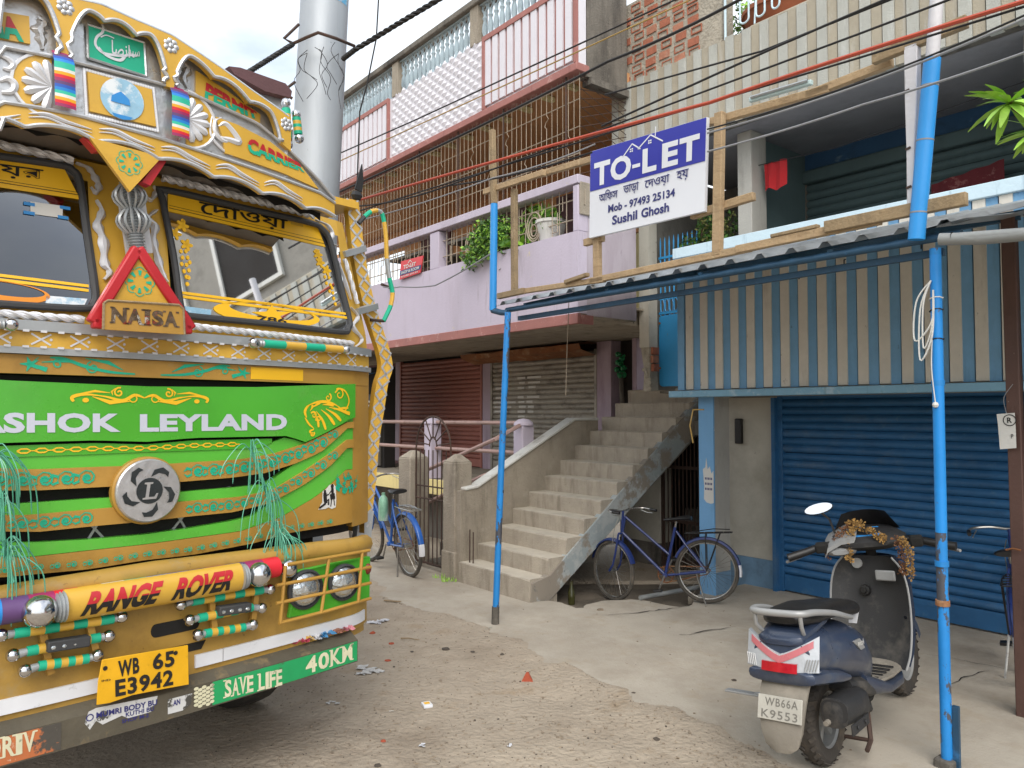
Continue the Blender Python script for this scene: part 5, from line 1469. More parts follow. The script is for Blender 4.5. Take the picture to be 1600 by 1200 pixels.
def strip(name, mt, lo, hi, x0, x1, S, off, th=.03, n=40, parent=None, bevel=.004, sm=50):
    rings = []
    for i in range(n + 1):
        x = lerp(x0, x1, i / n)
        a, b = lo(x), hi(x)
        if b - a < .003: b = a + .003
        rings.append([(x, S(x, a) - off, a), (x, S(x, b) - off, b), (x, S(x, b) - off + th, b), (x, S(x, a) - off + th, a)])
    mb = MB(); mb.loft(rings)
    return mb.build(name, mt, parent or lorry, bevel=0, ang=sm, fix=True)
def cst(v): return lambda x: v
hoodtop = curve_of(CF, [(228, 604), (400, 605), (552, 600)])
crease = curve_of(CF, [(228, 690), (300, 684), (447, 681), (475, 691), (513, 672), (547, 652)])
chain = curve_of(CF, [(228, 706), (300, 704), (405, 700), (425, 691), (447, 682.5), (475, 692), (547, 653)])
b1u = curve_of(CF, [(228, 727), (300, 722), (372, 718), (425, 709), (475, 693), (542, 659)])
b1l = curve_of(CF, [(228, 757), (300, 751), (362, 746), (412, 739), (460, 724), (500, 706), (541, 669)])
s1l = curve_of(CF, [(228, 775), (300, 767), (362, 762), (412, 757), (428, 748), (460, 725), (541, 669.5)])
b2u = curve_of(CF, [(228, 788), (300, 782), (375, 776), (425, 765), (475, 735), (512, 710), (540, 687)])
b2l = curve_of(CF, [(228, 814), (300, 806), (362, 800), (420, 786), (475, 756), (512, 730), (540, 700)])
s2l = curve_of(CF, [(228, 835), (300, 825), (362, 814), (395, 806), (420, 787), (475, 757), (540, 701)])
g3l = curve_of(CF, [(228, 850), (300, 840), (375, 830), (440, 807), (495, 775), (540, 734)])
bot = curve_of(CF, [(228, 875), (300, 867), (400, 848), (450, 833), (540, 818)])
XR = 1.155
# backing, corner panels, cab shell
strip('grille_backing', m['tdark'], cst(1.09), cst(1.9), -1.17, 1.17, CF, -.05, .02)
hood = strip('hood_panel', m['tgreen'], crease, hoodtop, -XR, XR, CF, .022, .05)
strip('hood_lip', m['tgreen'], chain, lambda x: max(chain(x) + .004, crease(x) - .012), -.62, .62, CF, .006, .04)
strip('grille_panel', m['tgreen2'], b1u, chain, -XR, XR, CF, .0, .04)
strip('grille_bar', m['tochre'], b1l, b1u, -XR, XR, CF, .012, .04)
strip('grille_panel', m['tgreen2'], b2u, s1l, -XR, XR, CF, .0, .04)
strip('grille_bar', m['tochre'], b2l, b2u, -XR, XR, CF, .012, .04)
strip('grille_panel', m['tgreen2'], g3l, s2l, -XR, XR, CF, .0, .04)
strip('lower_panel', m['tochre'], bot, lambda x: g3l(x) - .002, -XR, XR, CF, .002, .04)
for s in (1, -1):
    a, b = (XR + .001, 1.335) if s > 0 else (-1.335, -XR - .001)
    strip('corner_panel', m['tochre'], cst(1.12), cst(2.0), a, b, CF, .0, .06, 8)
    mb = MB(); mb.grid([[(s * 1.333, CF(1.333, 1.5) + .03 + t * 1.75, z) for t in (0, .1, .5, 1)] for z in (1.05, 2.0)]); mb.build('cab_side', m['tochre'], lorry)
    mb = MB(); mb.grid([[(s * (1.333 - .15 * k), CF(1.333, 1.5) + .03 + .2 * .7 * k + t * (1.75 - .14 * k), 2.0 + .78 * k) for t in (0, .12, .6, 1)] for k in (0, 1)]); mb.build('cab_side', m['tyel'], lorry)
    # slot trims beside the badge
zs = lambda px, py: tsurf(px, py, CF)[1]
Z_B0, Z_B1 = 1.905, zs(200, 561.5)        # yellow band with teal scrolls
Z_G1 = zs(200, 550)
Z_L1 = zs(200, 528)
Z_C1 = zs(200, 513)
strip('scroll_band', m['tochre'], cst(Z_B0), cst(Z_B1), -1.315, 1.315, CF, .004, .05)
strip('grey_strip', m['tgrey'], cst(Z_B1 + .002), cst(Z_G1 - .003), -1.325, 1.325, CF, .028, .06)
strip('lattice_band', m['tyel'], cst(Z_G1 - .002), cst(Z_L1), -1.315, 1.315, CF, .012, .05)
strip('grey_strip', m['tgrey'], cst(Z_L1 + .001), cst(Z_C1), -1.325, 1.325, CF, .032, .07)
mb = MB()
for z in (Z_G1 - .002, Z_L1):
    x = -1.29
    while x < 1.29:
        mb.prism([(x, z - .0045), (x + .022, z - .0045), (x + .022, z + .0045), (x, z + .0045)], lambda a, b, t: (a, CF(a, b) - t, b), .026, .0335); x += .062
tag(mb.build('white_dashes', m['twhite'], lorry), kind='stuff')
mb = MB()
x = -1.29; zc_ = (Z_G1 + Z_L1) / 2; hh = (Z_L1 - Z_G1) * .36
while x < 1.17:
    for sg in (1, -1):
        stroke(mb, [(x, zc_ - hh * sg), (x + .07, zc_ + hh * sg)], .007, surf(CF, .0145 + .001 * sg))
    blob(mb, x + .07, zc_, .006, .006, surf(CF, .0145), 6)
    x += .14
tag(mb.build('lattice_print', m['twhite'], lorry), kind='stuff')
# printed scrolls -------------------------------------------------------------
def scroll_row(bandlo, bandhi, xs, name, r=.36, k=1):
    mb = MB()
    for x in xs:
        a, b = bandlo(x), bandhi(x)
        c, h = (a + b) / 2, (b - a)
        if h < .02: continue
        blob(mb, x, c, h * .16, h * .15, surf(CF, .0145), 10)
        stroke(mb, spiral(x, c, h * .10, h * .42, .3, 1.5, 12), [.002 + h * .10 * (1 - abs(i - 5) / 8) for i in range(13)], surf(CF, .0155))
        stroke(mb, [(x - h * .35, c + h * .1), (x - h * .62, c + h * .18), (x - h * .8, c + h * .02)], [h * .12, h * .16, .003], surf(CF, .0150))
        stroke(mb, [(x - h * .35, c - h * .15), (x - h * .6, c - h * .25), (x - h * .78, c - h * .12)], [h * .12, h * .12, .003], surf(CF, .0150))
    return tag(mb.build(name, m['tteal'], lorry), kind='stuff')
xs1 = [s * (.235 + i * .077) for i in range(11) for s in (1, -1)]
scroll_row(b1l, b1u, xs1, 'scroll_print'); scroll_row(b2l, b2u, xs1, 'scroll_print')
def lowlo(x): return bot(x) + .012
def lowhi(x): return bot(x) + .045
scroll_row(lowlo, lowhi, [i * .06 - 1.0 for i in range(34)], 'scroll_print')
mb = MB()                                # teal floral sprig at the right corner
q = random.Random(6)
for k in range(26):
    x, z = tsurf(*(lerp(525, 556, q.random()), lerp(745, 770, q.random())), CF)
    blob(mb, x, z, .014, .008, surf(CF, .0065), 8, q.uniform(0, 3))
    stroke(mb, [(x, z), (x + q.uniform(-.02, .02), z + .03)], .004, surf(CF, .0060))
tag(mb.build('floral_print', m['tteal'], lorry), kind='stuff')
mb = MB()                                # big teal scrolls on the band
zb = (Z_B0 + Z_B1) / 2
def arab(mb, x0, s, fn, sc=1.0):
    A = lambda pts: [(x0 + s * a * sc, zb + b * sc) for a, b in pts]
    stroke(mb, A(smooth_line([(0, -.025), (.10, -.02), (.2, .0), (.28, .028), (.33, .03)], 6)), [.006 + .008 * math.sin(math.pi * i / 24) for i in range(25)], fn)
    stroke(mb, A(spiral(.17, -.005, .006, .028, 0, 1.2, 14)), .006, fn)
    stroke(mb, A(spiral(.30, .005, .005, .024, 2, 1.1, 14)), .006, fn)
    stroke(mb, A([(.05, -.01), (.11, .02), (.2, .033)]), [.003, .016, .003], fn)
    stroke(mb, A([(.20, .0), (.26, .02), (.36, .01)]), [.003, .014, .003], fn)
    stroke(mb, A([(.34, -.02), (.40, .0), (.37, .03)]), [.02, .012, .003], fn)
    for k in range(5): stroke(mb, A([(.40, 0), (.40 + .035 * math.cos(k * 1.26), .03 * math.sin(k * 1.26))]), [.018, .003], fn)
fnb = surf(CF, .0065)
for x0, s in ((-.05, -1), (.06, 1), (-1.02, 1)): mb = MB(); arab(mb, x0, s, fnb); mb.build('scroll_print', m['tteal'], lorry)
strip('plain_patch', m['decal'], cst(Z_B0 + .01), cst(Z_B1 - .008), .50, .80, CF, .0065, .004, 8)
# hood lettering and gold scrolls
HF = surf(CF, .0245)
mb = MB()
text_faces(mb, 'ASHOK', q_(CF, (-52, 644), (185, 646), (185, 675), (-52, 677)), HF, .045, 1.05)
mb.build('lettering', m['letter'], hood); mb = MB()
text_faces(mb, 'LEYLAND', q_(CF, (215, 647), (444.5, 647), (444.5, 671.5), (215, 674.5)), HF, .045, 1.05)
mb.build('lettering', m['letter'], hood)
mb = MB()
cx, cz = tsurf(222, 622, CF)
for s in (1, -1):
    A = lambda pts: [(cx + s * a, cz + b) for a, b in pts]
    stroke(mb, A(smooth_line([(0, .0), (.04, .012), (.09, -.012), (.16, .004), (.24, .012), (.285, .0), (.28, -.018)], 6)), [.004 + .010 * abs(math.sin(i * .16)) for i in range(37)], HF)
    stroke(mb, A(spiral(.105, .022, .003, .022, 0, 1.3, 14)), .007, HF)
    stroke(mb, A(spiral(.045, -.002, .010, .020, 1, .9, 10)), .005, HF)
    stroke(mb, A([(.06, -.015), (.14, -.02), (.21, .003)]), [.003, .018, .002], HF)
    stroke(mb, A([(.14, .02), (.20, .026), (.27, .012)]), [.002, .010, .002], HF)
    stroke(mb, A([(.12, .04), (.135, .025), (.13, .01)]), [.002, .008, .002], HF)
    blob(mb, cx + s * .235, cz - .012, .013, .010, HF, 10)
mb.build('gold_scroll', m['decal'], hood)
mb = MB()                                # large gold leaf near the corner
def PX(a, b): return tsurf(300 + a / 4, 560 + b / 4, CF)
for pts, w in ((((700, 370), (690, 330), (720, 290), (800, 270), (880, 290), (930, 330), (970, 340)), .012), (((740, 480), (720, 455), (745, 440), (715, 410), (690, 370)), .008)):
    L_ = smooth_line([PX(*p) for p in pts], 5); stroke(mb, L_, [w * (.35 + abs(math.sin(i * .3))) for i in range(len(L_))], HF)
for (x0, y0), (x1, y1), w in (((760, 330), (820, 445), .014), ((790, 320), (875, 415), .016), ((820, 315), (915, 390), .016), ((840, 305), (970, 350), .015), ((745, 340), (775, 430), .013), ((800, 290), (870, 295), .014), ((730, 310), (790, 270), .013), ((720, 330), (735, 290), .012), ((870, 320), (960, 310), .01)):
    L_ = smooth_line([PX(x0, y0), PX(lerp(x0, x1, .5) + 8, lerp(y0, y1, .5) - 4), PX(x1, y1)], 5); stroke(mb, L_, [.002 + w * math.sin(math.pi * (.02 + .8 * (i / (len(L_) - 1)) ** 1.5)) for i in range(len(L_))], HF)
for c, r0, r1, a0, t in (((835, 245), .004, .022, 0, 1.2), ((905, 225), .005, .034, 1, 1.2), ((745, 355), .004, .02, 2, 1.1), ((735, 470), .003, .014, 0, 1.1), ((775, 380), .003, .018, 3, 1.1)):
    c_ = PX(*c); stroke(mb, spiral(c_[0], c_[1], r0, r1, a0, t, 16), [.004 + .006 * i / 16 for i in range(17)], HF)
stroke(mb, smooth_line([PX(940, 330), PX(965, 270), PX(945, 210), PX(905, 190), PX(878, 215)], 6), .009, HF)
mb.build('gold_leaf', m['decal'], hood)
mb = MB()
for k in range(-7, 8):
    x = k * .062 - .03
    z = (chain(x) + crease(x) - .012) / 2
    stroke(mb, [(x - .024, z), (x - .01, z + .008), (x + .01, z + .008), (x + .024, z), (x + .01, z - .008), (x - .01, z - .008), (x - .024, z)], .006, surf(CF, .0085))
    stroke(mb, [(x + .024, z), (x + .040, z)], .004, surf(CF, .0085))
tag(mb.build('chain_print', m['decal'], lorry), kind='stuff')
# badge -------------------------------------------------------------
by = lambda o: (lambda a, b: (a, -.03 - o, 1.413 + b))
bdg = MB(); bdg.lathe([(.146, 0), (.146, .03), (.14, .036)], (0, .0, 1.413), (0, -1, 0), 40); bo = bdg.build('badge', m['tochre'], lorry)
mb = MB(); mb.lathe([(.137, .03), (.137, .048), (.131, .054), (0, .056)], (0, .0, 1.413), (0, -1, 0), 40); mb.build('badge_disc', m['tsilver'], bo)
m['badgedark'] = mat('badge_dark', '#22282a', .5, var=.1)
mb = MB(); fn = lambda a, b: (a, -.0575, 1.413 + b)
for k in range(5):
    a0 = 2 * math.pi * k / 5 + .5
    o_pts = [(.060, 1.00), (.092, .86), (.113, .55), (.113, .25), (.095, .10), (.094, .30), (.084, .60)]
    mb.add([fn(r * math.cos(a0 + t), r * math.sin(a0 + t)) for r, t in o_pts][::-1], [tuple(range(len(o_pts)))])
blob(mb, 0, 0, .056, .056, fn, 26)
mb.build('badge_marks', m['badgedark'], bo)
mb = MB(); fn = lambda a, b: (a + b * .12, -.0605, 1.413 + b)
for p in ([(-.027, -.036), (.031, -.036), (.037, -.012), (.029, -.012), (.022, -.026), (-.002, -.026), (-.002, .028), (.009, .030), (.009, .037), (-.027, .037), (-.027, .030), (-.016, .028), (-.016, -.027), (-.027, -.029)],):
    mb.add([fn(*a) for a in p], [tuple(range(len(p)))])
mb.build('badge_letter', m['tsilver'], bo)
for s in (1, -1):                        # headlight-like coil and struts behind the lower slot
    mb = MB()
    for r in (.07, .055, .04, .025): mb.tube([(s * .42 + r * 1.15 * math.cos(i * .52), .06, 1.335 + r * .8 * math.sin(i * .52)) for i in range(12)], .006, 5, closed=True)
    mb.build('horn_grille', m['tgrey'], lorry)
    mb = MB(); mb.bar((s * .1, .06, 1.16), (s * .2, .055, 1.28), .02, .01); mb.bar((s * .24, .06, 1.16), (s * .17, .055, 1.28), .02, .01); mb.build('strut', m['tgrey'], lorry)
# couple sticker
mb = MB(); F1 = surf(CF, .0055)
out = [(495, 800), (510, 791), (506, 785), (503, 775), (505, 766), (510, 760), (514, 756), (519, 757), (523, 764), (524, 775), (523, 792), (517, 797), (508, 796), (497, 799)]
zz = [tsurf(300 + (a) / 4, 560 + b / 4, CF) for a, b in [(785, 945), (800, 915), (810, 900), (812, 830), (835, 815), (855, 790), (880, 785), (895, 800), (898, 880), (895, 930), (870, 940), (850, 930), (830, 940)]]
mb.add([F1(*p) for p in zz], [tuple(range(len(zz)))]); cs = mb.build('couple_sticker', m['paper'], lorry)
mb = MB(); F2 = surf(CF, .0075)
def SX(a, b): return tsurf(300 + a / 4, 560 + b / 4, CF)
for c, rx, rz in (((826, 832), .0085, .010), ((872, 798), .010, .012)): blob(mb, *SX(*c), rx, rz, F2, 12)
for pts, w in (([(826, 840), (828, 880), (832, 905)], .022), ([(828, 900), (850, 880), (848, 915)], .011), ([(832, 905), (790, 936)], .011), ([(830, 860), (850, 848)], .007), ([(872, 808), (874, 850)], .016), ([(872, 845), (876, 880)], .032), ([(868, 880), (862, 925)], .006), ([(882, 880), (886, 918)], .006), ([(868, 825), (852, 845)], .006)):
    stroke(mb, [SX(*p) for p in pts], w, F2)
mb.build('silhouette_print', m['black'], cs)

# ---- windscreens
WR = [(256, 297), (380, 325), (482, 348), (502, 358), (515, 378), (530, 440), (545, 500), (543, 513), (532, 519), (420, 506), (305, 495), (289, 491), (281, 478), (270, 400), (253, 312)]
WL = [(-60, 236), (0, 245), (95, 259), (113, 267), (124, 285), (136, 370), (148, 455), (146, 474), (134, 482), (60, 479), (0, 475), (-60, 471)]
def win(px, name, lab, left_x=None):
    pts = q_(CF, *px)
    if left_x is not None:
        zt, zb_ = pts[0][1], pts[-1][1]
        pts = pts + [(left_x + .06, zb_), (left_x, zb_ + .06), (left_x + .02, zt - .05), (left_x + .08, zt)]
    mb = MB(); mb.tube([surf(CF, .008)(*p) for p in smooth_line(pts, 3, True)], .016, 8, closed=True); wo_ = mb.build(name, m['rubber'], lorry); wo_['label'] = lab
    xa, xb = min(p[0] for p in pts), max(p[0] for p in pts); z0 = min(p[1] for p in pts)
    ya, yb = CF(xa, z0), CF(xb, z0)
    PL = lambda x, z: ya + (yb - ya) * (x - xa) / (xb - xa) + .2 * (z - z0) - .004
    dn = smooth_line(pts, 3, True); mb = MB(); mb.add([surf(PL, 0)(*p) for p in dn], [tuple(range(len(dn)))]); mb.build('windscreen_glass', m['glass'], wo_, ang=0)
    return wo_, pts, PL
w_r, pr_, PR = win(WR, 'windscreen', 'windscreen lettered in Bengali')
w_l, pl_, PLW = win(WL, 'windscreen', 'windscreen with a pasted paper slip', -1.06)
GF = surf(CF, .006)
def cellgrid(xs, zs_, skip):
    mb = MB()
    for i in range(len(xs) - 1):
        for j in range(len(zs_) - 1):
            if (i, j) in skip: continue
            n = 4
            tpx = lambda x, z: x if abs(x) < 1.3 else math.copysign(1.33 - .2 * max(0, z - 2.15), x)
            mb.grid([[surf(CF, -.012)(lerp(tpx(xs[i], lerp(zs_[j], zs_[j + 1], b)), tpx(xs[i + 1], lerp(zs_[j], zs_[j + 1], b)), a / n), lerp(zs_[j], zs_[j + 1], b)) for a in range(n + 1)] for b in (0, 1)])
    return mb
wz0, wz1 = min(p[1] for p in pr_) , max(p[1] for p in pr_)
cab = cellgrid([-1.33, -1.04, max(p[0] for p in pl_) - .0, min(p[0] for p in pr_) + .015, max(p[0] for p in pr_) - .0, 1.33], [Z_C1 - .02, wz0 + .01, wz1 - .03, 2.85], {(1, 1), (3, 1)})
cab.build('cab_front', m['tyel'], lorry)
def px_line(S, a, b, n=10): 
    A, B = tsurf(*a, S), tsurf(*b, S); return [(lerp(A[0], B[0], i / n), lerp(A[1], B[1], i / n)) for i in range(n + 1)]
def poly_part(name, mt, pts, off, th, S, parent=None, label=None, bevel=0):
    mb = MB(); mb.prism(pts[::-1], lambda a, b, t: (a, S(a, b) - t, b), off, off + th)
    o = mb.build(name, mt, parent or lorry, fix=True, bevel=bevel)
    if label: o['label'] = label
    return o
# stickers on the right-hand windscreen
mb = MB(); qd = q_(PR, (262, 303), (496, 356), (508, 386), (262, 330))
mb.add([surf(PR, .004)(*bil(qd, i / 12, j)) for j in (0, 1) for i in range(13)], [(i, i + 1, 14 + i, 13 + i) for i in range(12)]); mb.build('yellow_band', m['decal'], w_r)
mb = MB(); stroke(mb, px_line(PR, (263, 325), (506, 381)), .0028, surf(PR, .006)); stroke(mb, px_line(PR, (263, 321), (505, 376)), .0018, surf(PR, .006))
text_faces(mb, 'েদাওয়া', q_(PR, (310, 313), (448, 343), (447, 363), (310, 338)), surf(PR, .0065), .012)
mb.build('lettering', m['black'], w_r)
for a, b, w in (((281, 457), (546, 491), .013), ((282, 463), (546, 497), .013)): mb = MB(); stroke(mb, px_line(PR, a, b), w, surf(PR, .004)); mb.build('yellow_line', m['decal'], w_r)
mb = MB()
def crescent(mb, c, rx, ry, S_fn, S, k=.80, dx=8, dy=-4):
    n = 30
    for i in range(n):
        quad = []
        for a in (i, i + 1):
            t = 2 * math.pi * a / n
            quad.append([tsurf(c[0] + rx * math.cos(t), c[1] + ry * math.sin(t) + math.cos(t) * rx * .11, S), tsurf(c[0] + dx + rx * k * math.cos(t), c[1] + dy + ry * k * .78 * math.sin(t) + math.cos(t) * rx * .11, S)])
        mb.add([S_fn(*quad[0][0]), S_fn(*quad[1][0]), S_fn(*quad[1][1]), S_fn(*quad[0][1])], [(0, 1, 2, 3)])
crescent(mb, (416, 491), 83, 17, surf(PR, .004), PR)
st5 = [(412, 485), (424, 497)]
def star(mb, c, r, fn, S):
    p = []
    for i in range(10):
        rr = r if i % 2 == 0 else r * .42; t = math.pi / 2 + i * math.pi / 5
        p.append(fn(*tsurf(c[0] + rr * 1.5 * math.cos(t), c[1] - rr * .7 * math.sin(t), S)))
    mb.add([fn(*tsurf(*c, S))] + p, [(0, 1 + i, 1 + (i + 1) % 10) for i in range(10)])
star(mb, (424, 492), 22, surf(PR, .005), PR); mb.build('crescent_decal', m['decal'], w_r); mb = MB()
def grapes(mb, pts_leaf, pts_berry, r, fn):
    for p in pts_leaf:
        c = tsurf(*p, PR)
        for k in range(5): blob(mb, c[0] + .016 * math.cos(k * 1.25), c[1] + .016 * math.sin(k * 1.25), .016, .009, fn, 8, k * 1.25)
    for i, p in enumerate(pts_berry): blob(mb, *tsurf(*p, PR), r, r * 1.25, fn, 9)
def ZP(a, b): return (250 + a / 4, 250 + b / 4)
grapes(mb, [ZP(95, 460), ZP(165, 530), ZP(140, 410)], [ZP(130, 570), ZP(160, 570), ZP(140, 610), ZP(172, 610), ZP(135, 650), ZP(165, 655), ZP(180, 690), ZP(150, 695), ZP(165, 730), ZP(178, 735), ZP(170, 775), ZP(140, 380), ZP(185, 640)], .0085, surf(PR, .004))
tag(mb.build('grape_decal', m['decal'], w_r), kind='stuff'); mb = MB()
grapes(mb, [ZP(1000, 640), ZP(1040, 690), ZP(985, 590)], [ZP(1030, 730), ZP(1055, 735), ZP(1040, 770), ZP(1065, 780), ZP(1060, 820), ZP(1080, 830), ZP(1085, 865), ZP(1075, 800), ZP(1095, 900), ZP(975, 565)], .0085, surf(PR, .004))
tag(mb.build('grape_decal', m['decal'], w_r), kind='stuff')
mb = MB(); text_faces(mb, '786', q_(PR, (401, 493), (447, 498), (447, 506), (401, 501)), surf(PR, .007), .02); mb.build('lettering', m['black'], w_r)
# left-hand windscreen
mb = MB(); qd = q_(PLW, (-60, 241), (100, 264), (125, 312), (-60, 284))
mb.add([surf(PLW, .004)(*bil(qd, i / 12, j)) for j in (0, 1) for i in range(13)], [(i, i + 1, 14 + i, 13 + i) for i in range(12)])
mb.build('yellow_band', m['decal'], w_l)
for a, b, w in (((-60, 423), (138, 447), .012), ((-60, 430), (138, 454), .012)): mb = MB(); stroke(mb, px_line(PLW, a, b), w, surf(PLW, .004)); mb.build('yellow_line', m['decal'], w_l)
mb = MB(); text_faces(mb, 'য়র', q_(PLW, (-2, 256), (67, 266), (66, 285), (-2, 277)), surf(PLW, .0065), .012); stroke(mb, px_line(PLW, (-60, 276), (123, 305)), .0028, surf(PLW, .006)); stroke(mb, px_line(PLW, (-60, 272), (122, 301)), .0018, surf(PLW, .006)); mb.build('lettering', m['black'], w_l)
mb = MB(); crescent(mb, (-4, 455), 82, 17, surf(PLW, .004), PLW); mb.build('orange_crescent', m['sunorange'], w_l)
mb = MB(); qd = q_(PLW, (47, 315), (98, 322), (97, 341), (47, 334)); mb.add([surf(PLW, .004)(*p) for p in qd], [(0, 1, 2, 3)]); mb.build('paper_slip', m['paper'], w_l)
mb = MB()
for c in ((45, 319), (98, 340), (45, 333), (101, 325)): 
    p = tsurf(*c, PLW); stroke(mb, [(p[0] - .02, p[1]), (p[0] + .02, p[1])], .014, surf(PLW, .0055))
mb.build('blue_tape', m['tblue'], w_l)
for wn, S_, px in ((w_r, PR, ((284, 478), (330, 484), (328, 498), (292, 494))), (w_l, PLW, ((72, 462), (136, 467), (130, 480), (70, 478)))):
    mb = MB(); mb.add([surf(S_, .004)(*p) for p in q_(S_, *px)], [(0, 1, 2, 3)]); mb.build('toll_sticker', m['skyblue'], wn)
# cab inside
mb = MB(); mb.box(-1.27, 1.27, 1.35, 1.40, 1.3, 3.0); mb.build('cab_rear_wall', m['tdark'], lorry)
mb = MB(); mb.box(-1.15, 1.15, .14, .55, 1.9, 2.16); mb.build('dashboard', m['tdark'], lorry, bevel=.03)
for x in (-.75, .72):
    mb = MB(); mb.box(x - .27, x + .27, .95, 1.1, 1.9, 2.62); mb.box(x - .27, x + .27, .7, 1.1, 1.75, 1.95); mb.build('seat', m['rubber'], lorry, bevel=.05)
mb = MB(); mb.tube([(.72 + .22 * math.cos(i * .35), .50 + .08 * math.sin(i * .35), 2.22 + .20 * math.sin(i * .35)) for i in range(18)], .014, 6, closed=True); mb.bar((.50, .5, 2.22), (.94, .5, 2.22), .02, .02); mb.build('steering_wheel', m['rubber'], lorry)
m['floral'] = mat('silver_ornament', '#a9b6c0', .5, var=.3, sc=30, bump=.4)
mb = MB(); c = tsurf(490, 487, lambda x, z: .14); mb.lathe([(.10, 0), (.095, .02), (.07, .03), (0, .035)], (c[0], .17, c[1]), (0, -1, .2), 24); mb.build('dashboard_ornament', m['floral'], lorry)
mb = MB(); p = q_(lambda x, z: .2, (438, 430), (470, 418), (472, 482), (438, 478)); mb.add([(a, .2, b) for a, b in p], [(0, 1, 2, 3)]); mb.build('document_sheet', m['greypipe'], lorry)
mb = MB(); mb.box(-1.27, 1.27, .2, 1.8, 2.94, 2.98); mb.build('cab_roof', m['tyel'], lorry)

# rope trims
def rope(pts3, r, name='rope_trim', mt='twhite', pitch=.055):
    mb = MB()
    pts3 = [Vector(p) for p in pts3]
    dense = []
    for a, b in zip(pts3[:-1], pts3[1:]):
        n = max(1, int((b - a).length / .011))
        dense += [a.lerp(b, i / n) for i in range(n)]
    dense.append(pts3[-1])
    s = 0
    mb.tube([tuple(p) for p in pts3], r * .62, 8)
    for ph in (0, 2.094, 4.189):
        line = []
        for i, p in enumerate(dense):
            d = (dense[min(i + 1, len(dense) - 1)] - dense[max(i - 1, 0)]).normalized()
            e1 = Vector((0, -1, 0)); e2 = d.cross(e1).normalized()
            t = ph + i * .011 / pitch * 2.6
            line.append(p + e1 * (r * .62 * math.cos(t)) + e2 * (r * .62 * math.sin(t)))
        mb.tube([tuple(p) for p in line], r * .36, 5)
    return mb.build(name, m[mt], lorry)
def on(S, off, pts): return [surf(S, off)(*p) for p in pts]
rope(on(CF, .016, px_line(CF, (252, 279), (488, 338), 12)), .021)
rope(on(CF, .016, [(-1.0, tsurf(0, 228, CF)[1])] + px_line(CF, (0, 228), (112, 252), 6)), .021)
rope(on(CF, .02, px_line(CF, (300, 511), (548, 538), 12)), .019)
rope(on(CF, .02, [(-1.0, tsurf(0, 491, CF)[1])] + px_line(CF, (0, 491), (128, 500), 6)), .019)
rope(on(CF, .016, px_line(CF, (536, 405), (556, 475), 6)), .014)
# white flame ornaments on the pillars
def flame(px, w, S=CF, mt='twhite', off=.014):
    mb = MB(); L_ = smooth_line([tsurf(*p, S) for p in px], 5)
    n = len(L_) - 1
    rings = []
    for i, p in enumerate(L_):
        a, b = L_[max(i - 1, 0)], L_[min(i + 1, n)]
        d = Vector((b[0] - a[0], 0, b[1] - a[1])).normalized(); e = Vector((d.z, 0, -d.x))
        ww = w * (.12 + math.sin(math.pi * (.06 + .88 * i / n))) * (.85 + .25 * math.sin(i * 1.3)); y = S(*p)
        c = Vector((p[0], y + .004, p[1]))
        rings.append([tuple(c - e * ww), tuple(c + Vector((0, -off, 0)) - e * ww * .3), tuple(c + Vector((0, -off, 0)) + e * ww * .3), tuple(c + e * ww)])
    mb.loft(rings); return mb.build('flame_ornament', m[mt], lorry, ang=25)
flame([(151, 312), (160, 330), (153, 350), (162, 375), (164, 410), (172, 425), (163, 437)], .021)
flame([(246, 328), (232, 340), (243, 352), (240, 375), (248, 405), (256, 430), (262, 440)], .019)
flame([(118, 254), (138, 262), (148, 275), (155, 290), (150, 300), (142, 292)], .016)
flame([(240, 290), (244, 300), (236, 312), (228, 306)], .012)
flame([(492, 343), (512, 352), (520, 365), (516, 378), (526, 384)], .014)
flame([(548, 480), (560, 495), (552, 510), (566, 530), (555, 542)], .014)
flame([(528, 408), (540, 440), (548, 468)], .012)
# ---- visor underside
tb1u = [(0, 160), (60, 169), (125, 182), (250, 217), (390, 262), (500, 302), (523, 318)]
tb1l = [(0, 189), (60, 198), (125, 211), (250, 246), (390, 293), (500, 331), (522, 341)]
def pl_curve(px, S=CR):
    P = [tsurf(*p, S) for p in px]
    def f(x):
        if x <= P[0][0]:
            k = (P[1][1] - P[0][1]) / (P[1][0] - P[0][0])
            xm = 2 * (-.04) - x              # mirrored about the middle of the cab
            if xm > P[0][0]: return f(min(xm, P[-1][0]))
            return P[0][1]
        for (a, za), (b, zb_) in zip(P[:-1], P[1:]):
            if x <= b: return za + (zb_ - za) * (x - a) / (b - a)
        return P[-1][1]
    f.end = P[-1][0]
    return f
f1u, f1l = pl_curve(tb1u), pl_curve(tb1l)
XE = f1u.end
def scal(x): return .028 * abs(math.sin(math.pi * (x + .04) / .245)) ** .8
N_ = 150
xs_ = [lerp(-1.05, XE, i / N_) for i in range(N_ + 1)]
mb = MB(); mb.loft([[(x, CR(x, 0), f1l(x) - .012 + scal(x)), (x, CR(x, 0), f1u(x)), (x, CR(x, 0) + .03, f1u(x)), (x, CR(x, 0) + .03, f1l(x) - .012 + scal(x))] for x in xs_]); mb.build('visor_board', m['tyel'], lorry, fix=True)
mb = MB(); mb.tube([(x, CR(x, 0) - .006, f1l(x) - .012 + scal(x)) for x in xs_], .0085, 6); mb.build('scalloped_rim', m['tsilver'], lorry)
mb = MB()
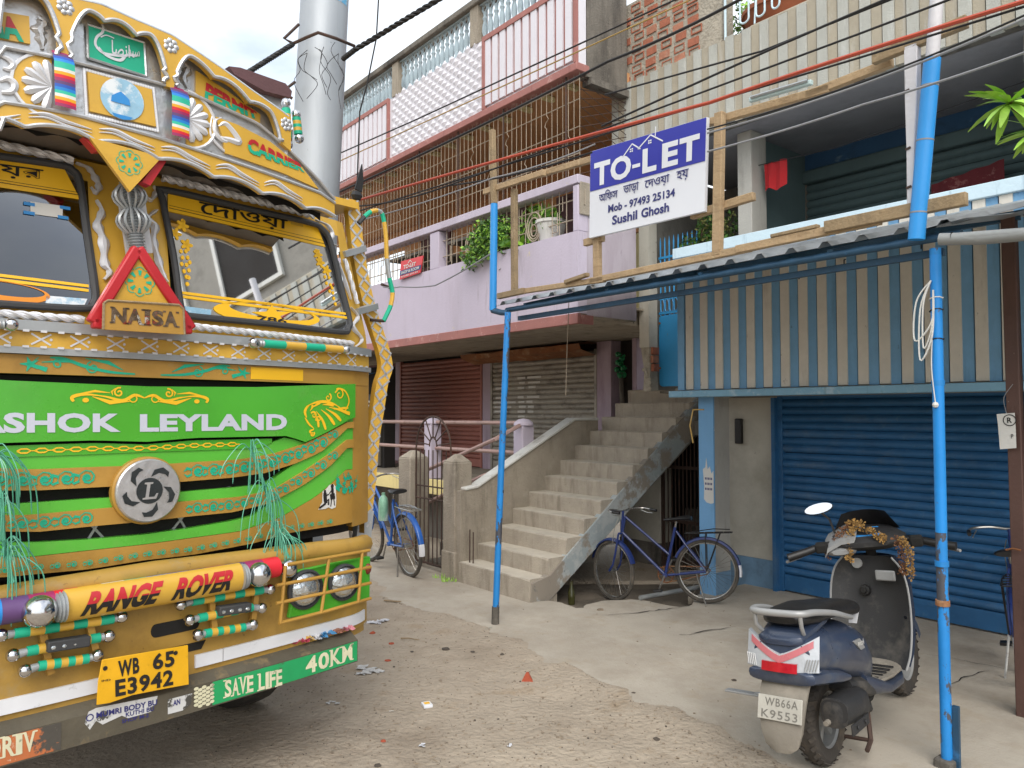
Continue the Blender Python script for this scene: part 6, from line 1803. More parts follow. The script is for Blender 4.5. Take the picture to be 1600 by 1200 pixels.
for k in range(-4, 6):
    x0 = -.04 + .245 * k
    if x0 + .26 > XE or x0 < -1.0: continue
    for dz, w in ((.0, .012), (-.014, .006)):
        L_ = smooth_line([(x0 + .01, f1l(x0) + .045 + dz), (x0 + .07, lerp(f1l(x0 + .07), f1u(x0 + .07), .75) + dz), (x0 + .14, lerp(f1l(x0 + .14), f1u(x0 + .14), .55) + dz), (x0 + .23, f1l(x0 + .23) + .035 + dz)], 6)
        mb.tube([(a, CR(a, b) - .003, b) for a, b in L_], [.001 + w * .6 * math.sin(math.pi * i / (len(L_) - 1)) for i in range(len(L_))], 5)
mb.build('wavy_ornament', m['twhite'], lorry)
mb = MB(); mb.grid([[(x, lerp(CR(x, 0) + .03, CF(x, 2.8) + .02, t), lerp(f1l(x) + .03, min(2.86, f1l(x) + .08), t)) for x in xs_[::5]] for t in (0, .5, 1)])
m['soffit'] = mat('tinted_visor_sheet', '#6d655c', .4, m=.4, var=.15, bump=.05)
mb.build('visor_soffit', m['soffit'], lorry)
mb = MB(); mb.grid([[(x, CR(x, 0) + .13, f1l(x) + .05 - (.0 if j else .05 - .022 * abs(math.sin(math.pi * x / .15)))) for x in xs_[::2]] for j in (0, 1)]); mb.build('inner_valance', m['tdark'], lorry)
# ---- silver panel, recessed panel, arch board
t2u = [(0, 73), (112, 97), (259, 134), (312, 153), (403, 194), (450, 233), (500, 284), (522, 312)]
f2u = pl_curve(t2u)
xs2 = [lerp(-1.05, XE, i / 60) for i in range(61)]
mb = MB(); mb.loft([[(x, CR(x, 0) + .012, f1u(x) + .001), (x, CR(x, 0) + .012, max(f2u(x), f1u(x) + .004)), (x, CR(x, 0) + .05, max(f2u(x), f1u(x) + .004)), (x, CR(x, 0) + .05, f1u(x) + .001)] for x in xs2]); mb.build('silver_panel', m['tsilver'], lorry, fix=True)
for f_, w in ((f1u, .008), (f2u, .007)):
    mb = MB(); mb.tube([(x, CR(x, 0) - .002, f_(x) + .002) for x in xs2], w, 6); mb.build('silver_bead', m['tsilver'], lorry)
arch_o = [(0, -38), (60, -20), (115, 0), (156, 9), (210, 33), (269, 58), (344, 108), (395, 145), (437, 174), (450, 184)]
fo = pl_curve(arch_o)
XA = fo.end
CR2 = lambda x, z: CR(x, z) + .055
xs3 = [lerp(-2 * .04 - XA, XA, i / 60) for i in range(61)]
mb = MB(); mb.loft([[(x, CR2(x, 0), f2u(x) - .03), (x, CR2(x, 0), fo(x) - .01), (x, CR2(x, 0) + .03, fo(x) - .01), (x, CR2(x, 0) + .03, f2u(x) - .03)] for x in xs3]); mb.build('recessed_panel', m['tsilver'], lorry, fix=True)
bays = [(90, 107), (257, 273), (439, 453)]
bx_ = []
for a, b in bays:
    xa = tsurf(a, 100, CR)[0]; xb = tsurf(b, 120 if a < 400 else 205, CR)[0]; bx_.append((xa, xb))
def mir(t): return (-.08 - t[1], -.08 - t[0])
allposts = sorted(bx_ + [(-.98, -.92)])
def inner(x):                             # scalloped lower edge of the arch board
    for (a0, a1), (b0, b1) in zip(allposts[:-1], allposts[1:]):
        if a1 <= x <= b0:
            t = (x - a1) / (b0 - a1)
            edge = min(t, 1 - t) * (b0 - a1)
            return fo(x) - .062 + .028 * abs(math.sin(math.pi * t * 3)) ** .8 - max(0, .07 - edge) ** 2 * 20
    return fo(x) - .2
xs4 = [lerp(allposts[0][0], allposts[-1][1], i / 200) for i in range(201)]
def lowe(x):
    for a, b in allposts:
        if a - 1e-6 <= x <= b + 1e-6: return f2u(x) - .005
    return inner(x)
mb = MB(); mb.loft([[(x, CR(x, 0) - .01, lowe(x)), (x, CR(x, 0) - .01, fo(x)), (x, CR(x, 0) + .03, fo(x)), (x, CR(x, 0) + .03, lowe(x))] for x in xs4]); mb.build('arch_board', m['tyel'], lorry, fix=True, ang=25)
for (a0, a1), (b0, b1) in zip(allposts[:-1], allposts[1:]):
    p = [(a1, f2u(a1) + .01 + k * (inner(a1 + .002) - f2u(a1)) / 6) for k in range(6)]
    p = [(x + .010 * math.sin(i * 1.7), z) for i, (x, z) in enumerate(p)]
    p += [(lerp(a1 + .004, b0 - .004, i / 40), inner(lerp(a1 + .004, b0 - .004, i / 40))) for i in range(41)]
    e = [(b0, f2u(b0) + .01 + k * (inner(b0 - .002) - f2u(b0)) / 6) for k in range(6)][::-1]
    p += [(x - .010 * math.sin(i * 1.7), z) for i, (x, z) in enumerate(e)]
    mb = MB(); mb.tube([(x, CR(x, 0) - .012, z) for x, z in p], .009, 6); mb.build('scalloped_rim', m['tsilver'], lorry)
mb = MB()
mb.tube([(x, CR(x, 0), fo(x) + .004) for x in xs3], .009, 6); mb.build('silver_bead', m['tsilver'], lorry)
for a, b in allposts:
    c = (a + b) / 2
    mb = MB()
    for k in range(7): mb.ball((c + .022 * math.cos(k * .9), CR(c, 0) - .012, fo(c) - .045 + .022 * math.sin(k * .9)), .012, 6, (1, .4, 1))
    mb.ball((c, CR(c, 0) - .014, fo(c) - .045), .012, 6, (1, .5, 1)); mb.build('rosette', m['tsilver'], lorry)
# crown body and end of the roof rack behind it
mb = MB(); mb.grid([[(x, CR(x, 0) + t, fo(x) + .002 - .06 * (t > .3)) for x in xs3] for t in (.0, .3, .9)]); mb.build('crown_roof', m['tsilver'], lorry)
mb = MB(); mb.grid([[(xs3[-1], CR(xs3[-1], 0) + t, z) for t in (.0, .3, .9)] for z in (2.9, fo(xs3[-1]) - .05)]); mb.build('crown_side', m['tsilver'], lorry)
mb = MB(); mb.grid([[(x, CR(x, 0) + t, max(f2u(x), f1u(x) + .004)) for x in xs2] for t in (.0, .45, 1.0)]); mb.build('visor_roof', m['tsilver'], lorry)
RK = lambda x, z: .35
pts = q_(RK, (330, 112), (352, 122), (440, 158), (441, 186), (400, 172), (345, 140))
poly_part('rack_panel', m['tsilver'], pts, 0, .04, RK)
pts = q_(RK, (344, 112), (362, 114), (432, 138), (442, 150), (440, 160), (400, 150), (352, 124))
poly_part('rack_rail', m['maroonwall'], pts, .045, .05, RK)
# plaques
poly_part('green_plaque', m['tteal'], q_(CR2, (135, 40), (223, 68), (226, 119), (137, 91)), .0, .014, CR2)
mb = MB(); fn = surf(CR2, .0165)
text_faces(mb, '\uFEAA\uFEF4\uFEB3', q_(CR2, (197, 76), (215, 81), (216, 95), (198, 90)), fn, .01)
text_faces(mb, '\uFE8E\uFEBC\uFEE7\uFE8D', q_(CR2, (172, 64), (200, 73), (200, 93), (172, 86)), fn, .015)
stroke(mb, smooth_line(q_(CR2, (158, 40), (158, 52), (149, 60), (147, 72), (158, 84), (176, 88), (194, 90)), 5), .010, fn)
stroke(mb, smooth_line(q_(CR2, (152, 75), (163, 88), (185, 96), (196, 88), (212, 90)), 5), [.004 + .008 * abs(math.sin(i * .15)) for i in range(21)], fn)
stroke(mb, smooth_line(q_(CR2, (155, 60), (164, 57), (176, 62)), 4), .005, fn)
mb.build('arabic_lettering', m['twhite'], lorry)
mb = MB()
for a, b in (((134, 39), (136, 92)), ((136, 92), (227, 121)), ((224, 68), (227, 121)), ((134, 39), (224, 68))):
    A, B = tsurf(*a, CR2), tsurf(*b, CR2); mb.tube([(A[0], CR2(*A) - .012, A[1]), (B[0], CR2(*B) - .012, B[1])], .006, 5)
mb.build('plaque_frame', m['tsilver'], lorry)
def bicol(name, txt, plaque, quad, S, sh=0.0):
    if plaque: poly_part('name_plaque', m['tyel'], q_(S, *plaque), .0, .012, S)
    mb = MB(); text_faces(mb, txt, q_(S, *quad), surf(S, .0145), .05, 1.0, sh, .52)
    return mb.build('lettering', [m['tteal'], m['tred']], lorry)
bicol('permit', 'PERMIT', [(304, 111), (352, 142), (405, 180), (404, 197), (350, 175), (304, 152)], [(320, 130), (398, 176), (402, 189), (317, 157)], CR2)
bicol('india', 'INDIA', [(-85, 5), (44, 27), (46, 70), (-85, 48)], [(-75, 13), (26, 30), (36, 68), (-75, 48)], CR2)
SP = lambda x, z: CR(x, z) + .012
bicol('carrier', 'CARRIER', [(335, 183), (370, 196), (420, 222), (470, 262), (496, 296), (440, 271), (380, 250), (350, 240), (346, 215)], [(386, 215), (470, 258), (474, 271), (384, 239)], SP)
poly_part('centre_plaque', m['tyel'], q_(SP, (135, 114), (235, 141), (242, 199), (139, 175)), .0, .014, SP)
mb = MB(); c = tsurf(189, 157, SP); blob(mb, c[0], c[1], .085, .085, surf(SP, .0165), 26); mb.build('painted_roundel', m['skyblue'], lorry)
mb = MB(); fn = surf(SP, .019)
mb.add([fn(c[0] + a, c[1] + b) for a, b in ((-.045, -.02), (.03, -.02), (.026, .005), (.01, .018), (-.008, .03), (-.025, .018), (-.042, .004))], [tuple(range(7))]); mb.add([fn(c[0] + a, c[1] + b) for a, b in ((-.04, -.066), (.04, -.066), (.03, -.078), (0, -.084), (-.03, -.078))][::-1], [tuple(range(5))])
mb.build('roundel_painting', m['tblue'], lorry)
mb = MB()
for k in range(4):
    qd = q_(SP, (131, 109), (239, 139), (246, 205), (135, 180)); A, B = qd[k], qd[(k + 1) % 4]
    n = 26
    for i in range(n):
        p = (lerp(A[0], B[0], i / n), lerp(A[1], B[1], i / n)); mb.ball((p[0], SP(*p) - .004, p[1]), .0085, 5, (1, .7, 1))
mb.build('beaded_border', m['twhite'], lorry)
def fan(c, r, sgn):
    cx, cz = tsurf(*c, SP)
    mb = MB(); p = [(cx, cz - r)] + [(cx - sgn * r * 1.05 * math.sin(math.pi * i / 14), cz - r * math.cos(math.pi * i / 14)) for i in range(1, 14)] + [(cx, cz + r)]
    fo_ = poly_part('fan_plaque', m['tyel'], p, .0, .008, SP)
    mb = MB()
    for k in range(7):
        a = math.pi * (k + .5) / 7
        d = (-sgn * math.sin(a), -math.cos(a))
        L_ = [(cx + d[0] * r * .8 * t, cz + d[1] * r * .8 * t) for t in (0, .3, .6, .85, 1)]
        mb.tube([(x, SP(x, z) - .010, z) for x, z in L_], [.004, .009, .016, .018, .009], 6)
    mb.build('fan_petals', m['twhite'], fo_)
    mb = MB(); mb.tube([(x, SP(x, z) - .006, z) for x, z in p], .008, 5); mb.build('fan_border', m['twhite'], fo_)
fan((79, 137), .125, 1); fan((291, 187), .125, -1)
def paisley(px, w):
    mb = MB(); L_ = smooth_line([tsurf(*p, SP) for p in px], 6)
    mb.tube([(x, SP(x, z) - .006, z) for x, z in L_], [w * (.4 + .6 * math.sin(math.pi * i / (len(L_) - 1))) for i in range(len(L_))], 6); mb.build('embossed_scroll', m['twhite'], lorry)
paisley([(0, 88), (12, 93), (20, 102), (14, 109), (4, 107)], .012); paisley([(0, 127), (12, 124), (22, 133), (18, 144), (2, 145)], .014)
paisley([(345, 185), (335, 190), (334, 205), (341, 216), (352, 222), (360, 216)], .012); paisley([(340, 198), (352, 195), (372, 222), (356, 219), (344, 215)], .016); paisley([(330, 182), (328, 210), (344, 232), (362, 244)], .007)
flame([(58, 28), (68, 36), (62, 46), (64, 60), (66, 78)], .03, CR2, 'tsilver', .018); flame([(282, 95), (292, 108), (286, 122), (291, 138)], .025, CR2, 'tsilver', .018)
# rainbow straps
def strap(qd, n, name='rainbow_strap'):
    mats_ = [m['st%d' % i] for i in (0, 0, 7, 6, 5, 4, 3, 2)]
    Q = q_(CR, *qd); mb = MB(); rows = 16
    seq = [1, 0, 7, 6, 5, 5, 4, 3, 2, 1, 0, 7, 6, 5, 4, 3, 2, 1]
    for j in range(len(seq)):
        mb.cur = seq[j]
        t0, t1 = 1 - j / len(seq), 1 - (j + 1) / len(seq)
        pts = []
        for t in (t0, t1):
            for s in (0, .33, .66, 1):
                x, z = bil(Q, s, t); pts.append((x, CR(x, z) - .030 + .028 * max(0, t - .8) / .2 - .006 * math.sin(s * 3.1), z))
        mb.add(pts, [(0, 1, 5, 4), (1, 2, 6, 5), (2, 3, 7, 6)])
    mb.cur = 0
    return mb.build(name, [m['st%d' % i] for i in range(8)], lorry, ang=60)
strap(((80, 78), (112, 86), (115, 176), (82, 167)), 10); strap(((264, 133), (292, 143), (291, 221), (264, 213)), 10)
# triangles, nameplate, coil
TS = lambda x, z: -.17
tri1 = poly_part('hanging_triangle', m['tyel'], q_(TS, (137, 216), (250, 247), (200, 301)), .0, .02, TS)
for a in (((130, 214), (146, 222), (160, 236), (150, 236)), ((251, 246), (260, 252), (235, 290), (222, 284))):
    mb = MB(); mb.prism(q_(TS, *a)[::-1], lambda x, z, t: (x, TS(x, z) - t, z), -.05, .0); mb.build('red_edge', m['tred'], tri1, fix=True)
def flower(mb, c, r, S, off):
    cx, cz = tsurf(*c, S)
    for k in range(8):
        a = 2 * math.pi * k / 8
        stroke(mb, [(cx + r * .42 * math.cos(a), cz + r * .42 * math.sin(a)), (cx + r * .78 * math.cos(a), cz + r * .78 * math.sin(a))], [r * .12, r * .26], surf(S, off))
        stroke(mb, [(cx + r * (.86 + .14 * math.sin(math.pi * i / 6)) * math.cos(a - .35 + .7 * i / 6), cz + r * (.86 + .14 * math.sin(math.pi * i / 6)) * math.sin(a - .35 + .7 * i / 6)) for i in range(7)], r * .06, surf(S, off))
mb = MB(); flower(mb, (199, 256), .052, TS, .022); mb.build('flower_print', m['tteal'], tri1)
T2 = lambda x, z: -.10
tp_ = q_(T2, (212, 398), (161, 490), (273, 493))
tri2 = poly_part('warning_triangle', m['tyel'], tp_, .0, .02, T2)
frm = q_(T2, (212, 389), (141, 505), (296, 515))
mb = MB()
for i in range(3):
    a, b = frm[i], frm[(i + 1) % 3]; mb.bar((a[0], -.115, a[1]), (b[0], -.115, b[1]), .045, .042, (0, 1, 0))
mb.build('red_frame', m['tred'], tri2, bevel=.008)
mb = MB(); flower(mb, (215, 441), .062, T2, .0225); mb.build('flower_print', m['tteal'], tri2)
T3 = lambda x, z: -.16
npq = q_(T3, (160, 474), (166, 470), (277, 477), (284, 483), (286, 523), (159, 515))
npl = poly_part('name_board', m['tochre'], npq, .0, .015, T3)
mb = MB(); mb.tube([(x, -.176, z) for x, z in npq[:5]][::1], .005, 5); mb.tube([(npq[5][0], -.176, npq[5][1]), (npq[0][0], -.176, npq[0][1])], .005, 5); mb.build('rope_edge', m['woodgrey'], npl)
m['mosaic'] = mat('mirror_mosaic', '#6b5a4a', .25, m=.4, var=.5, sc=30, bump=0, layers=(('#a8352f', 9, .6, .63, PAT, .9), ('#c9c5bd', 14, .58, .6, PAT, .9)))
mb = MB(); fn = surf(T3, .017)
Q = q_(T3, (172, 480), (274, 488), (275, 512), (171, 505))
for k, ch in enumerate('NAISA'):
    x0, x1 = ((0, .22), (.23, .46), (.49, .57), (.60, .78), (.79, 1))[k]
    text_faces(mb, ch, [bil(Q, x0, 1), bil(Q, x1, 1), bil(Q, x1, 0), bil(Q, x0, 0)], fn, .05)
    for yy in (.0, .93):
        if ch != 'S': 
            for xx in ((x0, x1) if ch != 'I' else (x0,)): stroke(mb, [bil(Q, xx - .02, yy + .035), bil(Q, xx + (.03 if ch != 'I' else .10), yy + .035)], .007, fn)
mb.build('lettering', m['mosaic'], npl)
mb = MB()
A, B = tsurf(196, 272, lambda x, z: -.05), tsurf(214, 392, lambda x, z: -.05)
prof = []
n = 26
for i in range(n * 4 + 1):
    t = i / (n * 4); r = .030 + .0055 * math.cos(2 * math.pi * i / 4)
    prof.append((r, t))
ax = Vector((B[0] - A[0], 0, B[1] - A[1])); ln = ax.length
mb.lathe([(r, t * ln) for r, t in prof], (A[0], -.06, A[1]), ax, 14); co_ = mb.build('coiled_ornament', m['tgrey'], lorry)
for t in (.30, .62):
    mb = MB(); c = Vector((A[0], -.06, A[1])) + ax * t
    for k in range(14):
        a = 2 * math.pi * k / 14; e1 = ax.normalized(); e2 = Vector((0, -1, 0)); e3 = e1.cross(e2)
        o_ = e2 * math.cos(a) + e3 * math.sin(a)
        mb.tube([tuple(c + e1 * (-.05 + .1 * i / 6) + o_ * (.03 + .036 * math.sin(math.pi * i / 6))) for i in range(7)], .006, 4)
    mb.build('bulb_cage', m['tgrey'], co_)
mb = MB(); mb.bar((A[0] + .03, -.02, A[1] - .05), (B[0] + .03, -.0, B[1]), .11, .02, (0, 1, 0)); mb.build('coil_backing', m['twhite'], lorry)
# rods with balls
def rod(a, b, r, segs, S, balls=(), name='ornament_rod', br=None):
    A, B = Vector((*tsurf(*a, S), 0)), Vector((*tsurf(*b, S), 0))
    y = S(A.x, A.y)
    P = lambda t: (lerp(A.x, B.x, t), lerp(S(A.x, A.y), S(B.x, B.y), t), lerp(A.y, B.y, t))
    mb = MB(); ms = []
    for i, (t0, t1, mm) in enumerate(segs):
        if mm not in ms: ms.append(mm)
        mb.cur = ms.index(mm); mb.tube([P(t0), P(t1)], r, 14)
    o = mb.build(name, [m[k] for k in ms], lorry)
    for t, R_ in balls:
        mb = MB(); mb.ball(P(t), R_, 14); mb.build('chrome_ball', m['chrome'], o)
        d = (Vector(P(1)) - Vector(P(0))); d.normalize(); d *= (1 if t < .5 else -1)
        mb = MB(); c = Vector(P(t)) + d * (R_ + .018)
        mb.lathe([(r * .9, -.02), (r * .7, -.014), (r * .9, -.008), (r * .7, 0), (r * .9, .008), (r * .75, .016)], c, d, 12); mb.build('ribbed_neck', m['tgrey'], o)
    return o
gy = lambda n: [(i / n, (i + 1) / n, 'tteal' if i % 2 == 0 else 'tyel') for i in range(n)]
CX = lambda x, z: CF(x, z) - .085
rod((412, 537), (534, 546), .020, gy(4), CX, ((-.12, .026), (1.06, .022)))
rod((-50, 506), (-2, 507), .020, [(0, 1, 'tyel')], CX, ((1.42, .026),))
for a, b in (((447, 170), (449, 215)), ((463, 184), (466, 210))):
    rod(a, b, .022, gy(5), lambda x, z: -.05, ((-.2, .024), (1.25, .026)))
# ---- bumper
def bcur(px): return curve_of(BF, px)
ztop = bcur([(228, 890), (400, 868), (500, 855), (575, 842)])
bb_ = strip('bumper', m['tbump'], cst(.61), lambda x: ztop(x) - .03, -1.2, 1.2, BF, .0, .05, 50)
mb = MB(); mb.tube([(x, BF(x, 1) + .02, ztop(x) - .02) for x in [lerp(-1.19, 1.19, i / 40) for i in range(41)]], .048, 10); mb.build('bumper_top_tube', m['tbump'], lorry)
strip('bumper_lip', m['tbump'], lambda x: .555 + .02 * math.cos(x * 6), cst(.609), -1.17, 1.17, BF, -.01, .05, 50)
wlo, whi = bcur([(228, 1060), (380, 1019), (566, 967)]), bcur([(228, 1040), (380, 998), (566, 949)])
zw0, zw1 = .635, .69
for a, b in ((.30, 1.15), (-.16, -.9), (-.92, -1.15)): strip('reflective_strip', m['lwhite'], cst(zw0), cst(zw1), min(a, b), max(a, b), BF, .012, .02, 20)
strip('reflective_strip', m['lwhite'], cst(zw0), cst(zw1), .17, .296, BF, .012, .02, 6)
# slots of the bumper
for a, b, z0, z1 in ((.02, .28, .86, .90), (-.3, .0, .70, .745)):
    pass
mb = MB(); mb.prism([(.0 + .02 * math.cos(t), .83 + .028 * math.sin(t)) for t in [math.pi / 2 + i * math.pi / 8 for i in range(9)]] + [(.17 + .02 * math.cos(t), .83 + .028 * math.sin(t)) for t in [-math.pi / 2 + i * math.pi / 8 for i in range(9)]], lambda a, b, t: (a, BF(a, b) - t, b), -.002, .003); mb.build('slot_recess', m['tdark'], lorry, fix=True)
mb = MB(); mb.prism([(-.12, .71), (.20, .71), (.22, .745), (-.12, .745)], lambda a, b, t: (a, BF(a, b) - t, b), -.002, .003); mb.build('slot_recess', m['tdark'], lorry, fix=True)
BX = lambda x, z: BF(x, z) - .05
seq = [0, 1, 2, 3, 4, 5, 6, 7]
xs_t = [lerp(-.75, tsurf(432, 889, BX)[0], i / 15) for i in range(16)]
zt_ = curve_of(BX, [(228, 915), (432, 889)])
mb = MB(); 
order = [5, 6, 0, 1, 2, 3, 4, 5, 6, 7, 0, 1, 2, 3, 5, 6][:15]
order[-3:] = [0, 1, 2]
for i in range(15):
    mb.cur = order[i]; mb.tube([(xs_t[i], BX(xs_t[i], 1) , zt_(.3)), (xs_t[i + 1], BX(xs_t[i + 1], 1), zt_(.3))], .048, 14)
mb.build('striped_tube', [m['st%d' % i] for i in range(8)], lorry)
# lettered half-round board
BP = lambda x, z: BF(x, z) - .115
A, B = tsurf(104, 944, BP), tsurf(380, 908, BP)
zz0 = (A[1] + B[1]) / 2
rr_ = .062
def bsurf(off):
    def f(x, z):
        d = max(-1, min(1, (z - zz0) / rr_)); th = math.asin(d)
        return (x, BF(x, 1) - .075 - (rr_ * .75 + off) * math.cos(th), zz0 + (z - zz0) * 1.0)
    return f
mb = MB(); mb.grid([[bsurf(0)(lerp(A[0], B[0], i / 16), zz0 + rr_ * math.sin(-math.pi / 2 + math.pi * j / 12)) for i in range(17)] for j in range(13)])
for x in (A[0], B[0]): 
    pts = [bsurf(0)(x, zz0 + rr_ * math.sin(-math.pi / 2 + math.pi * j / 12)) for j in range(13)]; mb.add(pts, [tuple(range(13))])
rb_ = mb.build('half_round_board', m['tyel'], lorry)
mb = MB(); w_ = B[0] - A[0]
RQ2 = [(A[0] + .02, zz0 + .046), (B[0] - .02, zz0 + .046), (B[0] - .02, zz0 - .044), (A[0] + .02, zz0 - .044)]
def rqs(x0, x1): return [bil(RQ2, x0, 1), bil(RQ2, x1, 1), bil(RQ2, x1, 0), bil(RQ2, x0, 0)]
for t_, x0, x1 in (('RANGE', .04, .51), ('ROVER', .55, .99)): mb = MB(); text_faces(mb, t_, rqs(x0, x1), bsurf(.003), .05, 1.0, .13, .50, (.1, .22, .34, .66, .78, .9)); mb.build('lettering', [m['black'], m['tred']], rb_)
for x, s in ((A[0], -1), (B[0], 1)):
    mb = MB(); mb.lathe([(.058, 0), (.05, .006), (.058, .012), (.048, .018), (.055, .024), (.04, .03)], (x, BF(x, 1) - .085, zz0), (s, 0, 0), 16); mb.build('ribbed_cap', m['tgrey'], rb_)
    mb = MB(); mb.ball((x + s * .085, BF(x, 1) - .10, zz0), .060 if s < 0 else .056, 20); mb.build('chrome_ball', m['chrome'], rb_)
c = tsurf(449, 888, BX); mb = MB(); mb.ball((c[0], BX(*c), c[1]), .048, 18); mb.build('chrome_ball', m['chrome'], lorry)
def mini(a, b, ba, bb2, light=None):
    o = rod(a, b, .019, gy(7), BX)
    for p in (ba, bb2):
        c = tsurf(*p, BX); mb = MB(); mb.ball((c[0], BX(*c), c[1]), .025, 14); mb.build('chrome_ball', m['chrome'], o)
    for p, p2 in ((a, ba), (b, bb2)):
        c, d = tsurf(*p, BX), tsurf(*p2, BX); mb = MB(); mb.tube([(c[0], BX(*c), c[1]), (lerp(c[0], d[0], .6), BX(*c), lerp(c[1], d[1], .6))], [.014, .016], 10); mb.build('ribbed_neck', m['tgrey'], o)
    if light:
        A_, B_ = tsurf(*light[0], BX), tsurf(*light[1], BX)
        mb = MB(); mb.bar((A_[0], BX(*A_) - .015, A_[1]), (B_[0], BX(*B_) - .015, B_[1]), .045, .042, (0, 0, 1)); lo_ = mb.build('lamp_strip', m['rubber'], o, bevel=.006)
        for k in range(4):
            t = (k + .5) / 4; mb = MB(); mb.ball((lerp(A_[0], B_[0], t), BX(*A_) - .035, lerp(A_[1], B_[1], t) - .003), .011, 8, (1, .6, .8)); mb.build('bulb', m['lens'], lo_)
mini((22, 990), (177, 967), (2, 993), (190, 964)); mini((42, 1018), (156, 996), (20, 1024), (170, 994), ((70, 1009), (137, 999))); mini((60, 1041), (138, 1029), (39, 1048), (152, 1024))
mini((300, 940), (410, 922), (282, 945), (422, 921)); mini((310, 966), (394, 949), (296, 969), (409, 950), ((337, 954), (387, 947))); mini((320, 990), (382, 980), (309, 992), (395, 976))
for px in ((62, 985, 75, 1050), (135, 970, 148, 1030), (325, 935, 330, 985), (395, 925, 388, 980)):
    a, b = tsurf(px[0], px[1], BF), tsurf(px[2], px[3], BF); mb = MB(); mb.bar((a[0], BF(*a) - .03, a[1]), (b[0], BF(*b) - .03, b[1]), .025, .02, (0, 1, 0)); mb.build('rod_bracket', m['tochre'], lorry)
# headlamps
BH = lambda x, z: BF(x, z) - .02
hp = poly_part('headlamp_panel', m['tgreen'], q_(BH, (460, 890), (520, 878), (574, 868), (573, 936), (510, 952), (446, 965)), .0, .03, BH, bevel=.008)
for c, r in (((471, 919), .085), ((531, 908), .082)):
    cx, cz = tsurf(*c, BH); y = BH(cx, cz) - .03
    mb = MB(); mb.lathe([(r * 1.12, -.005), (r * 1.14, .012), (r * 1.02, .02), (r * 1.0, .004)], (cx, y, cz), (0, -1, 0), 28); h_ = mb.build('headlamp', m['rubber'], lorry)
    mb = MB(); mb.lathe([(r, .004), (r * .85, .022), (r * .5, .034), (0, .038)], (cx, y, cz), (0, -1, 0), 28); mb.build('lens', m['lens'], h_)
    mb = MB(); mb.ball((cx, y - .02, cz), r * .26, 12, (1, .6, 1)); mb.build('bulb_cap', m['chrome'], h_)
c = tsurf(571, 888, BH); mb = MB(); mb.ball((c[0], BH(*c) - .02, c[1]), .03, 12, (.7, .6, 1)); mb.build('side_marker', mat('amber_lens', '#7a2f22', .2, var=.2), lorry)
BG = lambda x, z: BF(x, z) - .095
mb_list = [((432, 915), (510, 900), (579, 886)), ((432, 943), (510, 926), (579, 911)), ((436, 974), (510, 955), (579, 935)), ((450, 882), (515, 871), (577, 860)), ((514, 873), (508, 915), (502, 957)), ((566, 863), (563, 900), (560, 940)), ((446, 884), (442, 930), (438, 974))]
gd_ = None
for L3 in mb_list:
    pts = []
    for a, b in zip(L3[:-1], L3[1:]):
        for i in range(6):
            p = tsurf(lerp(a[0], b[0], i / 6), lerp(a[1], b[1], i / 6), BG); pts.append((p[0], BG(*p), p[1]))
    p = tsurf(*L3[-1], BG); pts.append((p[0], BG(*p), p[1]))
    mb = MB(); mb.tube(pts, .0085, 7)
    if gd_ is None: gd_ = mb.build('lamp_guard', m['tochre'], lorry)
    else: mb.build('guard_bar', m['tochre'], gd_)
# ---- lower beam with road-safety lettering
BB = lambda x, z: -.20 + .05 * (x / 1.2) ** 2
zbt, zbb = tsurf(300, 1076, BB)[1], tsurf(300, 1109, BB)[1]
zb_lo, zb_hi = min(zbt, zbb) - .012, max(zbt, zbb) + .008
xr_ = tsurf(559, 1010, BB)[0]
be = strip('lower_beam', m['tbeam'], cst(zb_lo), cst(zb_hi), -xr_ - .05, xr_, BB, .0, .02, 40)
mb = MB(); mb.loft([[(x, BB(x, 0), zb_hi + .0005), (x, BB(x, 0) + .13, zb_hi + .07), (x, BB(x, 0) + .15, zb_hi + .0), (x, BB(x, 0) + .13, zb_lo + .02), (x, BB(x, 0) + .021, zb_lo)] for x in [lerp(-xr_ - .05, xr_, i / 20) for i in range(21)]]); mb.build('beam_top', m['tbeam'], lorry, fix=True)
gx0 = tsurf(332, 1085, BB)[0]
strip('green_field', m['tbeamg'], cst(zb_lo + .006), cst(zb_hi - .004), gx0, xr_ - .005, BB, .002, .003, 20, be)
strip('orange_field', m['tbeamo'], cst(zb_lo + .006), cst(zb_hi - .004), -1.0, tsurf(95, 1160, BB)[0], BB, .002, .003, 20, be)
FB = surf(BB, .0035)
mb = MB()
def serif_text(mb, txt, qd, fn, bold=.03, ser=True):
    n = len(txt); adv = [0.55 if c == 'I' else (.5 if c == ' ' else 1.0) for c in txt]; tot = sum(adv); x = 0
    for c, a in zip(txt, adv):
        if c != ' ':
            x0, x1 = (x + .06 * a) / tot, (x + .94 * a) / tot
            text_faces(mb, c, [bil(qd, x0, 1), bil(qd, x1, 1), bil(qd, x1, 0), bil(qd, x0, 0)], fn, bold)
            if c in 'SAVELIFKMRD' and ser:
                for xx in ([x0, x1] if c in 'AVKMR' else ([x0] if c not in 'I' else [(x0 + x1) / 2])):
                    for yy in ((0.02,) if c == 'A' else ((.98,) if c == 'V' else (.02, .98))):
                        p = bil(qd, xx, yy); stroke(mb, [(p[0] - .0075, p[1]), (p[0] + .0075, p[1])], .006, lambda a_, b_: (fn(a_, b_)[0], fn(a_, b_)[1] - .0004, fn(a_, b_)[2]))
        x += a
serif_text(mb, 'SAVE', q_(BB, (350, 1063), (396, 1054), (396, 1080), (350, 1090)), FB)
mb.build('lettering', m['tcream'], be); mb = MB(); serif_text(mb, 'LIFE', q_(BB, (403, 1053), (441, 1045), (441, 1070), (403, 1079)), FB)
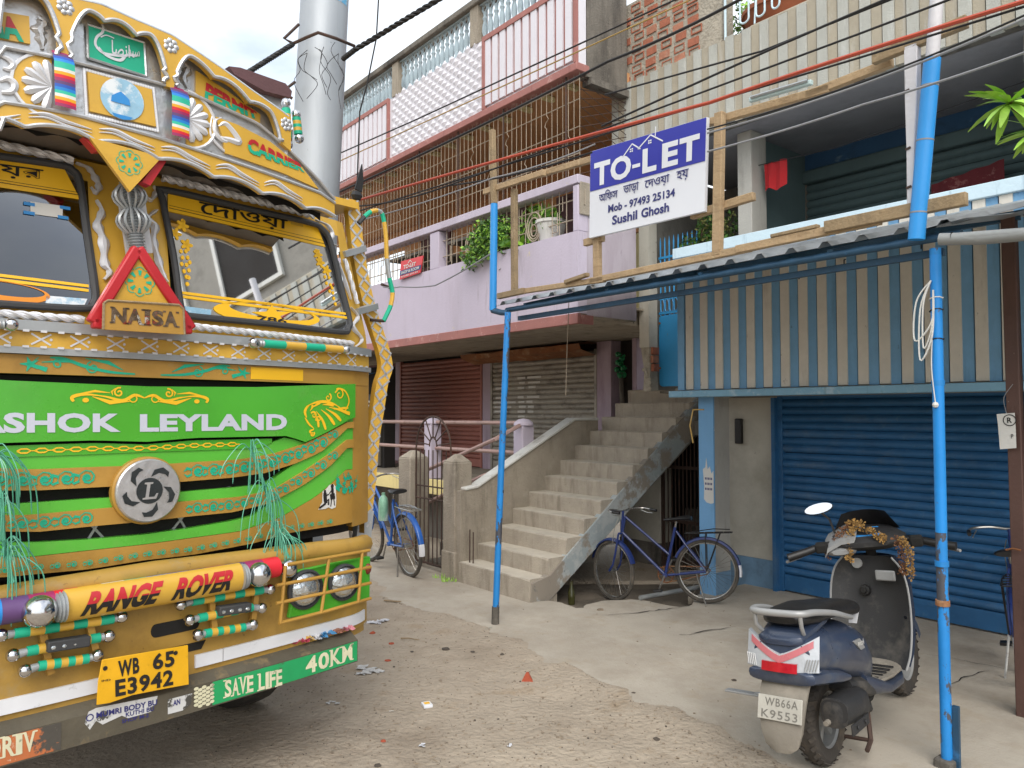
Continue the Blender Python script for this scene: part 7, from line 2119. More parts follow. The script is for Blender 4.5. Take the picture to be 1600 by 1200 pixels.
mb.build('lettering', m['tcream'], be); mb = MB(); serif_text(mb, '40KM', q_(BB, (476, 1028), (551, 1005), (551, 1030), (476, 1054)), FB)
mb.build('lettering', m['tcream'], be); mb = MB(); serif_text(mb, 'DRIV', q_(BB, (-20, 1156), (56, 1141), (56, 1172), (-20, 1189)), FB)
mb.build('lettering', m['tcream'], be)
mb = MB(); sp_ = [tsurf(*p, BB) for p in ((138, 1112), (150, 1106), (246, 1087), (244, 1098), (236, 1112), (200, 1122), (190, 1118), (160, 1132), (150, 1126), (140, 1140), (132, 1130))]
mb.add([surf(BB, .002)(*p) for p in sp_], [tuple(range(len(sp_)))]); sp2 = [tsurf(*p, BB) for p in ((262, 1093), (300, 1083), (298, 1100), (285, 1110), (262, 1116))]; mb.add([surf(BB, .002)(*p) for p in sp2], [tuple(range(len(sp2)))])
mb.build('torn_sticker', m['sticker'], be)
mb = MB(); text_faces(mb, 'MUMRI BODY BU', q_(BB, (150, 1113), (245, 1092), (245, 1101), (150, 1122)), FB, .03); mb.build('sticker_print', m['ink'], be); mb = MB(); text_faces(mb, 'KUTHI BU', q_(BB, (196, 1113), (240, 1103), (240, 1110), (196, 1120)), FB, .02); mb.build('sticker_print', m['ink'], be); mb = MB(); text_faces(mb, 'AN', q_(BB, (270, 1094), (281, 1091), (281, 1100), (270, 1103)), FB, .03); mb.build('sticker_print', m['ink'], be); mb = MB(); text_faces(mb, 'SHOP M-2', q_(BB, (190, 1124), (232, 1114), (232, 1120), (190, 1130)), FB, .02)
c = tsurf(140, 1121, BB)
stroke(mb, [(c[0] + .012 * math.cos(i * .5), c[1] + .012 * math.sin(i * .5)) for i in range(14)], .004, FB)
mb.build('sticker_print', m['ink'], be)
mb = MB()
for i in range(5):
    for j in range(6):
        p = tsurf(306 + i * 6.2, 1076 + j * 6.3 - i * 1.4 + (3 if i % 2 else 0), BB)
        if zb_lo + .012 < p[1] < zb_hi - .012: blob(mb, p[0], p[1], .011, .0075, FB, 8)
mb.build('scale_print', m['tcream'], be)
# number plate
BN = lambda x, z: -.225 + .05 * (z - .64)
pq = q_(lambda x, z: -.225, (160, 1031), (225, 1020), (294, 1008), (294, 1040), (294, 1069), (255, 1076), (205, 1086), (170, 1098), (150, 1101), (153, 1065))
nb = poly_part('number_plate', m['plate'], pq, .0, .006, BN, bevel=.002)
fn = surf(BN, .0085); TN = lambda x, z: -.225
mb = MB()
for t_, qd in (('WB', ((184, 1033), (217, 1026), (217, 1051), (184, 1058))), ('65', ((238, 1022), (272, 1015), (272, 1040), (238, 1047))), ('E3942', ((179, 1062), (270, 1045), (269, 1070), (179, 1089)))): text_faces(mb, t_, q_(TN, *qd), fn, .035, 1.12); mb.build('lettering', m['black'], nb); mb = MB()
text_faces(mb, 'IND', q_(TN, (158, 1062), (172, 1060), (172, 1063), (158, 1065)), fn, .02)
mb.build('lettering', m['black'], nb)
for p in ((164, 1044), (274, 1020)): c = tsurf(*p, TN); mb = MB(); blob(mb, c[0], c[1], .009, .009, fn, 10); mb.build('bolt', m['black'], nb)
mb = MB(); p = tsurf(225, 1025, TN); mb.bar((p[0] - .1, -.2, p[1] - .02), (p[0] - .1, -.13, p[1] - .02), .03, .01); mb.bar((p[0] + .1, -.2, p[1] - .02), (p[0] + .1, -.13, p[1] - .02), .03, .01); mb.build('plate_bracket', m['tbeam'], nb)
# ---- diamond taped guard bar and green-yellow mirror hoop at the side
GS = lambda x, z: .26
gpx = [(549, 312), (554, 350), (560, 400), (574, 470), (590, 520), (600, 552), (603, 576), (596, 600), (590, 640), (582, 690), (576, 760), (569, 815), (566, 850)]
gl_ = [tsurf(*p, GS) for p in gpx]
gd3 = smooth_line(gl_, 6)
mb = MB(); mb.loft([[(x - .037, .26, z), (x + .037, .242, z), (x + .037, .28, z), (x - .037, .30, z)] for x, z in gd3]); gb_ = mb.build('guard_bar', m['tyel'], lorry, fix=True)
gb_['label'] = 'bent guard bar wrapped in yellow diamond tape'
mb = MB(); acc = 0.0; D_ = [0.0]
for i in range(1, len(gd3)): D_.append(D_[-1] + math.dist(gd3[i], gd3[i - 1]))
def along(d):
    for i in range(1, len(gd3)):
        if d <= D_[i]: t = (d - D_[i - 1]) / (D_[i] - D_[i - 1]); return lerp(gd3[i - 1][0], gd3[i][0], t), lerp(gd3[i - 1][1], gd3[i][1], t)
    return gd3[-1]
GB = lambda x0: (lambda a, b: (a, .25 - (a - x0) * .24 - .0025, b))
for sg in (1, -1):
    for k in range(int(D_[-1] / .085)):
        pts = []
        for j in range(9):
            x, z = along(k * .085 + j * .0106); pts.append((x + sg * .035 * (2 * (j / 8) - 1) * (1 if k % 2 else -1), z))
        stroke(mb, pts, .012, GB(along(k * .085 + .04)[0]))
tag(mb.build('silver_lattice', m['tsilver'], gb_), kind='stuff')
x, z = gd3[-1]
mb = MB(); mb.loft([[(x - .045, .257, z), (x + .045, .237, z), (x + .045, .283, z), (x - .045, .303, z)] for x, z in gd3[-9:]]); mb.build('bare_foot', m['tgrey'], gb_, fix=True)
mb = MB()
hpx = [(557, 350), (566, 340), (576, 332), (586, 330), (593, 334), (597, 348), (600, 375), (601, 405), (605, 435), (610, 458), (607, 478), (601, 492), (596, 502)]
hl_ = smooth_line([tsurf(*p, GS) for p in hpx], 4)
cols = ['rubber', 'tteal', 'tyel', 'tgrey', 'tteal', 'tyel', 'tyel', 'tgrey', 'tteal', 'tyel', 'tteal', 'tteal']
ms = ['rubber', 'tteal', 'tyel', 'tgrey']
for i in range(len(hl_) - 1):
    mb.cur = ms.index(cols[min(11, i // 4)]); mb.tube([(hl_[i][0], .24, hl_[i][1]), (hl_[i + 1][0], .24, hl_[i + 1][1])], .014, 8)
mb.cur = 0
mb.build('mirror_hoop', [m[k] for k in ms], lorry)
for py in (395, 485):
    a = tsurf(538 + (py - 395) * .22, py + 2, CF); b = tsurf(566 + (py - 395) * .2, py - 6, GS); mb = MB(); mb.bar((a[0], CF(*a) + .02, a[1]), (b[0], .25, b[1]), .05, .035); mb.build('clamp', m['tgrey'], lorry)
mb = MB(); mb.tube([(hl_[-1][0], .24, hl_[-1][1]), (hl_[-1][0] - .09, .25, hl_[-1][1] - .0)], .01, 6); a = tsurf(612, 449, GS); mb.build('hoop_bracket', m['iron'], lorry)
mb = MB(); a = tsurf(560, 297, GS); mb.prism([(a[0] - .03, a[1]), (a[0] + .02, a[1] - .01), (a[0] + .03, a[1] + .06), (a[0] + .02, a[1] + .16), (a[0] - .01, a[1] + .07)], lambda x, z, t: (x, .25 + t, z), 0, .01); mb.ball((a[0] - .02, .25, a[1] - .04), .04, 8, (1, .7, .8)); mb.build('black_rag', m['cable'], lorry, fix=True)
# ---- chassis, wheels, cargo body
for x in (-.42, .42):
    mb = MB(); mb.box(x - .05, x + .05, .1, 6.8, .62, .86); mb.build('chassis_rail', m['tdark'], lorry)
mb = MB(); mb.box(-1.05, 1.05, .3, 1.7, .78, 1.1); mb.build('engine_block', m['tdark'], lorry)
mb = MB(); mb.tube([(-.95, 1.05, .5), (.95, 1.05, .5)], .07, 8); mb.build('axle', m['tdark'], lorry)
wm_ = MB(); wm_.lathe([(.30, -.12), (.47, -.13), (.505, -.09), (.51, 0), (.505, .09), (.47, .13), (.30, .12)], (0, 0, 0), (1, 0, 0), 32, caps=False); wme = wm_.mesh('tyre', m['tyre'])
hm_ = MB(); hm_.lathe([(.31, -.11), (.29, -.02), (.2, .0), (.12, .06), (0, .07)], (0, 0, 0), (1, 0, 0), 24); hme = hm_.mesh('rim', m['tochre'])
for x, y in ((.98, 1.05), (-.98, 1.05), (.98, 5.2), (-.98, 5.2)):
    w0 = piece('wheel', wme, lorry, (x, y, .475), (0, 0, 0 if x > 0 else math.pi)); piece('rim', hme, w0)
mb = MB(); mb.box(-1.12, 1.12, 1.9, 7.0, .98, 1.12); mb.build('load_floor', m['wood'], lorry)
for k in range(6):
    for x in (-1.14, 1.10):
        mb = MB(); mb.box(x, x + .04, 1.9, 7.0, 1.13 + k * .25, 1.35 + k * .25); mb.build('side_plank', m['tyel'] if k % 2 else m['tred'], lorry)
    mb = MB(); mb.box(-1.09, 1.09, 1.9, 1.94, 1.13 + k * .3, 1.41 + k * .3); mb.build('headboard_plank', m['tochre'], lorry)
# ---- green plastic tassels
def tassel(name, lab, top, bottom, n, seed, y0=-.06):
    S = lambda x, z: y0
    A, B = tsurf(*top, S), tsurf(*bottom, S)
    t = thing(name, lab, 'tassel', (A[0], y0, A[1]), 't', 'plastic tassels hung on the lorry grille')
    q = random.Random(seed)
    stem = smooth_line([(A[0], y0 - .01, A[1]), (lerp(A[0], B[0], .35) + .01, y0 - .03, lerp(A[1], B[1], .35)), (lerp(A[0], B[0], .7), y0 - .04, lerp(A[1], B[1], .7)), (B[0], y0 - .10, B[1])], 6)
    mb = MB(); mb.tube(stem, .008, 6); mb.build('stem', m['strand'], t)
    mb = MB()
    for k in range(n):
        s = stem[q.choice((0, 1, 6, 7, 8, 12, 13, 14))]
        ang = q.uniform(-.2, math.pi + .2); w = q.uniform(.04, .15); h = q.uniform(.0, .05); dr = q.uniform(.08, .26)
        dx, dy = math.cos(ang) * w, -abs(math.sin(ang)) * w * .5 - .01
        L_ = smooth_line([s, (s[0] + dx * .4, s[1] + dy * .4, s[2] + h), (s[0] + dx, s[1] + dy, s[2] - dr * .35), (s[0] + dx * 1.15, s[1] + dy, s[2] - dr)], 5)
        mb.tube(L_, [.0028, *[.0023] * (len(L_) - 2), .001], 4)
    tag(mb.build('strands', m['strand'], t), kind='stuff')
tassel('plastic_tassel', 'green plastic strand tassel hanging right of the round badge', (390, 702), (436, 872), 58, 1)
tassel('plastic_tassel', 'green plastic strand tassel at the left edge of the grille', (-14, 712), (8, 905), 58, 2)
# ================================================================== bicycles
m['bikeblue'] = mat('bicycle_blue_enamel', '#2a5fae', .3, var=.08, sc=8, bump=.01, coat=.2, layers=(('#5d5750', 14, .64, .7, PAT, .7),))
m['bikenavy'] = mat('bicycle_navy_enamel', '#22336a', .35, var=.1, sc=8, bump=.01, layers=(('#4d4740', 12, .62, .7, PAT, .7),))
m['steel'] = mat('dull_bicycle_chrome', '#a5a39e', .3, m=.85, var=.1, bump=.02, layers=(('#6b5443', 14, .58, .7, PAT, .7),))
m['saddle'] = mat('black_vinyl', '#1d1c1c', .45, var=.1, bump=.08)
m['bwtyre'] = mat('bicycle_tyre', '#4a4640', .9, var=.15, bump=.2, layers=(('#85796a', 7, .5, .7, PAT, .5),))
def arcpts(c, r, a0, a1, n, y=0.0): return [(c[0] + r * math.cos(lerp(a0, a1, i / n)), y, c[1] + r * math.sin(lerp(a0, a1, i / n))) for i in range(n + 1)]
def bicycle(label, x, y, z, heading, scale, frame, steer=0.0, lean=0.0, pitch=0.0, saddle_mt='saddle', group='parked bicycles'):
    t = thing('bicycle', label, 'bicycle', (x, y, z), 'world', group)
    t.rotation_euler = (lean, pitch, heading); t.scale = (scale,) * 3
    fm = m[frame]
    wr_, wb = .335, 1.06
    RA, FA_ = (0, 0, wr_), (wb, 0, wr_)
    BBk, ST_, HT, HB = (.44, 0, .295), (.30, 0, .80), (.845, 0, .93), (.885, 0, .76)
    mb = MB(); tube = lambda a, b, r: mb.tube([a, b], r, 8)
    tube(BBk, ST_, .0155); tube(HB, BBk, .0165); tube(HT, (lerp(BBk[0], ST_[0], .42), 0, lerp(BBk[2], ST_[2], .42)), .0145); tube(HT, HB, .020)
    for s in (1, -1):
        mb.tube([(BBk[0] - .03, s * .02, BBk[2]), (.25, s * .045, .31), (0, s * .06, wr_)], .011, 6); mb.tube([(ST_[0] - .01, s * .02, ST_[2] - .04), (.2, s * .045, .62), (0, s * .06, wr_)], .009, 6)
    mb.tube([(BBk[0], -.04, BBk[2]), (BBk[0], .04, BBk[2])], .024, 10)
    mb.build('frame', fm, t)
    def wheel(c, parent, name='wheel'):
        mb = MB(); k = 36
        mb.tube(arcpts((c[0], c[2]), wr_ - .019, 0, 2 * math.pi * (k - 1) / k, k - 1), .019, 8, closed=True); w0 = mb.build(name, m['bwtyre'], parent)
        mb = MB(); mb.tube(arcpts((c[0], c[2]), wr_ - .043, 0, 2 * math.pi * (k - 1) / k, k - 1), .0085, 6, closed=True); mb.build('rim', m['steel'], w0)
        mb = MB(); mb.tube([(c[0], -.045, c[2]), (c[0], .045, c[2])], .018, 8); mb.build('hub', m['steel'], w0)
        mb = MB()
        for i in range(32):
            a = 2 * math.pi * i / 32; b = a + (.5 if i % 4 < 2 else -.5); sy = .03 if i % 2 else -.03
            mb.tube([(c[0] + .018 * math.cos(b), sy, c[2] + .018 * math.sin(b)), (c[0] + (wr_ - .05) * math.cos(a), 0, c[2] + (wr_ - .05) * math.sin(a))], .0014, 3, caps=False)
        tag(mb.build('spokes', m['steel'], w0), kind='stuff')
        return w0
    wheel(RA, t)
    def guard(c, a0, a1, parent, mt, tip=True):
        k = 22; R_ = wr_ + .018
        prof = [(-.032, -.018), (-.024, 0), (0, .008), (.024, 0), (.032, -.018)]
        mb = MB(); mb.grid([[(c[0] + (R_ + dz) * math.cos(lerp(a0, a1, i / k)), dy, c[2] + (R_ + dz) * math.sin(lerp(a0, a1, i / k))) for dy, dz in prof] for i in range(k + 1)]); mb.grid([[(c[0] + (R_ + dz - .003) * math.cos(lerp(a0, a1, i / k)), dy, c[2] + (R_ + dz - .003) * math.sin(lerp(a0, a1, i / k))) for dy, dz in prof] for i in range(k + 1)])
        g_ = mb.build('mudguard', mt, parent)
        if tip:
            mb = MB(); mb.grid([[(c[0] + (R_ + dz + .002) * math.cos(lerp(a1 - .35, a1, i / 6)), dy * 1.02, c[2] + (R_ + dz + .002) * math.sin(lerp(a1 - .35, a1, i / 6))) for dy, dz in prof] for i in range(7)]); mb.build('white_tip', m['lwhite'], g_)
        return g_
    guard(RA, R(25), R(190), t, fm)
    # carrier with struts
    mb = MB()
    for s in (1, -1):
        mb.tube([(.20, s * .035, .735), (.0, s * .06, .735), (-.26, s * .06, .735), (-.29, s * .045, .735), (-.29, -s * .0, .735)], .0065, 6); mb.tube([(-.17, s * .06, .735), (0, s * .065, wr_)], .006, 6); mb.tube([(-.02, s * .06, .735), (0, s * .065, wr_)], .006, 6)
    for x_ in (.1, 0, -.1, -.2): mb.tube([(x_, -.06, .735), (x_, .06, .735)], .005, 5)
    mb.tube([(.12, .02, .75), (-.1, .0, .775), (-.27, 0, .765)], .005, 5)
    mb.build('carrier', m['saddle'] if frame == 'bikenavy' else m['steel'], t)
    mb = MB(); mb.tube([ST_, (.285, 0, .86)], .012, 8); mb.build('seat_post', m['steel'], t)
    secs = []
    for x_, w_, z0, z1 in ((.12, .085, .865, .915), (.15, .10, .86, .925), (.22, .085, .865, .92), (.30, .045, .87, .905), (.38, .025, .865, .90), (.42, .012, .87, .89)):
        secs.append([(x_, w_ * math.cos(a), (z0 + z1) / 2 + (z1 - z0) / 2 * math.sin(a) * (1 if math.sin(a) > 0 else .7)) for a in [2 * math.pi * i / 12 for i in range(12)]])
    mb = MB(); mb.loft(secs); mb.build('saddle', m[saddle_mt], t)
    # crank set, chain case, pedals, stand
    mb = MB(); mb.tube(arcpts((BBk[0], BBk[2]), .085, 0, 2 * math.pi * 19 / 20, 19, -.045), .006, 6, closed=True)
    for k in range(5): mb.tube([(BBk[0], -.045, BBk[2]), (BBk[0] + .085 * math.cos(k * 1.257), -.045, BBk[2] + .085 * math.sin(k * 1.257))], .005, 4)
    mb.build('chain_ring', m['rust'], t)
    mb = MB(); mb.tube([(BBk[0], -.05, BBk[2] + .088), (0, -.05, wr_ + .04), (-.035, -.05, wr_), (0, -.05, wr_ - .038), (BBk[0], -.05, BBk[2] - .088)], .006, 5); mb.build('chain', m['rust'], t)
    for s, a in ((1, R(-65)), (-1, R(115))):
        e = (BBk[0] + .165 * math.cos(a), s * .07, BBk[2] + .165 * math.sin(a)); mb = MB(); mb.tube([(BBk[0], s * .06, BBk[2]), e], .010, 8); c_ = mb.build('crank', m['steel'], t)
        mb = MB(); mb.box(e[0] - .045, e[0] + .045, s * .08, s * .16, e[2] - .012, e[2] + .012); mb.build('pedal', m['saddle'], c_, bevel=.004)
    mb = MB(); mb.tube([(.1, .07, .31), (.02, .13, .01)], .009, 6); mb.build('stand', m['steel'], t)
    # steering assembly
    sa = bpy.data.objects.new('front_fork', None); COL.objects.link(sa); sa.parent = t
    ax_p = Vector((.90, 0, 0)); ORG[sa.name] = (.90, 0, 0); sa.location = (.90, 0, 0); sa.rotation_euler = (0, 0, steer)
    mb = MB()
    for s in (1, -1): mb.tube([(.90, s * .035, .74), (.955, s * .05, .52), (1.0, s * .055, .40), (wb, s * .06, wr_)], .011, 7)
    mb.tube([(.89, -.04, .745), (.89, .04, .745)], .014, 6); mb.tube([(.885, 0, .76), (.838, 0, .99)], .013, 8)
    mb.build('fork_blades', fm, sa)
    wheel(FA_, sa)
    guard(FA_, R(20), R(165), sa, fm, False)
    mb = MB()
    hb = [(.62, .27, .985), (.70, .28, .995), (.79, .25, 1.01), (.85, .13, 1.01), (.86, .0, .99), (.85, -.13, 1.01), (.79, -.25, 1.01), (.70, -.28, .995), (.62, -.27, .985)]
    mb.tube(smooth_line(hb, 5), .011, 8); mb.build('handlebar', m['steel'], sa)
    for s in (1, -1):
        mb = MB(); mb.tube([(.70, s * .28, .995), (.60, s * .27, .983)], .016, 8); mb.build('grip', m['saddle'], sa)
        mb = MB(); mb.tube([(.80, s * .23, .99), (.72, s * .25, .96), (.64, s * .25, .955)], .005, 5); mb.build('brake_lever', m['steel'], sa)
    mb = MB(); mb.tube([(.90, .03, .90), (.93, .06, .80), (.99, .06, .62), (.94, .04, .70)], .004, 5); mb.build('brake_rod', m['steel'], sa)
    return t
def hd(du, dv): 
    w = Vector((FU[0] * du + FV[0] * dv, FU[1] * du + FV[1] * dv)); return math.atan2(w.y, w.x)
b1 = ground(640, 902, -.02)
bicycle('bright blue bicycle leaning by the gate behind the painted lorry', b1[0], b1[1], -.02, hd(-1, .10), 1.02, 'bikeblue', .25, R(-4))
b2 = ground(1108, 943)
bicycle('dark blue bicycle parked under the staircase by the pale blue pillar', b2[0], b2[1], 0, hd(-.80, -.50), .87, 'bikenavy', R(-36), R(4), R(4))
b3 = ground(1604, 1066)
bicycle('bicycle half hidden behind the brown steel post at the right edge', b3[0] , b3[1], 0, R(56), .9, 'bikenavy', 0, R(-6))
# water bottle hung on the first bicycle
wbv = at_depth(599, 792, 8.6)
wt = thing('water_bottle', 'pale green plastic bottle hanging from the blue bicycle handlebar', 'bottle', (wbv.x, wbv.y, wbv.z - .15))
mb = MB(); mb.lathe([(.0, 0), (.052, .0), (.056, .03), (.055, .2), (.045, .25), (.02, .28), (.02, .31), (0, .31)], n=14)
m['bottle'] = mat('cloudy_green_bottle', '#7fae95', .35, var=.25, sc=12, layers=(('#c7d0c9', 6, .5, .6, (1, 1, .3), .7),))
mb.build('bottle', m['bottle'], wt)
# ================================================================== scooter
m['navy'] = mat('scooter_navy_paint', '#303b50', .34, var=.1, sc=5, bump=.01, coat=.35, layers=(('#6d6f70', 5, .5, .75, PAT, .6), ('#8d8a84', 30, .68, .74, PAT, .5)))
m['sblack'] = mat('scooter_black_plastic', '#2c2c2d', .55, var=.12, bump=.08, bs=120, layers=(('#7d776d', 4, .52, .72, PAT, .45),))
m['sgrey'] = mat('scooter_silver_plastic', '#9a9b9b', .42, m=.2, var=.08, bump=.02, layers=(('#716c64', 8, .58, .72, PAT, .5),))
m['smud'] = mat('dusty_grey_mudflap', '#7d776d', .85, var=.12, layers=(('#a39c8f', 5, .5, .7, PAT, .5),))
m['sclear'] = mat('clear_lamp_plastic', '#b3b7bc', .15, m=.1, var=.08, sc=20, bump=.1, coat=.6)
m['sred'] = mat('red_lamp_plastic', '#a81524', .15, var=.15, sc=30, bump=.1, coat=.7)
m['spink'] = mat('faded_red_reflector', '#b86a70', .3, var=.1, bump=.05, coat=.4)
m['mirror'] = mat('mirror_glass', '#e6e9ec', .03, m=1.0, var=.0, bump=0, rv=0)
ra, fa = Vector((*ground(1290, 1192), 0)), Vector((*ground(1413, 1084), 0))
SWB = 1.275
sx_ = (fa - ra).length / SWB
sc_t = thing('scooter', 'dusty navy blue scooter parked on its stand on the concrete forecourt', 'scooter', (ra.x, ra.y, 0))
sc_t.rotation_euler = (R(-5), 0, math.atan2(fa.y - ra.y, fa.x - ra.x)); sc_t.scale = (sx_,) * 3
def ring(x, zc, hw, hh, n=20, p=2.6, top=1.0, yo=0.0, dx=0.0):
    out = []
    for i in range(n):
        a = 2 * math.pi * i / n; c, s = math.cos(a), math.sin(a)
        y = hw * math.copysign(abs(c) ** (2 / p), c); z = hh * math.copysign(abs(s) ** (2 / p), s)
        if z > 0: z *= top
        out.append((x + dx * z, yo + y, zc + z))
    return out
def sb(name, mt, fn, parent=None, bevel=0, ang=40, fix=False):
    mb = MB(); fn(mb); return mb.build(name, m[mt] if isinstance(mt, str) else mt, parent or sc_t, ang=ang, bevel=bevel, fix=fix)
# wheels
def swheel(cx, r, w, par):
    w0 = sb('wheel', 'tyre', lambda mb: mb.lathe([(r * .62, -w * .42), (r * .86, -w * .5), (r * .97, -w * .34), (r, 0), (r * .97, w * .34), (r * .86, w * .5), (r * .62, w * .42)], (cx, 0, r), (0, 1, 0), 32, caps=False), par)
    sb('rim', 'sgrey', lambda mb: (mb.lathe([(r * .63, -w * .4), (r * .58, -w * .3), (r * .58, w * .3), (r * .63, w * .4)], (cx, 0, r), (0, 1, 0), 28, caps=False), mb.lathe([(.04, -w * .45), (.045, w * .45)], (cx, 0, r), (0, 1, 0), 14), [mb.bar((cx, 0, r), (cx + r * .6 * math.cos(k * 1.257 + .4), 0, r + r * .6 * math.sin(k * 1.257 + .4)), .03, .028, (0, 1, 0)) for k in range(5)]), w0)
    def tread(mb):
        for k in range(28):
            a = 2 * math.pi * k / 28
            for s in (1, -1):
                c = (cx + (r + .001) * math.cos(a), s * w * .2, r + (r + .001) * math.sin(a)); e = (cx + (r - .012) * math.cos(a + s * .09), s * w * .46, r + (r - .012) * math.sin(a + s * .09)); mb.bar(c, e, .020, .006, (math.cos(a), 0, math.sin(a)))
    tag(sb('tread_blocks', 'tyre', tread, w0), kind='stuff')
swheel(0, .215, .10, sc_t); swheel(SWB, .235, .095, sc_t)
# engine and exhaust
sb('engine', 'tdark', lambda mb: (mb.box(-.05, .42, .04, .15, .18, .34), mb.box(.15, .45, -.12, .1, .2, .36)), bevel=.03)
sb('exhaust', 'sblack', lambda mb: (mb.loft([ring(x, z, w, h, 16, 2.8, 1, -.155) for x, z, w, h in ((-.235, .325, .03, .035), (-.225, .325, .062, .068), (-.1, .318, .066, .074), (.08, .30, .06, .07), (.14, .29, .03, .035))]), mb.tube([(.14, -.15, .29), (.3, -.13, .2), (.42, -.08, .2)], .018, 8)))
sb('heat_shield', 'sblack', lambda mb: mb.loft([ring(x, z, w, h, 16, 3.4, 1, -.162) for x, z, w, h in ((-.23, .335, .06, .05), (-.06, .33, .07, .062), (.03, .325, .055, .05))]))
sb('exhaust_tip', 'smud', lambda mb: mb.lathe([(.012, -.03), (.014, 0)], (-.235, -.13, .285), (1, 0, 0), 10))
sb('shield_bracket', 'sblack', lambda mb: (mb.box(-.20, .02, -.228, -.218, .225, .275), mb.lathe([(.011, 0), (.011, .006)], (-.14, -.229, .25), (0, -1, 0), 8), mb.lathe([(.011, 0), (.011, .006)], (-.04, -.229, .25), (0, -1, 0), 8)), bevel=.004)
sb('centre_stand', 'iron', lambda mb: (mb.tube([(.3, .12, .2), (.2, .16, .05), (.12, .17, .03)], .012, 6), mb.tube([(.3, -.12, .2), (.22, -.15, .07), (.13, -.16, .05)], .012, 6), mb.tube([(.22, -.15, .07), (.22, .16, .06)], .010, 6)))
sb('side_stand', 'iron', lambda mb: (mb.tube([(.45, .13, .22), (.42, .22, .03)], .011, 6), mb.box(.39, .45, .2, .25, .012, .024)))
sb('left_footpeg', 'sgrey', lambda mb: (mb.tube([(-.20, .10, .36), (-.2, .24, .345)], .012, 6), mb.box(-.215, -.17, .20, .40, .335, .346)), bevel=.004)
# rear body
sec = ((-.385, .60, .09, .045), (-.375, .605, .135, .075), (-.33, .61, .165, .10), (-.22, .60, .180, .125), (-.05, .575, .188, .150), (.12, .54, .185, .165), (.26, .49, .170, .165), (.36, .43, .150, .13), (.43, .37, .12, .085))
body = sb('rear_body', 'navy', lambda mb: mb.loft([ring(x, z, w, h, 28, 2.5, .85) for x, z, w, h in sec]))
sb('lower_tail', 'navy', lambda mb: mb.loft([ring(x, z, w, h, 20, 3.2) for x, z, w, h in ((-.415, .520, .13, .02), (-.40, .515, .16, .035), (-.28, .50, .178, .045), (-.1, .46, .18, .04), (.02, .43, .165, .02))]), body)
sb('tail_cap', 'navy', lambda mb: mb.loft([ring(x, z, w, h, 20, 3) for x, z, w, h in ((-.392, .665, .07, .012), (-.37, .672, .105, .03), (-.25, .70, .12, .03), (-.1, .72, .12, .02))]), body)
# belly side cover towards the floor
sb('side_cover', 'navy', lambda mb: mb.loft([ring(x, z, w, h, 20, 3) for x, z, w, h in ((.22, .36, .165, .05), (.36, .30, .178, .055), (.55, .245, .18, .04), (.75, .235, .175, .035), (.82, .25, .15, .03))]))
sb('kick_plate', 'sblack', lambda mb: mb.loft([ring(x, z, w, h, 16, 3) for x, z, w, h in ((.02, .39, .16, .03), (.22, .33, .172, .06), (.34, .29, .165, .05))]))
sb('side_marker', 'sgrey', lambda mb: mb.loft([[(.02, -.188, .60), (.10, -.193, .60), (.19, -.181, .535), (.10, -.193, .545)], [(.02, -.180, .60), (.10, -.185, .60), (.19, -.173, .535), (.10, -.185, .545)]]), body, fix=True)
txm = MB(); text_faces(txm, 'Activa', [(.17, .588), (.05, .598), (.06, .572), (.17, .558)][::1], lambda a, b: (a, -.1955 + max(0, a - .1) * .13, b), .02)
# rear lamp: clear wings, faded strip, red centre
def lampx(y): return -.402 + 1.25 * y * y
def lamp(pts, off, th=.02): 
    return lambda mb: mb.prism(pts, lambda a, b, t: (lampx(a) + (b - .6) * .28 - t, a, b), off - th, off)
def tess(pts): return smooth_line(pts, 1, True)
def seg(a, b, n): return [(lerp(a[0], b[0], i / n), lerp(a[1], b[1], i / n)) for i in range(n)]
def lampmesh(mb, lo, hi, y0, y1, off, n=14):
    rows = [[], [], [], []]
    for i in range(n + 1):
        y = lerp(y0, y1, i / n); a, b = lo(y), hi(y); X = lambda z: lampx(y) + (z - .6) * .28
        for r, (z, d) in zip(rows, ((a, -.03), (a, off), (b, off), (b, -.03))): r.append((X(z) - d, y, z))
    mb.grid(rows)
lhi = lambda y: .612 + .085 * (abs(y) / .17) ** 1.2
llo = lambda y: .535 + .01 * (abs(y) / .17)
sb('tail_lamp', 'sclear', lambda mb: lampmesh(mb, llo, lhi, -.172, .172, .0), body)
sb('reflector_strip', 'spink', lambda mb: lampmesh(mb, lambda y: lhi(y) - .036, lambda y: lhi(y) - .006, -.15, .15, .004), body)
sb('brake_lamp', 'sred', lambda mb: lampmesh(mb, lambda y: .538, lambda y: .578 , -.085, .085, .010), body)
for s in (1, -1):
    def fl(mb, s=s):
        for k in range(5):
            y = s * (.115 + k * .011); mb.bar((lampx(y) - .007 + (.55 - .6) * .28, y, .55), (lampx(y + s * .012) - .007 + (.60 - .6) * .28, y + s * .012, .60), .004, .004)
    tag(sb('lamp_ribs', 'sgrey', fl, body), kind='stuff')
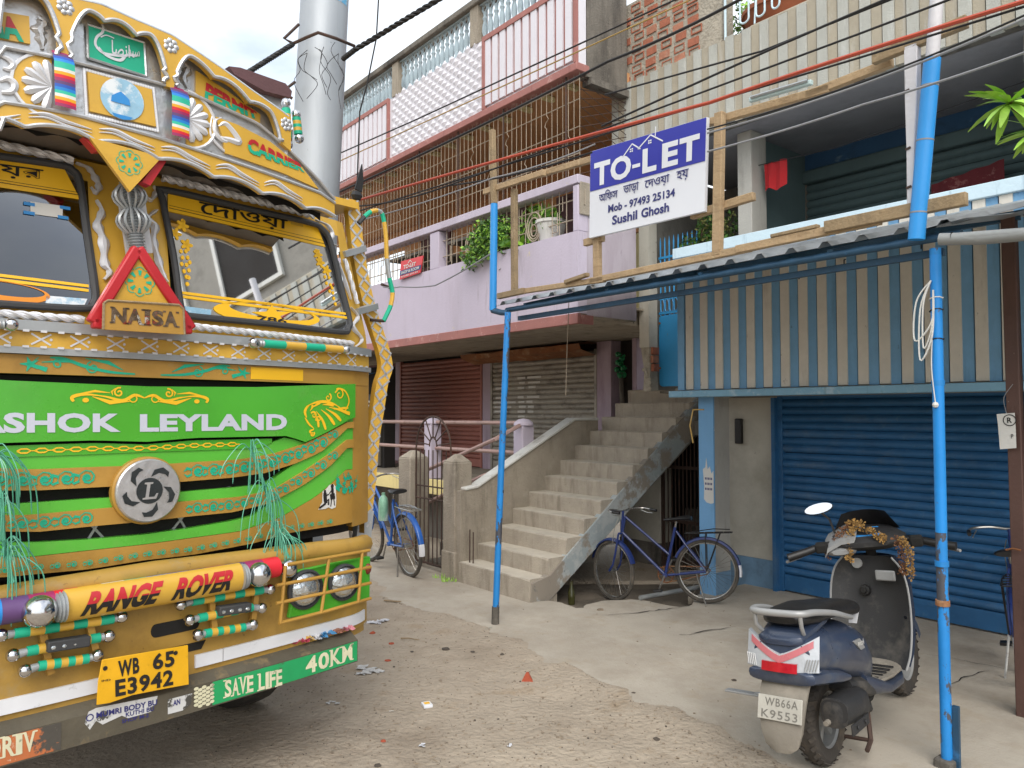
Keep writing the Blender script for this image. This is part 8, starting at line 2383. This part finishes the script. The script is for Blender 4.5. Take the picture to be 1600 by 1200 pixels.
# mudflap, plate
flap = sb('rear_mudguard', 'smud', lambda mb: mb.loft([[(x, w, z), (x - .012, w * .6, z), (x - .014, 0, z), (x - .012, -w * .6, z), (x, -w, z), (x + .02, -w, z + .004), (x + .02, w, z + .004)] for x, w, z in ((-.345, .115, .50), (-.395, .112, .44), (-.435, .105, .36), (-.455, .095, .28), (-.462, .075, .22), (-.462, .04, .195))]), fix=True)
sb('red_reflector', 'sred', lambda mb: mb.hexa([(-.372, -.055, .445), (-.372, .055, .445), (-.385, .055, .445), (-.385, -.055, .445)], [(-.345, -.052, .49), (-.345, .052, .49), (-.362, .052, .49), (-.362, -.052, .49)]), flap, bevel=.004)
m['dustyplate'] = mat('dusty_white_plate', '#a9a69d', .6, var=.12, sc=9, layers=(('#7d776d', 6, .55, .72, PAT, .5),))
pln = sb('number_plate', 'dustyplate', lambda mb: mb.hexa([(-.462, -.105, .33), (-.462, .105, .33), (-.468, .105, .33), (-.468, -.105, .33)], [(-.428, -.105, .43), (-.428, .105, .43), (-.434, .105, .43), (-.434, -.105, .43)]), flap, bevel=.003)
m['plateink'] = mat('embossed_plate_letters', '#6b6862', .6, var=.2, bump=0)
pf = lambda a, b: (-.4690 + (b - .33) * .34, -a, b)
txm2 = MB(); text_faces(txm2, 'WB66A', [(-.07, .422), (.085, .422), (.085, .388), (-.07, .388)], pf, .01, 1.15); text_faces(txm2, 'K9553', [(-.085, .372), (.085, .372), (.085, .338), (-.085, .338)], pf, .01, 1.15)
txm2.build('lettering', m['plateink'], pln)
# seat and grab rail
sb('seat', 'saddle', lambda mb: mb.loft([ring(x, z, w, h, 20, 2.7) for x, z, w, h in ((-.335, .755, .07, .018), (-.31, .755, .105, .032), (-.2, .752, .135, .040), (0, .745, .140, .042), (.14, .725, .135, .04), (.28, .705, .12, .045), (.40, .685, .10, .042), (.46, .665, .06, .03))]))
def railp(mb):
    P_ = smooth_line([(.10, -.165, .70), (.0, -.172, .725), (-.14, -.165, .765), (-.30, -.145, .795), (-.385, -.11, .80), (-.40, 0, .80), (-.385, .11, .80), (-.30, .145, .795), (-.14, .165, .765), (0, .172, .725), (.10, .165, .70)], 5)
    rs = [.008 + .009 * (1 - abs(i - len(P_) / 2) / (len(P_) / 2)) ** .3 for i in range(len(P_))]
    mb.tube(P_, rs, 10)
    mb.tube([(-.385, .11, .80), (-.38, .11, .74), (-.34, .10, .70)], .010, 8); mb.tube([(-.385, -.11, .80), (-.38, -.11, .74), (-.34, -.10, .70)], .010, 8)
sb('grab_rail', 'sgrey', railp)
# floor and leg shield
sb('floor_board', 'smud', lambda mb: mb.loft([ring(x, z, w, .014, 16, 4) for x, z, w in ((.40, .315, .13), (.46, .298, .155), (.62, .288, .165), (.76, .29, .165), (.82, .31, .15))]))
sb('floor_bar', 'saddle', lambda mb: [mb.box(.47 + k * .06, .50 + k * .06, -.13, .13, .300, .309) for k in range(5)], bevel=.003)
shd = [(.80, .29, .190), (.83, .36, .208), (.86, .46, .218), (.885, .58, .220), (.905, .72, .212), (.92, .82, .185), (.93, .885, .135)]
def shield(mb, dx0, dx1, k=1.0):
    n = 12; rows = []
    for x, z, w in shd:
        rows.append([(x + dx0 - .16 * (abs(2 * j / n - 1) ** 3) * .35, w * k * (2 * j / n - 1), z) for j in range(n + 1)])
    mb.grid(rows)
    rows2 = [[(x + dx1 - .16 * (abs(2 * j / n - 1) ** 3) * .25, w * k * (2 * j / n - 1), z) for j in range(n + 1)] for x, z, w in shd]; mb.grid([r[::-1] for r in rows2])
inner = sb('leg_shield', 'sblack', lambda mb: shield(mb, 0, .02))
sb('front_apron', 'navy', lambda mb: mb.loft([[(x + .018 + f, y, z) for f, y in ((.012, -w), (.03, -w * .9), (b_ * .7, -w * .55), (b_, 0), (b_ * .7, w * .55), (.03, w * .9), (.012, w))] for (x, z, w), b_ in zip(shd, (.03, .06, .09, .12, .14, .14, .12))], caps=False))
for s in (1, -1):
    sb('shield_edge', 'sgrey', lambda mb, s=s: mb.tube(smooth_line([(x - .055, s * w * 1.01, z) for x, z, w in shd], 3), .006, 8), inner)
sb('utility_socket', 'sgrey', lambda mb: (mb.box(.845, .862, -.155, -.045, .755, .815)), inner, bevel=.012)
sb('ignition_lock', 'saddle', lambda mb: (mb.lathe([(.032, 0), (.028, .02), (.012, .022)], (.885, .03, .69), (-1, 0, .15), 14), mb.lathe([(.016, 0), (.016, .03)], (.88, .03, .69), (-1, 0, .15), 10)), inner)
sb('hook', 'sgrey', lambda mb: mb.lathe([(.03, 0), (.03, .012)], (.885, .06, .845), (-1, 0, .2), 14), inner)
sb('glovebox_latch', 'lwhite', lambda mb: mb.hexa([(.41, -.07, .60), (.41, -.03, .60), (.42, -.03, .60), (.42, -.07, .60)], [(.43, -.08, .66), (.43, -.03, .66), (.44, -.03, .66), (.44, -.08, .66)]), body)
for z in (.56, .40): sb('shield_screw', 'chrome', lambda mb, z=z: mb.lathe([(.009, 0), (.009, .01)], (.845, -.19, z), (-1, 0, 0), 8), inner)
# front end
sb('front_mudguard', 'navy', lambda mb: mb.grid([[(SWB + (.262 + dz) * math.cos(a), dy, .235 + (.262 + dz) * math.sin(a)) for dy, dz in ((-.068, -.07), (-.066, -.02), (-.04, 0), (0, .006), (.04, 0), (.066, -.02), (.068, -.07))] for a in [R(20) + i * R(150) / 14 for i in range(15)]]))
sb('mudflap', 'smud', lambda mb: mb.grid([[(SWB + .262 * math.cos(a), dy, .235 + .262 * math.sin(a)) for dy in (-.05, 0, .05)] for a in [R(150) + i * R(45) / 5 for i in range(6)]]))
sb('front_fork', 'tdark', lambda mb: (mb.tube([(SWB, .06, .235), (1.18, .06, .42), (.99, 0, .80)], .018, 8), mb.tube([(SWB, -.06, .235), (1.18, -.06, .42), (.99, 0, .80)], .018, 8), mb.tube([(.99, 0, .78), (.93, 0, 1.0)], .03, 10)))
hc = sb('handlebar_cowl', 'sblack', lambda mb: mb.loft([ring(x, z, w, h, 20, 2.6) for x, z, w, h in ((.80, .985, .10, .012), (.83, .985, .17, .030), (.90, .985, .185, .055), (.98, .975, .16, .07), (1.04, .965, .10, .05))]))
sb('cowl_trim', 'sgrey', lambda mb: mb.loft([[(x, y, z) for x, y, z in ((.80, w0, z0), (.80, w1, z0 + .02), (.95, w1 - .02, z0 + .065), (.98, w0, z0 + .05))] for w0, w1, z0 in ((.06, .05, 1.0), (.12, .12, .995), (.19, .19, .96), (.21, .20, .93))]), hc, fix=True)
sb('cowl_cheek', 'sgrey', lambda mb: mb.loft([ring(x, z, w, h, 12, 2.4, 1, .13) for x, z, w, h in ((.80, .955, .04, .012), (.83, .955, .075, .026), (.92, .965, .085, .035), (1.0, .96, .04, .02))]), hc)
sb('instrument_panel', 'tblue', lambda mb: mb.hexa([(.84, -.075, 1.012), (.84, .085, 1.012), (.94, .07, 1.035), (.94, -.06, 1.035)], [(.84, -.075, 1.02), (.84, .085, 1.02), (.94, .07, 1.043), (.94, -.06, 1.043)]), hc, bevel=.004, fix=True)
sb('fly_screen', 'saddle', lambda mb: mb.grid([[(.95 + .07 * (1 - (2 * j / 8 - 1) ** 2) - .03 * i, .16 * (2 * j / 8 - 1) * (1 - .18 * i), 1.02 + .055 * i) for j in range(9)] for i in range(3)]), hc)
for s in (1, -1):
    g_ = sb('grip', 'saddle', lambda mb, s=s: (mb.tube([(.87, s * .17, .985), (.835, s * .24, .98), (.80, s * .30, .97), (.77, s * .385, .955)], [.016, .019, .019, .021], 10)), hc)
    sb('brake_lever', 'sgrey', lambda mb, s=s: mb.tube(smooth_line([(.90, s * .20, .965), (.90, s * .28, .945), (.86, s * .34, .93), (.80, s * .40, .925)], 4), .008, 6), g_)
    sb('switch_block', 'tdark', lambda mb, s=s: (mb.box(.80, .86, s * .19, s * .25, .955, 1.005)), g_, bevel=.01)
mr = sb('mirror', 'saddle', lambda mb: (mb.tube([(.87, .17, 1.0), (.885, .20, 1.09), (.90, .245, 1.135)], .007, 7), mb.loft([[(.90 + d, .265 + w * math.cos(a) * .085 - .012 * math.sin(a), 1.165 + w * (.038 * math.sin(a) - .012 * math.cos(a))) for a in [2 * math.pi * i / 18 for i in range(18)]] for d, w in ((.0, .96), (.006, 1.0), (.025, .85), (.032, .3))])))
sb('mirror_glass', 'mirror', lambda mb: mb.add([(.8985, .265 + math.cos(a) * .080 - .012 * math.sin(a), 1.165 + (.035 * math.sin(a) - .012 * math.cos(a))) for a in [2 * math.pi * i / 18 for i in range(18)]], [tuple(range(18))[::-1]]), mr)
txm.build('lettering', m['paper'], body)
for s in (1, -1): sb('control_cable', 'cable', lambda mb, s=s: mb.tube(smooth_line([(.88, s * .17, .97), (.97, s * .20, .93), (1.03, s * .10, .84), (.98, s * .05, .74)], 5), .004, 5))
hc.rotation_euler = (R(-4), R(-8), R(17)); hc.scale = (1.15,) * 3
mr.rotation_euler = (0, R(24), R(12)); p1 = Vector((.90, .265, 1.165)); mr.location = p1 - mr.rotation_euler.to_matrix() @ p1
p0 = Vector((.93, 0, .97)); hc.location = p0 - hc.rotation_euler.to_matrix() @ (p0 * 1.15)
sb('headlamp', 'sclear', lambda mb: mb.loft([ring(x, z, w, h, 16, 2.4) for x, z, w, h in ((1.03, .96, .09, .045), (1.06, .955, .06, .03))]))
# dried marigold garland on the handlebar
def sc_world(p): 
    return Matrix.Translation(sc_t.location) @ sc_t.rotation_euler.to_matrix().to_4x4() @ Matrix.Scale(sx_, 4) @ Vector(p)
go = sc_world((.85, 0, 1.03))
gl2 = thing('garland', 'dried golden flower garland draped over the scooter handlebar', 'garland', tuple(go))
m['marigold'] = mat('dried_marigold', '#9a7844', .9, var=.4, sc=30, bump=.3)
m['marigold2'] = mat('brown_dried_flowers', '#6e4b32', .9, var=.4, sc=30, bump=.3)
q = random.Random(9)
for k, (pts, mt) in enumerate((([(.84, .06, 1.07), (.80, .10, 1.04), (.775, .14, .97), (.76, .18, .90)], 'marigold2'), ([(.84, .04, 1.075), (.79, .05, 1.02), (.765, .06, .95), (.76, .055, .88)], 'marigold'), ([(.84, .02, 1.075), (.81, -.04, 1.05), (.80, -.10, 1.02), (.79, -.13, 1.0)], 'marigold'), ([(.80, -.20, 1.0), (.775, -.22, .94), (.77, -.23, .87), (.775, -.22, .82)], 'marigold2'), ([(.80, -.23, 1.0), (.78, -.26, .94), (.775, -.265, .88), (.78, -.26, .80)], 'marigold'), ([(.85, .08, 1.075), (.84, .04, 1.085), (.84, .0, 1.08)], 'marigold'))):
    L_ = smooth_line(pts, 8); mb = MB()
    for p in L_:
        for _ in range(9):
            c = sc_world(p) - go; d = Vector((q.gauss(0, 1), q.gauss(0, 1), q.gauss(0, 1))).normalized(); e = d.cross(Vector((q.gauss(0, 1), q.gauss(0, 1), .3))).normalized(); c = c + d * q.uniform(.0, .016); l = q.uniform(.008, .018)
            mb.add([c, c + d * l + e * l * .4, c + d * l * 1.3, c + d * l - e * l * .4], [(0, 1, 2, 3)])
    mb.build('flower_string', m[mt], gl2, ang=0)
# ================================================================== litter and stones
m['stone'] = mat('pebble', '#857868', .9, var=.3, sc=14, bump=.3)
m['stonedark'] = mat('dark_stone', '#4d453d', .9, var=.3, sc=14, bump=.3)
m['brickbit'] = mat('brick_rubble', '#9c4a33', .9, var=.25, sc=14, bump=.4)
def rock(s, seed, flat=.6):
    q = random.Random(seed); mb = MB(); bm = bmesh.new(); bmesh.ops.create_icosphere(bm, subdivisions=1, radius=1)
    vs = [(v.co.x * s * q.uniform(.65, 1.2), v.co.y * s * q.uniform(.65, 1.1), v.co.z * s * flat * q.uniform(.6, 1.15)) for v in bm.verts]
    fs = [tuple(v.index for v in f.verts) for f in bm.faces]; bm.free(); mb.add(vs, fs); return mb
q = random.Random(77)
for nm, mt, n, s0, s1 in (('gravel', m['stone'], 2000, .0025, .008), ('grit', m['stonedark'], 420, .002, .006)):
    mb = MB()
    unit = [rock(1, i, .6) for i in range(4)]
    k = 0
    while k < n:
        px, py = q.uniform(250, 1350), 905 + 330 * q.random() ** .8
        x, y = ground(px, py, -.03)
        u, v = f_local(x, y)
        d = edge_dist(x, y)
        inside = d < 0
        if inside and q.random() > .06: continue
        if not inside and abs(d) > .25 and q.random() > .62: continue
        s = q.uniform(s0, s1) * (1.8 if q.random() < .06 else 1); r = unit[q.randrange(4)]; a = q.uniform(0, 6.28); ca, sa_ = math.cos(a), math.sin(a)
        z = max(gh(x, y), 0 if inside else -1) + s * .2
        mb.add([(x + s * (vx * ca - vy * sa_), y + s * (vx * sa_ + vy * ca), z + s * vz) for vx, vy, vz in r.v], r.f); k += 1
    tag(mb.build(nm, mt, ang=0), kind='stuff')
STN = 'loose stones on the dirt road'
for i, (px, py, s, mt, lab) in enumerate(((697, 1015, .04, 'stonedark', 'flat dark stone on the dirt between the lorry bumper and the blue post'), (739, 1018, .022, 'stonedark', 'small dark stone just behind the cluster near the bumper end'), (825, 1062, .035, 'brickbit', 'triangular red brick fragment near the edge of the concrete'), (668, 1136, .022, 'stone', 'round pale pebble below the cigarette pack'), (599, 1155, .022, 'brickbit', 'small red brick chip in front of the lorry'), (990, 1087, .022, 'stonedark', 'dark stone at the ragged concrete edge'), (1026, 1154, .024, 'stonedark', 'dark stone alone on the dirt near the bottom'), (688, 1063, .018, 'stone', 'tiny pale pebble above the cigarette pack'), (590, 1194, .024, 'stonedark', 'grey stone at the bottom edge of the picture'), (612, 1003, .03, 'brickbit', 'red brick chunk beside the lorry bumper corner'), (606, 1031, .026, 'brickbit', 'dull red brick piece just above the torn paper'), (785, 1025, .02, 'stonedark', 'dark pebble in front of the chipped post'), (644, 1017, .018, 'stonedark', 'flat dark pebble in the row left of the flat stone'), (1147, 1068, .02, 'stonedark', 'brown clod on the concrete left of the scooter'), (583, 988, .03, 'brickbit', 'red brick lump under the end of the white bumper strip'), (938, 956, .035, 'stone', 'broken concrete chunk at the pit by the stairs'))):
    x, y = ground(px, py, -.02)
    zz = gh(x, y) if px < 930 or py > 1080 else 0
    if px in (1147, 938): zz = 0.0
    t = thing('brick_fragment' if mt == 'brickbit' else 'stone', lab, 'brick piece' if mt == 'brickbit' else 'stone', (x, y, zz), group=STN)
    mb = rock(s, 40 + i, .55) if px != 825 else MB()
    if px == 825: mb.loft([[(-.045, -.02, -.005), (.035, -.03, -.005), (.03, .03, -.005), (-.03, .025, -.005)], [(-.012, -.012, .055), (.0, -.015, .05), (.005, .01, .05), (-.008, .01, .052)]])
    mb.build('body', m[mt], t, ang=25, fix=True)
# crumpled paper and plastic scraps
def scrap(px, py, w, seed, mt, lab, nm='paper_scrap', z=None, n=6):
    q = random.Random(seed); x, y = ground(px, py, -.02)
    t = thing(nm, lab, 'litter', (x, y, gh(x, y) if z is None else z), group='litter on the dirt road')
    mb = MB()
    for k in range(n):
        a = q.uniform(0, 6.28); r = w * q.uniform(.1, .8); cx, cy = r * math.cos(a), r * math.sin(a) * .8; s = w * q.uniform(.25, .6)
        pts = [[(cx + s * (i / 3 - .5) * q.uniform(.7, 1.2), cy + s * (j / 3 - .5) * q.uniform(.6, 1.1), .005 + q.uniform(0, .22) * s) for i in range(4)] for j in range(4)]
        mb.grid(pts)
    mb.build('sheet', m[mt] if isinstance(mt, str) else mt, t, ang=0)
m['plasticw'] = mat('grey_white_plastic', '#c5c6cb', .4, var=.2, sc=12, bump=.1)
m['newsprint'] = mat('torn_newsprint', '#b9b8b6', .8, var=.2, sc=20, bump=.1, layers=(('#6d6a70', 18, .58, .66, PAT, .7),))
scrap(592, 971, .11, 1, 'plasticw', 'crumpled white plastic wrappers by the corner of the lorry bumper', 'plastic_wrapper', None, 12)
scrap(576, 1046, .13, 2, 'newsprint', 'torn white newsprint lying beyond the end of the green bumper beam', 'paper_scrap', None, 10)
scrap(520, 1100, .05, 3, 'newsprint', 'small pale scrap in the lorry shadow near the beam', 'paper_scrap', None, 4)
scrap(612, 1112, .025, 4, 'paper', 'tiny white paper bit below the torn newsprint', 'paper_scrap', None, 3)
scrap(800, 1168, .035, 5, 'plasticw', 'clear white plastic shred on the bare dirt', 'plastic_wrapper', None, 3)
scrap(661, 1162, .04, 6, 'plasticw', 'faint clear plastic scrap left of the white shred', 'plastic_wrapper', None, 4)
scrap(645, 892, .10, 7, 'newsprint', 'pile of pale scraps behind the gate and blue bicycle', 'paper_scrap', -.05, 10)
scrap(674, 893, .03, 8, 'paper', 'white scrap at the foot of the gate pillar', 'paper_scrap', 0, 3)
scrap(759, 985, .07, 9, mat('grey_green_film', '#7f8a7c', .5, var=.2), 'grey green plastic film by the foot of the chipped post', 'plastic_wrapper', -.01, 5)
# rubbish caught on top of the lower bumper beam
q = random.Random(3)
tb2 = thing('rubbish_heap', 'small coloured rubbish heap caught on top of the lorry bumper beam', 'litter', (.83, -.12, zb_hi + .03), 't')
for k, c in enumerate(('#b5475a', '#c9a24a', '#c5c6cb', '#3f7fae', '#8a5a48', '#c77f8a')):
    mm = mat('rubbish_tint', c, .5, var=.2); mb = MB()
    for j in range(5):
        cx = .70 + .055 * k + q.uniform(-.04, .04); s = q.uniform(.02, .045)
        mb.grid([[(cx + s * (i / 2 - .5), -.12 + s * (l / 2 - .5) + q.uniform(-.02, .02), zb_hi + .045 + q.uniform(0, .03)) for i in range(3)] for l in range(3)])
    mb.build('wrapper', mm, tb2, ang=0)
# cigarette pack, stick, straw
x, y = ground(667, 1102, -.02)
t = thing('cigarette_pack', 'small white cigarette pack with a yellow patch lying on the dirt', 'pack', (x, y, gh(x, y) + .0), rotz=.4)
mb = MB(); mb.box(-.028, .028, -.035, .035, 0, .018); mb.build('box', m['lwhite'], t, bevel=.003)
mb = MB(); mb.box(-.016, .018, -.012, .02, .0182, .019); mb.build('yellow_print', m['decal'], t)
x, y = ground(638, 998, -.02); x2, y2 = ground(656, 1003, -.02)
t = thing('stick', 'thin brown stick on the dirt right of the bumper end', 'stick', (x, y, gh(x, y)))
mb = MB(); mb.tube([(-.06, .01, .012), (.0, .0, .016), (.09, -.02, .008)], [.006, .005, .003], 6); mb.build('twig', m['woodgrey'], t)
x, y = ground(612, 943, -.01)
t = thing('stick', 'flat brown stick at the concrete edge beside the lorry headlamps', 'stick', (x, y, gh(x, y)), rotz=-.4)
mb = MB(); mb.bar((-.08, 0, .01), (.09, .01, .012), .02, .008); mb.build('twig', m['woodgrey'], t)
q = random.Random(19); mb = MB()
for k in range(260):
    px, py = q.uniform(560, 1150), q.uniform(960, 1200); x, y = ground(px, py, -.02); u, v = f_local(x, y)
    if edge_dist(x, y) < .1 or v > -2.95: continue
    a = q.uniform(0, 6.28); l = q.uniform(.01, .04); z = gh(x, y) + .005
    mb.tube([(x, y, z), (x + l * math.cos(a), y + l * math.sin(a), z + q.uniform(0, .006))], .0012, 3)
tag(mb.build('straw_bits', m['woodgrey'], ang=0), kind='stuff')
# weeds at the pillar foot
q = random.Random(23); mb = MB()
for c, n in (((700, 908), 40), ((690, 903), 25)):
    if c[1] > 800: x, y = ground(*c, 0); z = 0
    else:
        w = at_depth(972, 648, 8.2); x, y, z = w.x, w.y, w.z - .02
    for k in range(n):
        p = Vector((x + q.uniform(-.09, .09), y + q.uniform(-.05, .05), z)); d = Vector((q.uniform(-.6, .6), q.uniform(-.6, .6), 1)).normalized(); l = q.uniform(.03, .07); e = Vector((d.y, -d.x, .1)).normalized() * .006
        mb.add([p - e, p + e, p + d * l], [(0, 1, 2)])
tag(mb.build('weeds', m['leafbright'], ang=0), kind='stuff')
# glass bottle in the pit and the pipe across the second hole
x, y = ground(893, 944, -.075)
t = thing('glass_bottle', 'dark glass bottle standing in the pit under the staircase', 'bottle', (x, y, -.075))
mb = MB(); mb.lathe([(0, 0), (.032, 0), (.034, .02), (.034, .12), (.013, .17), (.013, .215), (0, .215)], n=14); mb.build('bottle', mat('green_brown_glass', '#3a3a1c', .15, var=.1, coat=.5), t)
x, y = ground(1000, 936, .01); x2, y2 = ground(1096, 918, .02)
t = thing('plastic_pipe', 'grey plastic pipe lying across the floor under the dark blue bicycle', 'pipe', (x, y, .02))
mb = MB(); mb.tube([(0, 0, 0), (x2 - x, y2 - y, .01)], .022, 10); mb.build('pipe', m['greypipe'], t)
